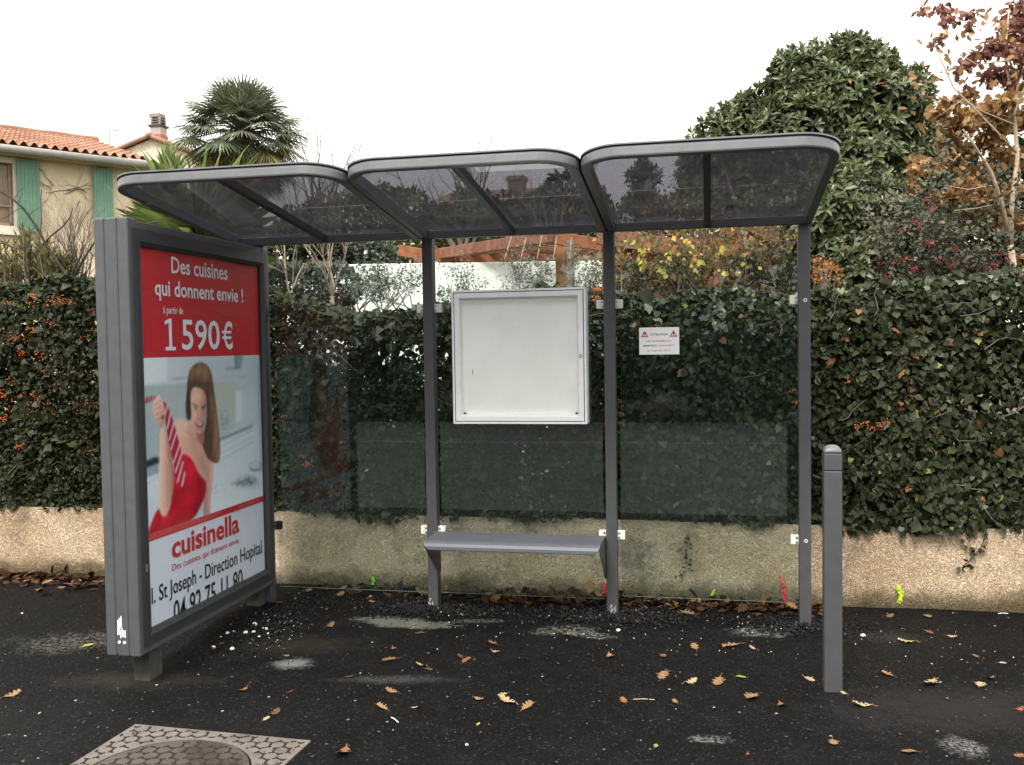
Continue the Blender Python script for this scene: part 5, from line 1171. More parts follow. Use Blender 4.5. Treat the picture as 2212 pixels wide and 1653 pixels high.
baretree('thin bare tree with pale hanging twigs just right of the advertising panel', (628, 650), 8.0, [(610, 530), (640, 540), (600, 480), (630, 440)], .011, 'palebark', 9, depth_=2)
baretree('tall bare grey tree seen dark through the middle roof panel', (1000, 560), 15, [(900, 400), (960, 370), (1020, 360), (1080, 370), (1140, 400), (1000, 420), (860, 430)], .07, 'greybark', 12)
baretree('spreading bare tree seen through the middle roof panel beside the chimney', (1190, 560), 16, [(1120, 400), (1180, 380), (1230, 375), (1270, 400), (1200, 430)], .06, 'greybark', 13)
baretree('fine bare tree seen through the left roof panel', (690, 560), 14, [(640, 420), (690, 330), (715, 320), (700, 400), (750, 420), (655, 340), (690, 280), (705, 300)], .05, 'greybark', 14)
shrub('clipped_hedge_block', 'grey-green clipped hedge block left of the white garden wall', 'hedge', [B(600 + 42 * i, 622, 9.5, 54, (1, 1, .98)) for i in range(4)], 5200, .055, L_GREY, seed=5, shell=(.6, 1.0))
shrub('conifer_bush', 'dark bushy conifer behind the clipped hedge block', 'bush', [B(610, 545, 13, 50), B(670, 540, 13, 55), B(720, 555, 13, 40), B(570, 560, 13, 50)], 3600, .09, L_DARK, seed=6)
shrub('silvery_bush', 'silvery grey-green rounded bush above the left end of the white wall', 'bush', [B(790, 545, 13.5, 42), B(765, 560, 13.5, 36), B(830, 560, 13.5, 30)], 2600, .08, L_GREY, seed=7)
shrub('olive_green_tree', 'olive green leafy tree above the white wall left of the pergola', 'tree', [B(850, 530, 15, 50), B(900, 520, 15, 55), B(960, 505, 15.5, 60), B(1030, 500, 15.5, 60)], 5200, .09, L_OLIVE, seed=8)
shrub('olive_green_tree', 'dark olive tree above the pergola roof seen through smoked panel', 'tree', [B(1100, 490, 18, 70), B(1180, 480, 18, 70), B(1260, 480, 18, 70), B(1020, 470, 18, 60), B(1230, 420, 18, 50)], 5000, .12, L_DARK, seed=9)
shrub('olive_green_tree', 'brownish green tree far behind the left roof panel', 'tree', [B(820, 470, 18, 70), B(760, 480, 18, 60), B(700, 490, 18, 60), B(640, 500, 18, 50), B(880, 470, 18, 60)], 4600, .12, L_OLIVE, seed=10)
shrub('red_leaved_bush', 'reddish brown bush left of the loquat seen through right roof panel', 'bush', [B(1500, 440, 12, 46), B(1460, 470, 12, 50), B(1420, 480, 12, 46), B(1380, 490, 12, 40), B(1350, 480, 12, 40), B(1540, 500, 11.5, 44), B(1610, 500, 11.5, 44), B(1680, 500, 11.5, 44)], 3900, .08, leafmat('brown_red_leaf', [(0, (.08, .035, .025)), (.6, (.12, .07, .04)), (1, (.20, .10, .05))], .6, .3, .2), seed=12)
pn = thing('pine_tree', 'small dark pine against the sky behind the right roof panel', 'tree', low(at(1388, 560, 22)))
mb = MB(); mb.tube([low(at(1388, 560, 22)), at(1388, 345, 22)], [.12, .03], 6); mb.build('trunk', M['bark'], pn, smooth=True)
foliage('crown', pn, [B(1388, 362, 22, 16), B(1372, 385, 22, 18), B(1405, 382, 22, 20), B(1390, 410, 22, 20), B(1375, 440, 22, 26), B(1410, 445, 22, 26)], 2200, .16, L_DARK, T_SIMPLE, .5, (.1, 1.1), .3)
# thin grey shrubs in front of the white wall
def wispy(label, cx, w_, dist, seed, n=9, y1=580):
    t_ = thing('wispy_shrub', label, 'shrub', low(at(cx, 680, dist))); mb = MB(); rr = random.Random(seed); ends = []
    for i in range(n):
        p = at(cx + rr.uniform(-.5, .5) * w_, 670, dist + rr.uniform(-.2, .2)); q = at(cx + rr.uniform(-.6, .6) * w_, y1 + rr.uniform(-10, 30), dist); grow(mb, p, q - p, (q - p).length * .8, .007, 2, rr, .6, (2, 4), .04, ends, 3, .15)
    mb.build('stems', M['greybark'], t_, fixn=False); E_ = np.array([list(e[0]) for e in ends]); m = 900 if len(ends) else 0; k = rng.integers(0, len(E_), m)
    scatter('leaves', E_[k] + rng.normal(0, .03, (m, 3)), unit(m), unit(m), .028 * rng.uniform(.6, 1.4, m), T_SIMPLE, L_GREY, t_, wid=np.full(m, .5))
wispy('sparse grey twiggy shrub before the left part of the white wall', 860, 90, 9, 3, 9, 590)
wispy('sparse grey shrub between the left post and notice case before white wall', 985, 50, 9, 4, 6, 610)
wispy('wide sparse grey shrub above the notice case before the white wall', 1120, 110, 9, 5, 12, 575)
wispy('wispy shrub by the second post above the corner of the notice case', 1262, 50, 9, 6, 6, 575)
wispy('dark leafy twigs poking above hedge left of the first post', 800, 70, 8, 7, 8, 600)
ww = tag(MB().box(tuple(Vector(low(at(775, 600, 11.3), .2))), tuple(Vector(low(at(775, 600, 11.3), .2)) + Vector((.01, .01, .01)))).build('tmp', M['whitewall']), None)
bpy.data.objects.remove(ww)
A0, A1 = at(700, 570, 11.4), at(1300, 565, 11.4)
dv = (A1 - A0); dv.z = 0; dl = dv.length; dv.normalize(); nv = Vector((-dv.y, dv.x, 0))
gw = MB()
def wallbox(mb, a, b_, th_, z0, z1, m_=0):
    d = (b_ - a); d.z = 0; d.normalize(); nn = Vector((-d.y, d.x, 0)) * th_
    q = [a, b_, b_ + nn, a + nn]; mb.add([(p.x, p.y, z0) for p in q] + [(p.x, p.y, z1) for p in q], [(0, 3, 2, 1), (4, 5, 6, 7), (0, 1, 5, 4), (1, 2, 6, 5), (2, 3, 7, 6), (3, 0, 4, 7)], m_); return mb
wallbox(gw, A0, A1, .2, .2, at(1000, 567.5, 11.4).z); tag(gw.build('white_wall', M['whitewall'], None, bevel=.01), 'plain white rendered garden wall behind the hedge under the pergola', 'wall')
shrub('low_dark_shrub', 'low dark shrub mass seen only through the hedge behind the notice case', 'shrub', [B(560 + 95 * i, 880 + 20 * (i % 2), 8.6, 120) for i in range(12)], 9000, .09, L_DARK, seed=41)
# pergola
D_ = 12.0
pg = thing('timber_pergola', 'orange stained timber pergola with slatted roof beyond the white wall', 'pergola', low(at(1080, 700, 12.6)))
def bm_(p, q, w_, h_, m_, name='beam'): mb = MB(); mb.beam(p, q, w_, h_); return mb.build(name, M[m_], pg, bevel=.006)
bm_(at(862, 541, 11.8), at(925, 552, 11.75), .07, .14, 'wood'); bm_(at(925, 551, 11.76), at(1180, 562, 12.2), .07, .15, 'wood')
for (x, y0_, y1_, dd, w_, m_) in ((905, 552, 700, 11.75, .11, 'wood2'), (1213, 515, 700, 11.0, .13, 'woodpost'), (1232, 520, 700, 10.4, .075, 'greybark'), (968, 555, 700, 13.5, .10, 'wood'), (1312, 530, 700, 10.8, .10, 'wood')):
    p = at(x, y0_, dd); mb = MB(); mb.box((p.x - w_ / 2, p.y - w_ / 2, .3), (p.x + w_ / 2, p.y + w_ / 2, p.z)); mb.build('post', M[m_], pg, bevel=.006)
bm_(at(935, 551, 11.9), at(1190, 512, 10.6), .10, .13, 'wood2'); bm_(at(1165, 510, 10.7), at(1330, 534, 10.7), .08, .14, 'wood')
bm_(at(1222, 566, 10.98), at(1262, 525, 10.9), .06, .09, 'woodpost', 'brace')
for i in range(9):
    f_ = i / 8; bm_(at(950 + 20 * i, 553 - 1.0 * i, 12.0 + .16 * i), at(1200 + 14 * i, 514 + 3.2 * i, 10.7 + .22 * i), .05, .09, 'wood2', 'rafter')
for i in range(7): bm_(at(1000 + 38 * i, 548 - 5 * i, 12.4 - .12 * i), at(1040 + 42 * i, 556 - 2 * i, 13.6 - .1 * i), .03, .04, 'wood2', 'slat')
for i in range(5): bm_(at(1090 + 35 * i, 560, 10.3), at(1095 + 32 * i + 12, 505 + 2 * i, 10.3), .012, .012, 'palebark', 'vine_stem')
# terracotta outbuilding behind the right bay
T0, T1 = at(1300, 570, 9.3), at(1800, 560, 8.7)
tb = thing('terracotta_shed', 'terracotta rendered garden shed with timber eaves behind the vine', 'shed', low((T0 + T1) / 2))
mb = MB(); wallbox(mb, T0, T1, 2.0, .2, at(1550, 515, 9).z); mb.build('wall', M['terracotta'], tb)
for a, b_, m_, w_, h_ in (((1290, 510, 9.2), (1560, 548, 9.0), 'wood2', .08, .16), ((1300, 575, 9.2), (1775, 572, 8.4), 'terracotta', .05, .07)):
    mb = MB(); mb.beam(at(*a), at(*b_), w_, h_); mb.build('beam', M[m_], tb, bevel=.006)
mb = MB(); mb.beam(at(1600, 470, 8.9), at(1812, 568, 8.2), .10, .15); mb.build('sloping_beam', plain('dark_eaves_timber', (.11, .06, .035), .7, .3, .3), tb, bevel=.006)
for i in range(7): mb = MB(); mb.beam(at(1625 + 22 * i, 492 + 10 * i, 8.8 - .08 * i), at(1560 + 22 * i, 500 + 10 * i, 10.4), .05, .08); mb.build('rafter', M['wood'], tb)
mb = MB(); p = at(1768, 578, 8.3); mb.box((p.x - .10, p.y - .05, .3), (p.x + .12, p.y + .1, p.z + .02)); mb.build('post', M['wood'], tb, bevel=.006)
vn = thing('climbing_vine', 'climbing vine with yellow and orange autumn leaves under the right roof panel', 'climber', low(at(1500, 700, 7.9)))
mb = MB(); rr = random.Random(77); ends = []
for i in range(34):
    x0_ = rr.uniform(1330, 1720); p = at(x0_, 640, 7.9 + rr.uniform(-.2, .5)); q = at(x0_ + rr.uniform(-60, 60), rr.uniform(470, 560), 7.8 + rr.uniform(-.2, .5)); grow(mb, p, q - p, (q - p).length * .9, .006, 2, rr, .8, (2, 4), -.02, ends, 3, .2)
mb.build('stems', M['greybark'], vn, fixn=False); E_ = np.array([list(e[0]) for e in ends])
def vleaves(name, m, size, t0, t1, tm, ysel=None):
    k = rng.integers(0, len(E_), m); return scatter(name, E_[k] + rng.normal(0, .04, (m, 3)), unit(m) + np.array([0, 0, -.5]), unit(m) + np.array([0, -.6, .4]), size * rng.uniform(.6, 1.3, m), tm, L_VINE, vn, rng.uniform(t0, t1, m), np.full(m, .75))
vleaves('leaves', 3000, .034, .0, .42, T_SIMPLE); vleaves('red_leaves', 150, .06, .92, 1.0, T_SIMPLE)
P = np.concatenate([rng.normal(0, 1, (k, 3)) * np.array([w_ * .5 * 7.6 / FPX, .06, h_ * .5 * 7.6 / FPX]) + np.array(at(x, y, 7.5)) for x, y, w_, h_, k in ((1505, 568, 16, 26, 20), (1490, 530, 14, 16, 7), (1388, 560, 12, 30, 11), (1380, 525, 30, 14, 5), (1430, 577, 9, 22, 9), (1440, 535, 26, 14, 6), (1550, 540, 30, 18, 10), (1580, 585, 30, 20, 8), (1605, 570, 20, 30, 5))])
m = len(P); scatter('yellow_leaves', P, unit(m) + np.array([0, 0, -.8]), unit(m) * .6 + np.array([0, -1, .4]), .050 * rng.uniform(.6, 1.2, m), T_SIMPLE, L_VINE, vn, rng.uniform(.55, .9, m), np.full(m, .8))
shrub('grey_green_shrub', 'small-leaved grey-green shrub filling the space before the terracotta wall', 'shrub', [B(1360, 600, 8.0, 36), B(1440, 605, 8.1, 40), B(1500, 590, 8.2, 34), B(1600, 590, 8.0, 46), B(1670, 580, 8.0, 46), B(1700, 610, 7.8, 36)], 2600, .045, L_COTO, seed=20)
shrub('orange_twig_plant', 'small plant with orange leaves at the foot of the last post', 'plant', [B(1790, 600, 7.2, 34), B(1775, 585, 7.3, 34)], 240, .036, leafmat('orange_leaf', [(0, (.16, .12, .05)), (.6, (.38, .15, .05)), (1, (.55, .20, .08))], .6, .3, .3), seed=21)
# ================================================================== HOUSES
def tiles_mat():
    m, t, b = base_mat('canal_roof_tiles'); c = ramp(t, noise(t, 1.3, 6, .6), [(.3, (.22, .105, .068)), (.5, (.28, .145, .095)), (.7, (.32, .20, .145))])
    c = mixcol(t, ramp(t, noise(t, 9, 4, .7), [(.5, 0.0), (.75, .6)]), c, (.14, .072, .048)); t.links.new(c, b.inputs['Base Color']); b.inputs['Roughness'].default_value = .9; b.inputs['Specular IOR Level'].default_value = .15; return m
TILE = tiles_mat()
def stucco(name, col): return plain(name, col, .95, .15, .10, 3, .7, 26, .03)
def horiz(v): v = Vector(v); v.z = 0; return v.normalized()
H0, H1 = at(0, 322, 20.0), at(330, 360, 22.15)
hd = horiz(H1 - H0); hn = Vector((-hd.y, hd.x, 0)); hl = (H1 - H0).xy.length        # hn points to the back
E0 = H0 - hd * 5.0; zg = 6.05
house = thing('shuttered_house', 'cream rendered house with clay tile roof and green shutters at the left', 'house', (H0.x, H0.y, .3))
def hp(s, back, z): q = Vector((H0.x, H0.y, 0)) + hd * s + hn * back; return (q.x, q.y, z)
def fac(px, py):
    o, d = CAMP, raydir(px, py); t_ = ((Vector((H0.x, H0.y, 0)) + hn * .2 - o).dot(hn)) / d.dot(hn); q = o + d * t_; return ((q - Vector((H0.x, H0.y, 0))).dot(hd), q.z)
mb = MB()
W_ = [(-5.0, .2), (hl - .25, .2)]
sA, zA = fac(34, 488); sB, zB = fac(34, 352)         # right jamb of the left window
win = [(sA - 1.05, sA, zA, zB)]
# front wall with real openings
ss = [-5.0] + [v for a in win for v in a[:2]] + [hl - .25]
def hquad(s0, s1, z0, z1, bk=.3): mb.add([hp(s0, bk, z0), hp(s1, bk, z0), hp(s1, bk, z1), hp(s0, bk, z1)], [(0, 1, 2, 3)])
for i in range(3):
    s0_, s1_ = ss[i], ss[i + 1]
    if i % 2 == 0: hquad(s0_, s1_, .2, zg - .05)
    else: hquad(s0_, s1_, .2, zA); hquad(s0_, s1_, zB, zg - .05)
mb.add([hp(hl - .25, .3, .2), hp(hl - .25, 7.2, .2), hp(hl - .25, 7.2, zg), hp(hl - .25, 3.7, zg + 1.0), hp(hl - .25, .3, zg - .05)], [(0, 1, 2, 3, 4)])
mb.add([hp(-5, 7.2, .2), hp(hl - .25, 7.2, .2), hp(hl - .25, 7.2, zg), hp(-5, 7.2, zg)], [(0, 1, 2, 3)])
mb.build('wall', stucco('cream_stucco', (.64, .52, .375)), house, fixn=False)
shut = None
def shutmat():
    m, t, b = base_mat('faded_green_boards'); c = ramp(t, noise(t, 2.2, 6, .65), [(.3, (.095, .20, .138)), (.7, (.145, .26, .19))]); t.links.new(c, b.inputs['Base Color']); b.inputs['Roughness'].default_value = .8; return m
SM = shutmat()
for wi, (s0_, s1_, z0_, z1_) in enumerate(win):
    fr_ = MB()
    def fb(a, b_, c_, d_, k0, k1): 
        q = [hp(a, k0, c_), hp(b_, k0, c_), hp(b_, k1, c_), hp(a, k1, c_), hp(a, k0, d_), hp(b_, k0, d_), hp(b_, k1, d_), hp(a, k1, d_)]
        fr_.add(q, [(0, 3, 2, 1), (4, 5, 6, 7), (0, 1, 5, 4), (1, 2, 6, 5), (2, 3, 7, 6), (3, 0, 4, 7)])
    fb(s0_ - .14, s0_, z0_ - .12, z1_ + .12, .27, .36); fb(s1_, s1_ + .14, z0_ - .12, z1_ + .12, .27, .36); fb(s0_, s1_, z1_, z1_ + .12, .27, .36); fb(s0_ - .2, s1_ + .2, z0_ - .2, z0_ - .12, .20, .36); fb(s0_, s1_, z0_ - .12, z0_, .27, .36)
    wf = fr_.build('window', plain('pale_window_surround', (.62, .56, .48), .8, .2, .08), house)
    fr_ = MB(); fb(s0_, s1_, z0_, z1_, .46, .48); fr_.build('pane', plain('brown_curtained_pane', (.22, .15, .10), .25, .5, .3, 2) if wi == 0 else plain('blue_grey_pane', (.16, .17, .22), .25, .5, .2, 2), wf)
    fr_ = MB(); fb(s0_, s0_ + .06, z0_, z1_, .42, .46); fb(s1_ - .06, s1_, z0_, z1_, .42, .46); fb((s0_ + s1_) / 2 - .05, (s0_ + s1_) / 2 + .05, z0_, z1_, .42, .46); fb(s0_, s1_, z0_, z0_ + .08, .42, .46); fb(s0_, s1_, z0_ + .42, z0_ + .46, .40, .42); fr_.build('sash', plain('weathered_sash', (.34, .25, .18) if wi == 0 else (.6, .6, .6), .7, .2, .2), wf)
def shutter(sa, sb_, z0_, z1_):
    fr_ = MB(); n = 6
    for k in range(n):
        a = sa + (sb_ - sa) * k / n + .002; b_ = sa + (sb_ - sa) * (k + 1) / n - .002
        q = [hp(a, .17, z0_), hp(b_, .17, z0_), hp(b_, .21, z0_), hp(a, .21, z0_), hp(a, .17, z1_), hp(b_, .17, z1_), hp(b_, .21, z1_), hp(a, .21, z1_)]
        fr_.add(q, [(0, 3, 2, 1), (4, 5, 6, 7), (0, 1, 5, 4), (1, 2, 6, 5), (2, 3, 7, 6), (3, 0, 4, 7)])
    for z in (z0_ + .25, z1_ - .25):
        q = [hp(sa, .211, z - .05), hp(sb_, .211, z - .05), hp(sb_, .24, z - .05), hp(sa, .24, z - .05), hp(sa, .211, z + .05), hp(sb_, .211, z + .05), hp(sb_, .24, z + .05), hp(sa, .24, z + .05)]
        fr_.add(q, [(0, 3, 2, 1), (4, 5, 6, 7), (0, 1, 5, 4), (1, 2, 6, 5), (2, 3, 7, 6), (3, 0, 4, 7)])
    fr_.build('shutter', SM, house)
s_a, s_b = fac(37, 420)[0], fac(86, 420)[0]; shutter(s_a, s_b, zA - .1, zB + .08)
s_a, s_b = fac(202, 420)[0], fac(244, 420)[0]; shutter(s_a, s_b, zA - .1, zB + .08)
# lower window showing white at the far left
fr_ = MB(); a0_, b0_ = fac(-30, 690)[0], fac(28, 690)[0]; zz0, zz1 = fac(15, 690)[1], fac(15, 628)[1]
def slab(mb, a, b_, k0, k1, c_, d_):
    q = [hp(a, k0, c_), hp(b_, k0, c_), hp(b_, k1, c_), hp(a, k1, c_), hp(a, k0, d_), hp(b_, k0, d_), hp(b_, k1, d_), hp(a, k1, d_)]
    mb.add(q, [(0, 3, 2, 1), (4, 5, 6, 7), (0, 1, 5, 4), (1, 2, 6, 5), (2, 3, 7, 6), (3, 0, 4, 7)]); return mb
slab(fr_, a0_, b0_ - .16, .285, .29, zz0, zz1 - .1); f1 = fr_.build('window', plain('dark_pane', (.06, .07, .08), .2, .5), house)
fr_ = MB(); slab(fr_, a0_, b0_, .24, .284, zz1 - .12, zz1); slab(fr_, b0_ - .16, b0_, .24, .284, zz0, zz1 - .121); fr_.build('frame', M['whitewall'], f1)
# roof: corrugated canal tiles in stepped rows
def tileroof(parent, P0, along, length, back, run, rise, pitch=.21, row=.36, name='roof'):
    n = int(length / pitch); xs_ = []
    prof_ = [(0, .0), (.18, .055), (.34, .075), (.5, .055), (.66, .0), (.82, -.025)]
    xs_ = [((i + a) * pitch, h) for i in range(n) for a, h in prof_]; rows = int(math.hypot(run, rise) / row); mb = MB(); V = []
    for j in range(rows):
        for e, lift in ((j / rows, .03), ((j + 1) / rows, .0)):
            for x, h in xs_: q = P0 + along * x + back * (run * e); V.append((q.x, q.y, P0.z + rise * e + h + lift))
    k = len(xs_); F = [(r_ * k + i, r_ * k + i + 1, (r_ + 1) * k + i + 1, (r_ + 1) * k + i) for r_ in range(2 * rows - 1) for i in range(k - 1)]
    mb.add(V, F); return mb.build(name, TILE, parent, fixn=False)
P0 = Vector(hp(-5.3, -.12, zg + .06)); rf = tileroof(house, P0, hd, hl + 5.3, hn, 3.75, 1.08)
mb = MB(); mb.add([hp(-5.3, 3.6, zg + 1.16), hp(hl, 3.6, zg + 1.16), hp(hl, 7.5, zg), hp(-5.3, 7.5, zg)], [(0, 1, 2, 3)]); mb.build('rear_roof', TILE, house, fixn=False)
mb = MB(); mb.tube([hp(-5.3 + i * .5, 3.6, zg + 1.17 + .015 * (i % 2)) for i in range(int((hl + 5.3) / .5) + 1)], .10, 8); mb.build('ridge_tiles', TILE, rf)
mb = MB(); mb.tube([hp(-5.3, -.16, zg - .04), hp(hl + .05, -.16, zg - .04)], .085, 10); mb.tube([hp(hl - .12, .15, zg - .1), hp(hl - .12, .2, .3)], .05, 8)
gut = mb.build('gutter', plain('zinc_gutter', (.27, .25, .235), .6, .4, .15), house, smooth=True)
mb = MB(); slab(mb, -5.2, hl - .05, -.06, .295, zg - .12, zg + .02); mb.build('eaves', plain('pale_eaves', (.42, .35, .27), .9, .2, .15), house)
mb = MB(); rr = random.Random(6)      # dead creeper on the facade
for i in range(7):
    s_, z_ = fac(rr.uniform(95, 195), rr.uniform(400, 440)); p = Vector(hp(s_, .27, z_)); grow(mb, p, Vector(hd) * rr.uniform(-1, 1) + Vector((0, 0, rr.uniform(-.4, .6))), rr.uniform(.4, .8), .012, 2, rr, .7, (2, 3), 0, None, 3, .18)
for v_i, v in enumerate(mb.v):        # keep it lying on the wall
    q = Vector(v); off = (q - Vector((H0.x, H0.y, 0))).dot(hn); q -= hn * (off - .27 + .0); mb.v[v_i] = (q.x, q.y, q.z)
mb.build('dead_creeper', M['greybark'], house, fixn=False)
# gabled house farther back with its chimney
gh = thing('gabled_house', 'pale gabled house with ventilated chimney behind the shuttered house roof', 'house', low(at(340, 330, 31)))
G = at(326, 300, 31); gl = at(262, 346, 31); grt = at(415, 338, 31)
gd = horiz(CR); gb = Vector((-gd.y, gd.x, 0)); hw_ = 1.9; z_ap = G.z; z_ev = z_ap - .78
mb = MB(); c_ = Vector((G.x, G.y, 0))
def gp(a, b_, z): q = c_ + gd * a + gb * b_; return (q.x, q.y, z)
mb.add([gp(-hw_, 0, .2), gp(hw_, 0, .2), gp(hw_, 0, z_ev), gp(0, 0, z_ap), gp(-hw_, 0, z_ev), gp(-hw_, 6, .2), gp(hw_, 6, .2), gp(hw_, 6, z_ev), gp(-hw_, 6, z_ev)], [(0, 1, 2, 3, 4), (1, 6, 7, 2), (5, 0, 4, 8), (6, 5, 8, 7)]); mb.build('wall', stucco('ivory_stucco', (.66, .60, .47)), gh, fixn=False)
Pg = c_ + gd * (hw_ + .12); Pg.z = z_ev - .02
tileroof(gh, c_ + gd * (hw_ + .14) + gb * -.15 + Vector((0, 0, z_ev + .0)), gb, 6.3, -gd, hw_ + .14, .84); tileroof(gh, c_ - gd * (hw_ + .14) + gb * -.15 + Vector((0, 0, z_ev)), gb, 6.3, gd, hw_ + .14, .84)
mb = MB(); mb.tube([gp(-hw_ - .14, -.16, z_ev + .05), gp(0, -.16, z_ap + .07)], .07, 8); mb.tube([gp(hw_ + .14, -.16, z_ev + .05), gp(0, -.16, z_ap + .07)], .07, 8); mb.lathe([(.02, z_ap + .0), (.1, z_ap + .04), (.1, z_ap + .14), (.02, z_ap + .18)], *gp(0, -.16, 0)[:2], 8); mb.build('verge_tiles', TILE, gh, smooth=True)
ch = at(343, 300, 32.0); cz = lambda y: at(343, y, 32.0).z
cw = 12.5 / FPX * 32
mb = MB(); mb.box((ch.x - cw, ch.y - cw, cz(335)), (ch.x + cw, ch.y + cw, cz(276))); stack = mb.build('chimney', plain('pink_grey_stack', (.36, .31, .29), .9, .2, .12, 6), gh, bevel=.01)
mb = MB(); mb.box((ch.x - cw - .02, ch.y - cw - .02, cz(330)), (ch.x + cw + .02, ch.y + cw + .02, cz(293))); mb.build('red_base', plain('red_flashing', (.34, .12, .09), .8, .2, .2), stack)
mb = MB(); mb.box((ch.x - cw - .05, ch.y - cw - .05, cz(276)), (ch.x + cw + .05, ch.y + cw + .05, cz(272))); mb.build('collar', M['concrete'], stack)
mb = MB()
for y0_, y1_, e in ((271.9, 270.5, 0), (267, 265.5, 0), (261.5, 260, 0), (256, 247.5, -.03)): mb.box((ch.x - cw - e * -1, ch.y - cw, cz(y0_)), (ch.x + cw + e, ch.y + cw, cz(y1_)))
for a in (-1, 1):
    for b_ in (-1, 1): mb.box((ch.x + a * (cw - .05) - .035, ch.y + b_ * (cw - .05) - .035, cz(272)), (ch.x + a * (cw - .05) + .035, ch.y + b_ * (cw - .05) + .035, cz(254)))
mb.box((ch.x - cw * .6, ch.y - cw * .6, cz(272)), (ch.x + cw * .6, ch.y + cw * .6, cz(254))); mb.build('cowl', plain('grey_cowl', (.25, .225, .205), .9, .2, .2), stack, bevel=.02)
an = thing('aerial_mast', 'thin aerial mast with a short crossbar above the tiled roof', 'aerial', low(at(238, 320, 34)))
mb = MB(); p = at(236, 282, 34); mb.tube([(p.x, p.y, 4.5), (p.x, p.y, p.z)], .022, 6); mb.tube([at(234, 282, 34), at(254, 281, 34)], .02, 5); mb.tube([at(246, 279, 34), at(254, 282, 34)], .05, 5); mb.build('mast', M['steel'], an)
# brown chimneyed house far behind the middle roof panel
fh = thing('far_house', 'brown house with stout chimney seen dark through the middle roof panel', 'house', low(at(1120, 440, 30)))
mb = MB(); p = at(1112, 430, 30); mb.box((p.x - 2.6, p.y, .2), (p.x + 2.4, p.y + 5, p.z)); mb.build('wall', stucco('brown_stucco', (.25, .17, .12)), fh)
mb = MB(); mb.add([(p.x - 2.8, p.y - .3, p.z - .1), (p.x + 2.6, p.y - .3, p.z - .1), (p.x + 2.6, p.y + 2.6, p.z + .75), (p.x - 2.8, p.y + 2.6, p.z + .75), (p.x - 2.8, p.y + 5.4, p.z - .1), (p.x + 2.6, p.y + 5.4, p.z - .1)], [(0, 1, 2, 3), (3, 2, 5, 4), (0, 3, 4), (1, 5, 2)]); rff = mb.build('roof', TILE, fh, fixn=False)
a = at(1098, 425, 31); b_ = at(1132, 380, 31); mb = MB(); mb.box((a.x, a.y, a.z - .4), (b_.x, a.y + .5, b_.z)); mb.box((a.x - .06, a.y - .06, b_.z - .14), (b_.x + .06, a.y + .56, b_.z - .02)); mb.build('chimney', plain('brown_brick_stack', (.22, .15, .11), .9, .2, .2, 8), rff)

# trees across the road, behind the photographer: they darken the reflections in the glass
for i, (x, y, hgt) in enumerate(((-9, -17.5, 5.5), (-3.5, -18.5, 6.5), (1.8, -17.2, 5.0), (6.5, -18.6, 6.2), (-14.5, -18, 6), (12, -18, 6))):
    t_ = thing('roadside_tree', ['dark round evergreen across the road, mirrored left in the glass', 'taller evergreen across the road mirrored beside the left post', 'low broad evergreen across the road mirrored in the middle pane', 'tall evergreen across the road mirrored in the right pane', 'outermost left evergreen across the road', 'outermost right evergreen across the road'][i], 'tree', (x, y, 0), 'evergreens across the road')
    foliage('crown', t_, [(Vector((x, y, hgt * .5)), (3.2, 1.6, hgt * .5)), (Vector((x + 1, y, hgt * .35)), (2.6, 1.6, hgt * .36))], 2600, .45, L_DARK, T_SIMPLE, .2, (.5, 1.05), .7)
    mb = MB(); mb.tube([(x, y, -.05), (x, y, hgt * .6)], [.16, .08], 7); mb.build('trunk', M['bark'], t_, smooth=True)
# ================================================================== FALLEN LEAVES, STONES, LITTER
def leafobjmat(name, col, col2):
    m, t, b = base_mat(name); c = ramp(t, noise(t, 60, 4, .6), [(.3, col2), (.7, col)]); t.links.new(c, b.inputs['Base Color']); b.inputs['Roughness'].default_value = .75; b.inputs['Specular IOR Level'].default_value = .2
    return m
FL = {'tan': leafobjmat('fallen_tan', (0.264, 0.158, 0.079), (0.178, 0.099, 0.046)), 'pale': leafobjmat('fallen_pale', (0.383, 0.284, 0.172), (0.277, 0.191, 0.106)), 'brown': leafobjmat('fallen_brown', (.21, .105, .045), (.12, .06, .028)),
      'dark': leafobjmat('fallen_dark', (.10, .062, .035), (.055, .035, .022)), 'orange': leafobjmat('fallen_orange', (0.238, 0.102, 0.043), (0.145, 0.059, 0.025)), 'red': leafobjmat('fallen_red', (.24, .075, .038), (.15, .05, .028)),
      'yellow': leafobjmat('fallen_yellow', (.36, .31, .04), (.27, .22, .035)), 'green': leafobjmat('fallen_green', (.20, .27, .05), (.12, .17, .04))}
OUT = [(0, .03), (.10, .03), (.16, .10), (.24, .20), (.30, .22), (.335, .13), (.39, .15), (.46, .31), (.53, .33), (.56, .20), (.61, .17), (.68, .30), (.75, .29), (.79, .18), (.86, .20), (.93, .17), (.97, .09), (1.0, 0)]
def oakleaf(seed, curl, fold, lift, oval=False):
    rr = random.Random(seed); mb = MB(); out = [(0, .015), (.15, .14), (.35, .25), (.6, .26), (.8, .18), (1, 0)] if oval else [(a, b_ * rr.uniform(.75, 1.2)) for a, b_ in OUT]
    n = len(out); V = []
    def bend(x, y): return (x - .5, y, curl * (x - .45) ** 2 + fold * abs(y) + lift * (y * .6 + .25) + .10 * math.sin(7 * x + seed) * abs(y) + .012)
    V = [bend(x, 0) for x, _ in out] + [bend(x, y) for x, y in out] + [bend(x, -y * rr.uniform(.8, 1.1)) for x, y in out]
    F = []
    for i in range(n - 1): F += [(i, i + 1, n + i + 1, n + i), (i + 1, i, 2 * n + i, 2 * n + i + 1)]
    mb.add(V, F); mb.tube([(-.5, 0, bend(0, 0)[2]), (-.66, .03, .06), (-.74, .06, .10)], .012, 4)
    zmin = min(v[2] for v in mb.v); mb.v = [(x, y, z - zmin) for x, y, z in mb.v]; return mb
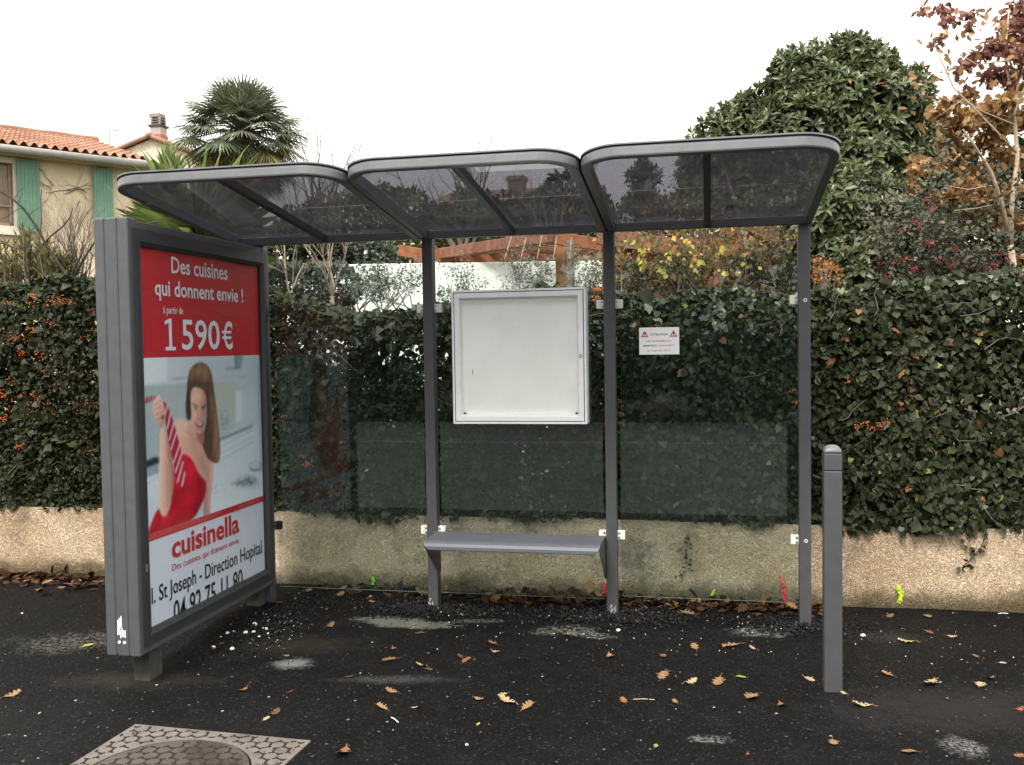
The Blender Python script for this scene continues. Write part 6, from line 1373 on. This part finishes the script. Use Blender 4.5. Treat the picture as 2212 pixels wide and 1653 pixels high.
SHAPES = [oakleaf(1, .55, .35, .05), oakleaf(2, .25, .55, .1), oakleaf(3, .8, .1, .22), oakleaf(4, .35, -.25, .3), oakleaf(5, .15, .2, .0), oakleaf(6, .3, .4, .1, True)]
LEAFME = {}
def leafmesh(shape, colr):
    if (shape, colr) not in LEAFME:
        o = SHAPES[shape].build('fallen_leaf', FL[colr], fixn=False); LEAFME[(shape, colr)] = o.data; bpy.data.objects.remove(o)
    return LEAFME[(shape, colr)]
def full(cx, cy, ox, oy, s): return ((ox + cx / s) / 1.085, (oy + cy / s) / 1.085)
PXA = lambda x, y: full(x, y, 600, 1400, 2.011)      # from the enlarged views of the photo
PXB = lambda x, y: full(x, y, 1700, 1150, 2.571)
PXC = lambda x, y: full(x, y, 0, 1280, 3.16)
PXD = lambda x, y: full(x, y, 600, 1050, 2.458)
G_LEAF = 'fallen oak leaves scattered on the asphalt'
rr = random.Random(99)
def leaf(p2, wpx, shape, colr, label, sc_=1.0, yaw=None, tilt=0.0):
    p = ground(*p2); dist = (p - CAMP).dot(CF); size = wpx / 1.085 / FPX * dist * 1.08
    o = bpy.data.objects.new('fallen_leaf', leafmesh(shape, colr)); COL.objects.link(o)
    o.location = (p.x, p.y, gzz(p.x, p.y) + .002); o.rotation_euler = (rr.uniform(-.12, .12), rr.uniform(-.12, .12) + tilt, rr.uniform(0, 6.28) if yaw is None else yaw); o.scale = (size, size, size)
    return tag(o, label, 'leaf', G_LEAF)
A = 2.011; Bs = 2.571; Cs = 3.16; Ds = 2.458
for fn, s, x, y, wd_, shp, colr, lab in (
    (PXA, A, 350, 140, 48, 2, 'brown', 'curled brown leaf between the advertising panel and the first post, near the pale stain'),
    (PXA, A, 743, 132, 38, 4, 'tan', 'tan leaf lying on the pale chalky stain before the first post'),
    (PXA, A, 775, 172, 50, 4, 'dark', 'dull dark flat leaf just in front of the chalky stain'),
    (PXA, A, 1115, 225, 62, 1, 'brown', 'folded brown leaf before the bench with a pale scrap touching it'),
    (PXA, A, 1130, 264, 46, 0, 'pale', 'pale tan leaf just nearer than the folded brown one before the bench'),
    (PXA, A, 1467, 180, 52, 0, 'tan', 'tan leaf among white chips just left of the second post foot'),
    (PXA, A, 648, 247, 42, 3, 'brown', 'brown leaf farthest back of the pair beyond the light streak'),
    (PXA, A, 630, 295, 70, 4, 'brown', 'long flat brown leaf at the back edge of the light streak'),
    (PXA, A, 968, 287, 46, 2, 'dark', 'dark curled leaf resting against an orange brown one'),
    (PXA, A, 990, 300, 60, 4, 'orange', 'orange brown flat leaf beside the dark curled leaf'),
    (PXA, A, 778, 325, 50, 2, 'pale', 'upright light tan leaf on the light dusty streak'),
    (PXA, A, 812, 343, 42, 4, 'dark', 'small dark leaf under the upright tan one on the streak'),
    (PXA, A, 142, 278, 40, 4, 'tan', 'tan leaf lying at the back of the round white dust spot'),
    (PXA, A, 443, 376, 40, 3, 'dark', 'small dark leaf at the left end of the light streak'),
    (PXA, A, 160, 450, 36, 3, 'red', 'small dull reddish leaf left of the light streak'),
    (PXA, A, 640, 444, 62, 0, 'tan', 'tan lobed leaf just nearer than the light streak'),
    (PXA, A, 595, 520, 76, 1, 'tan', 'larger tan leaf with its stem up, in front of the bench left end'),
    (PXA, A, 746, 520, 32, 0, 'pale', 'tiny pale leaf right of the larger tan one with raised stem'),
    (PXA, A, 88, 550, 60, 2, 'dark', 'dark brown leaf touching a cream scrap behind the manhole cover'),
    (PXA, A, 48, 575, 40, 4, 'pale', 'cream coloured leaf scrap behind the manhole cover corner'),
    (PXA, A, 412, 735, 104, 2, 'brown', 'largest brown leaf, curled, just right of the manhole frame'),
    (PXA, A, 1048, 484, 54, 0, 'tan', 'tan leaf left of the middle trio on open asphalt'),
    (PXA, A, 1163, 460, 46, 4, 'pale', 'pale flat leaf just behind the big light lobed leaf at mid asphalt'),
    (PXA, A, 1188, 495, 96, 0, 'pale', 'big light lobed leaf at the middle of the open asphalt'),
    (PXA, A, 1280, 520, 86, 1, 'tan', 'long tan leaf right of the big light lobed one'),
    (PXA, A, 1048, 600, 28, 5, 'yellow', 'small yellowish oval leaf alone on the near asphalt'),
    (PXA, A, 1668, 280, 62, 2, 'tan', 'tan leaf with a raised lobe in front of the second post'),
    (PXA, A, 1920, 278, 52, 5, 'brown', 'rounded brown leaf between the second and third posts'),
    (PXA, A, 2070, 240, 62, 0, 'tan', 'tan leaf farthest back before the third post'),
    (PXA, A, 1918, 372, 86, 4, 'tan', 'large flat tan leaf with a dark sliver behind it'),
    (PXA, A, 1948, 352, 46, 3, 'dark', 'dark sliver of leaf behind the large flat tan one'),
    (PXA, A, 2050, 404, 62, 2, 'pale', 'pale leaf with pointed stem left of the bollard group'),
    (PXA, A, 2180, 398, 92, 4, 'tan', 'long tan leaf left of the olive green one'),
    (PXA, A, 1735, 498, 56, 2, 'orange', 'orange brown curled leaf left of the pale straw'),
    (PXA, A, 1977, 498, 46, 0, 'tan', 'small tan leaf right of the pale straw'),
    (PXA, A, 1885, 708, 42, 5, 'green', 'small green leaf on the near asphalt at lower right'),
    (PXA, A, 1802, 128, 42, 3, 'orange', 'orange leaf on the black asphalt mound by the second post'),
    (PXB, Bs, 985, 762, 62, 2, 'brown', 'upright brown leaf against the wall foot right of the bollard'),
    (PXB, Bs, 1222, 762, 86, 4, 'tan', 'flat tan leaf at the wall foot below the yellow paint mark'),
    (PXB, Bs, 1225, 853, 60, 4, 'red', 'flat reddish leaf a little out from the wall at right'),
    (PXB, Bs, 1365, 883, 56, 0, 'pale', 'pale small leaf right of the flat reddish one'),
    (PXB, Bs, 1098, 916, 102, 3, 'pale', 'pale long leaf behind and right of the bollard foot'),
    (PXB, Bs, 1510, 1000, 60, 4, 'brown', 'thin brown leaf on the right asphalt under the hairline crack'),
    (PXB, Bs, 1673, 1040, 42, 5, 'pale', 'whitish oval leaf near the right edge'),
    (PXB, Bs, 978, 1116, 86, 1, 'tan', 'tan lobed leaf level with the bollard foot, on its right'),
    (PXB, Bs, 1240, 1166, 132, 0, 'pale', 'long pale leaf with deep lobes at right of the bollard'),
    (PXB, Bs, 1538, 1171, 112, 4, 'pale', 'flat pale leaf near the right edge before a brown one'),
    (PXB, Bs, 1600, 1130, 70, 3, 'brown', 'brown leaf behind the flat pale one near the right edge'),
    (PXB, Bs, 505, 1141, 76, 4, 'pale', 'pale flat leaf just left of the bollard foot'),
    (PXB, Bs, 718, 1231, 52, 0, 'pale', 'pale leaf touching the right side of the bollard foot'),
    (PXB, Bs, 825, 1299, 112, 0, 'pale', 'long cream leaf just in front of the bollard foot'),
    (PXB, Bs, 160, 1246, 126, 1, 'tan', 'long brown tan leaf nearer than the olive one, left of bollard'),
    (PXB, Bs, 338, 1296, 82, 2, 'orange', 'orange tan leaf with ragged lobes left of the bollard front'),
    (PXB, Bs, 650, 1515, 96, 4, 'tan', 'flat tan leaf on near asphalt below the bollard'),
    (PXB, Bs, 1105, 1576, 98, 5, 'brown', 'broad brown leaf left of the white dusty spot at lower right'),
    (PXB, Bs, 135, 1591, 34, 3, 'orange', 'tiny orange leaf at the bottom edge right of centre'),
    (PXB, Bs, 1780, 1325, 64, 2, 'red', 'red brown leaf cut by the right edge of the picture'),
    (PXB, Bs, 1778, 1602, 82, 4, 'orange', 'orange leaf in the bottom right corner'),
    (PXB, Bs, 170, 958, 60, 2, 'pale', 'pale crumpled leaf in front of the third post chips'),
    (PXB, Bs, 40, 941, 112, 1, 'tan', 'tan leaf pair piece left of the pale crumpled leaf'),
    (PXB, Bs, 95, 1128, 60, 5, 'green', 'olive green leaf among the tan leaves left of the bollard'),
    (PXC, Cs, 90, 1106, 122, 0, 'tan', 'lone tan leaf at the far left on dark asphalt'),
    (PXC, Cs, 650, 746, 82, 5, 'yellow', 'yellow flat leaf left of the advertising panel'),
    (PXC, Cs, 1800, 1072, 92, 2, 'brown', 'brown leaf between the advertising panel leg and the manhole'),
    (PXC, Cs, 1662, 726, 82, 4, 'orange', 'orange brown leaf lying among the white stones'),
    (PXC, Cs, 2065, 426, 72, 3, 'brown', 'brown leaf beside the rear leg of the advertising panel'),
    (PXC, Cs, 290, 332, 95, 1, 'tan', 'large pinkish tan leaf on the litter at the far left'),
    (PXC, Cs, 190, 262, 60, 4, 'pale', 'pale leaf on top of the litter at the wall, far left'),
    (PXD, Ds, 480, 852, 62, 2, 'brown', 'brown leaf leaning under the left glass pane'),
    (PXD, Ds, 538, 800, 58, 2, 'brown', 'brown leaf behind the lower edge of the left glass pane'),
    (PXD, Ds, 671, 889, 42, 0, 'tan', 'small tan leaf left of the first post foot'),
    (PXD, Ds, 1490, 888, 68, 2, 'orange', 'orange brown leaf leaning in the litter under the bench'),
    (PXD, Ds, 1592, 900, 70, 1, 'tan', 'tan leaf in the litter under the bench, middle of three'),
    (PXD, Ds, 1915, 892, 84, 2, 'tan', 'large tan leaf beside the second post under the bench'),
    (PXD, Ds, 1838, 902, 60, 3, 'orange', 'orange leaf left of the large tan one under the bench'),
    (PXA, A, 2065, 35, 84, 2, 'tan', 'large tan leaf on the heap behind the right glass pane'),
    (PXA, A, 2030, 78, 90, 4, 'tan', 'flat tan leaf at the front of the heap right of the second post'),
    (PXA, A, 2155, 42, 50, 2, 'orange', 'reddish orange leaf at the right of the heap behind the glass')):
    leaf(fn(x, y), wd_ / s, shp, colr, lab)
# leaves lying on the smoked roof: they show from below as dark shapes
def roofspot(px, py):
    n = Vector((0, sS, cS)); p0_ = Vector(rl(0, 0, FH + .008)); d = raydir(px, py); return CAMP + d * ((p0_ - CAMP).dot(n) / d.dot(n))
for px, py, sz, colr, lab in ((1192, 382, .13, 'brown', 'dead leaf lying on the middle roof panel near its right side'), (1590, 424, .10, 'dark', 'dead leaf lying on the right half of the right roof panel'), (1582, 446, .10, 'dark', 'dead leaf lower down on the right roof panel'),
                              (1062, 492, .06, 'dark', 'small dark leaf near the back beam of the middle roof panel'), (1232, 480, .06, 'dark', 'small dark leaf by the back right corner of the middle roof panel')):
    p = roofspot(px, py); o = bpy.data.objects.new('fallen_leaf', leafmesh(1, colr)); COL.objects.link(o); o.location = p; o.rotation_euler = (-SL, 0, rr.uniform(0, 6)); o.scale = (sz,) * 3; tag(o, lab, 'leaf', 'dead leaves on the shelter roof')
# straw and matchstick-like slivers
for px, py, l_, a, lab in ((*PXA(1828, 486), .05, .15, 'short pale straw on the asphalt left of the bollard'), (*PXA(655, 582), .04, -.9, 'short white stick on the near asphalt left of centre'), (*PXB(1673, 745), .03, .2, 'tiny pale stalk at the wall foot on the right')):
    p = ground(px, py); mb = MB(); mb.tube([(p.x - l_ * math.cos(a), p.y - l_ * math.sin(a) * .8, p.z + .004), (p.x, p.y, p.z + .007), (p.x + l_ * math.cos(a), p.y + l_ * math.sin(a) * .8, p.z + .004)], .0022, 5)
    tag(mb.build('straw', M['cream'] if 'straw' in lab else M['paper']), lab, 'straw')
# white stones beside the panel
def stone(px, py, wpx, lab, seed, flat=.62):
    r2 = random.Random(seed); p = ground(px, py); dist = (p - CAMP).dot(CF); r_ = wpx / FPX * dist / 2
    bm = bmesh.new(); bmesh.ops.create_icosphere(bm, subdivisions=2, radius=1); ax = [Vector((r2.gauss(0, 1), r2.gauss(0, 1), r2.gauss(0, 1))).normalized() for _ in range(9)]; cut = [r2.uniform(.62, .9) for _ in ax]
    for v in bm.verts:
        for a, c_ in zip(ax, cut):
            e = v.co.dot(a)
            if e > c_: v.co -= a * (e - c_)
        v.co = Vector((v.co.x * r_, v.co.y * r_, v.co.z * r_ * flat))
    me = bpy.data.meshes.new('white_stone'); bm.to_mesh(me); bm.free(); me.materials.append(STONE); o = bpy.data.objects.new('white_stone', me); COL.objects.link(o); o.location = (p.x, p.y, gzz(p.x, p.y) + r_ * flat * .55); o.rotation_euler.z = r2.uniform(0, 6)
    tag(o, lab, 'stone', 'white stones beside the advertising panel')
STONE = plain('chalk_white_stone', (.66, .65, .60), .9, .2, .14, 40, .5, 120, .003)
for i, (x, y, wd_, lab) in enumerate(((1890, 600, 46, 'largest white stone, at the back of the cluster by the panel'), (1735, 645, 26, 'white stone at the back left of the cluster, nearest the panel'), (1685, 662, 30, 'white stone left of the cluster, second from the panel side'),
        (1635, 685, 15, 'tiny white stone at the left tip of the cluster'), (1820, 656, 36, 'flat white stone in the middle of the cluster'), (1878, 652, 34, 'white stone in front of the largest one'), (1972, 632, 32, 'white stone at the right of the cluster'),
        (1950, 628, 20, 'small white stone touching the right hand one'), (1990, 546, 19, 'small white stone alone behind the cluster'), (1985, 660, 20, 'small white stone at the front right of the cluster'), (1920, 682, 26, 'white stone at the front of the cluster'),
        (1715, 718, 22, 'pale stone beside the orange brown leaf'), (1585, 757, 36, 'white stone nearest the front leg of the panel'), (1722, 768, 40, 'white stone nearest the camera, right of the front leg'))):
    stone(*PXC(x, y), wd_ / Cs / 1.085, lab, i)
stone(*full(1842, 1216, 950, 1150, 3.687), 12, 'white stone in front of the second post foot', 40); stone(*PXC(165, 497), 5, 'single small white pebble on the asphalt at the far left', 41); stone(*PXA(993, 695), 8, 'white pebble alone on the near asphalt', 42); stone(*PXB(830, 880), 12, 'white pebble right of the bollard near the wall', 43)
# --- loose stuff nobody could count
def litter(name, n, fx, size, mat, tmpl, label, cat, flat=.8, zoff=.006):
    P = np.array([fx() for _ in range(n)]); P = np.array([(x, y, gzz(x, y) + zoff + abs(rnd.gauss(0, .006)) * (flat < .9)) for x, y in P]); nn = unit(n) * (1 - flat) + np.array([0, 0, flat]); d = unit(n); d[:, 2] *= .3
    o = scatter(name, P, d, nn, size * rng.uniform(.5, 1.25, n), tmpl, mat); return tag(o, label, cat, kind='stuff')
L_LIT = leafmat('litter_leaf', [(0, (.018, .010, .007)), (.5, (.045, .021, .011)), (.88, (.10, .050, .022)), (1, (.30, .17, .08))], .8, .15, .1)
def band(x0_, x1_, y1_, spread): return lambda: (rnd.uniform(x0_, x1_), min(.475, y1_ - abs(rnd.gauss(0, spread))))
litter('leaf_litter', 1000, band(-6.5, -2.45, .475, .17), .075, L_LIT, T_OAKLEAF, 'drift of dark rusty oak leaves along the wall foot at far left', 'leaf litter', .65)
litter('leaf_litter', 420, band(-.85, .0, .46, .13), .085, L_LIT, T_OAKLEAF, 'thin drift of dead leaves under the bench by the wall', 'leaf litter', .6)
litter('leaf_litter', 330, band(.05, 1.25, .46, .10), .085, L_LIT, T_OAKLEAF, 'thin drift of dead leaves behind the right glass pane', 'leaf litter', .6)
litter('leaf_litter', 120, band(-2.2, -.9, .46, .10), .075, L_LIT, T_OAKLEAF, 'sparse dead leaves behind the left glass pane', 'leaf litter', .6)
litter('leaf_crumbs', 700, lambda: (rnd.uniform(-3.5, 3.0), rnd.uniform(-2.6, .4)), .014, leafmat('crumb', [(0, (.05, .04, .03)), (.7, (.12, .10, .075)), (1, (.35, .32, .28))], .8, .2, 0), T_SIMPLE, 'small crumbs of leaf and grit strewn over the asphalt', 'grit', .9, .003)
L_GRIT = leafmat('black_grit', [(0, (.006, .006, .0065)), (.8, (.010, .010, .0105)), (.97, (.03, .03, .03)), (1, (.2, .2, .19))], .8, .3, 0)
def around(cx, cy, sx, sy): return lambda: (rnd.gauss(cx, sx), min(.46, rnd.gauss(cy, sy)))
for cx, cy, sx, sy, n, lab in ((-1.14, -.02, .22, .09, 900, 'loose black asphalt crumbs round the first post foot'), (0, -.03, .24, .11, 1000, 'loose black asphalt crumbs round the second post foot'), (1.13, -.03, .17, .08, 600, 'loose black asphalt crumbs round the third post foot'), (-2.02, -.45, .12, .30, 620, 'black grit heaped along the foot of the advertising panel'), (-.5, .1, .9, .10, 900, 'black grit along the glass under the bench')):
    litter('asphalt_crumbs', n, around(cx, cy, sx, sy), .016, L_GRIT, T_BERRY, lab, 'grit', .5, .004)
litter('white_chips', 46, around(-1.9, -.62, .10, .22), .007, STONE, T_BERRY, 'scatter of small white chips among the black grit by the panel', 'chips', .5, .004)
litter('white_chips', 70, lambda: (rnd.choice([rnd.gauss(.72, .16), rnd.gauss(-.1, .2), rnd.gauss(-.75, .25), rnd.uniform(-2.5, 2.4)]), rnd.gauss(-.35, .18)), .008, STONE, T_BERRY, 'fine white chips sprinkled before the posts', 'chips', .5, .004)
litter('asphalt_grains', 1500, lambda: (rnd.uniform(-4.6, 3.4), rnd.uniform(-2.75, .42)), .010, leafmat('asphalt_grain', [(0, (.010, .010, .011)), (.5, (.035, .033, .032)), (.9, (.045, .042, .040)), (1, (.11, .105, .10))], .85, .2, 0), T_BERRY, 'small loose stones of the asphalt surface', 'grit', .5, .001)
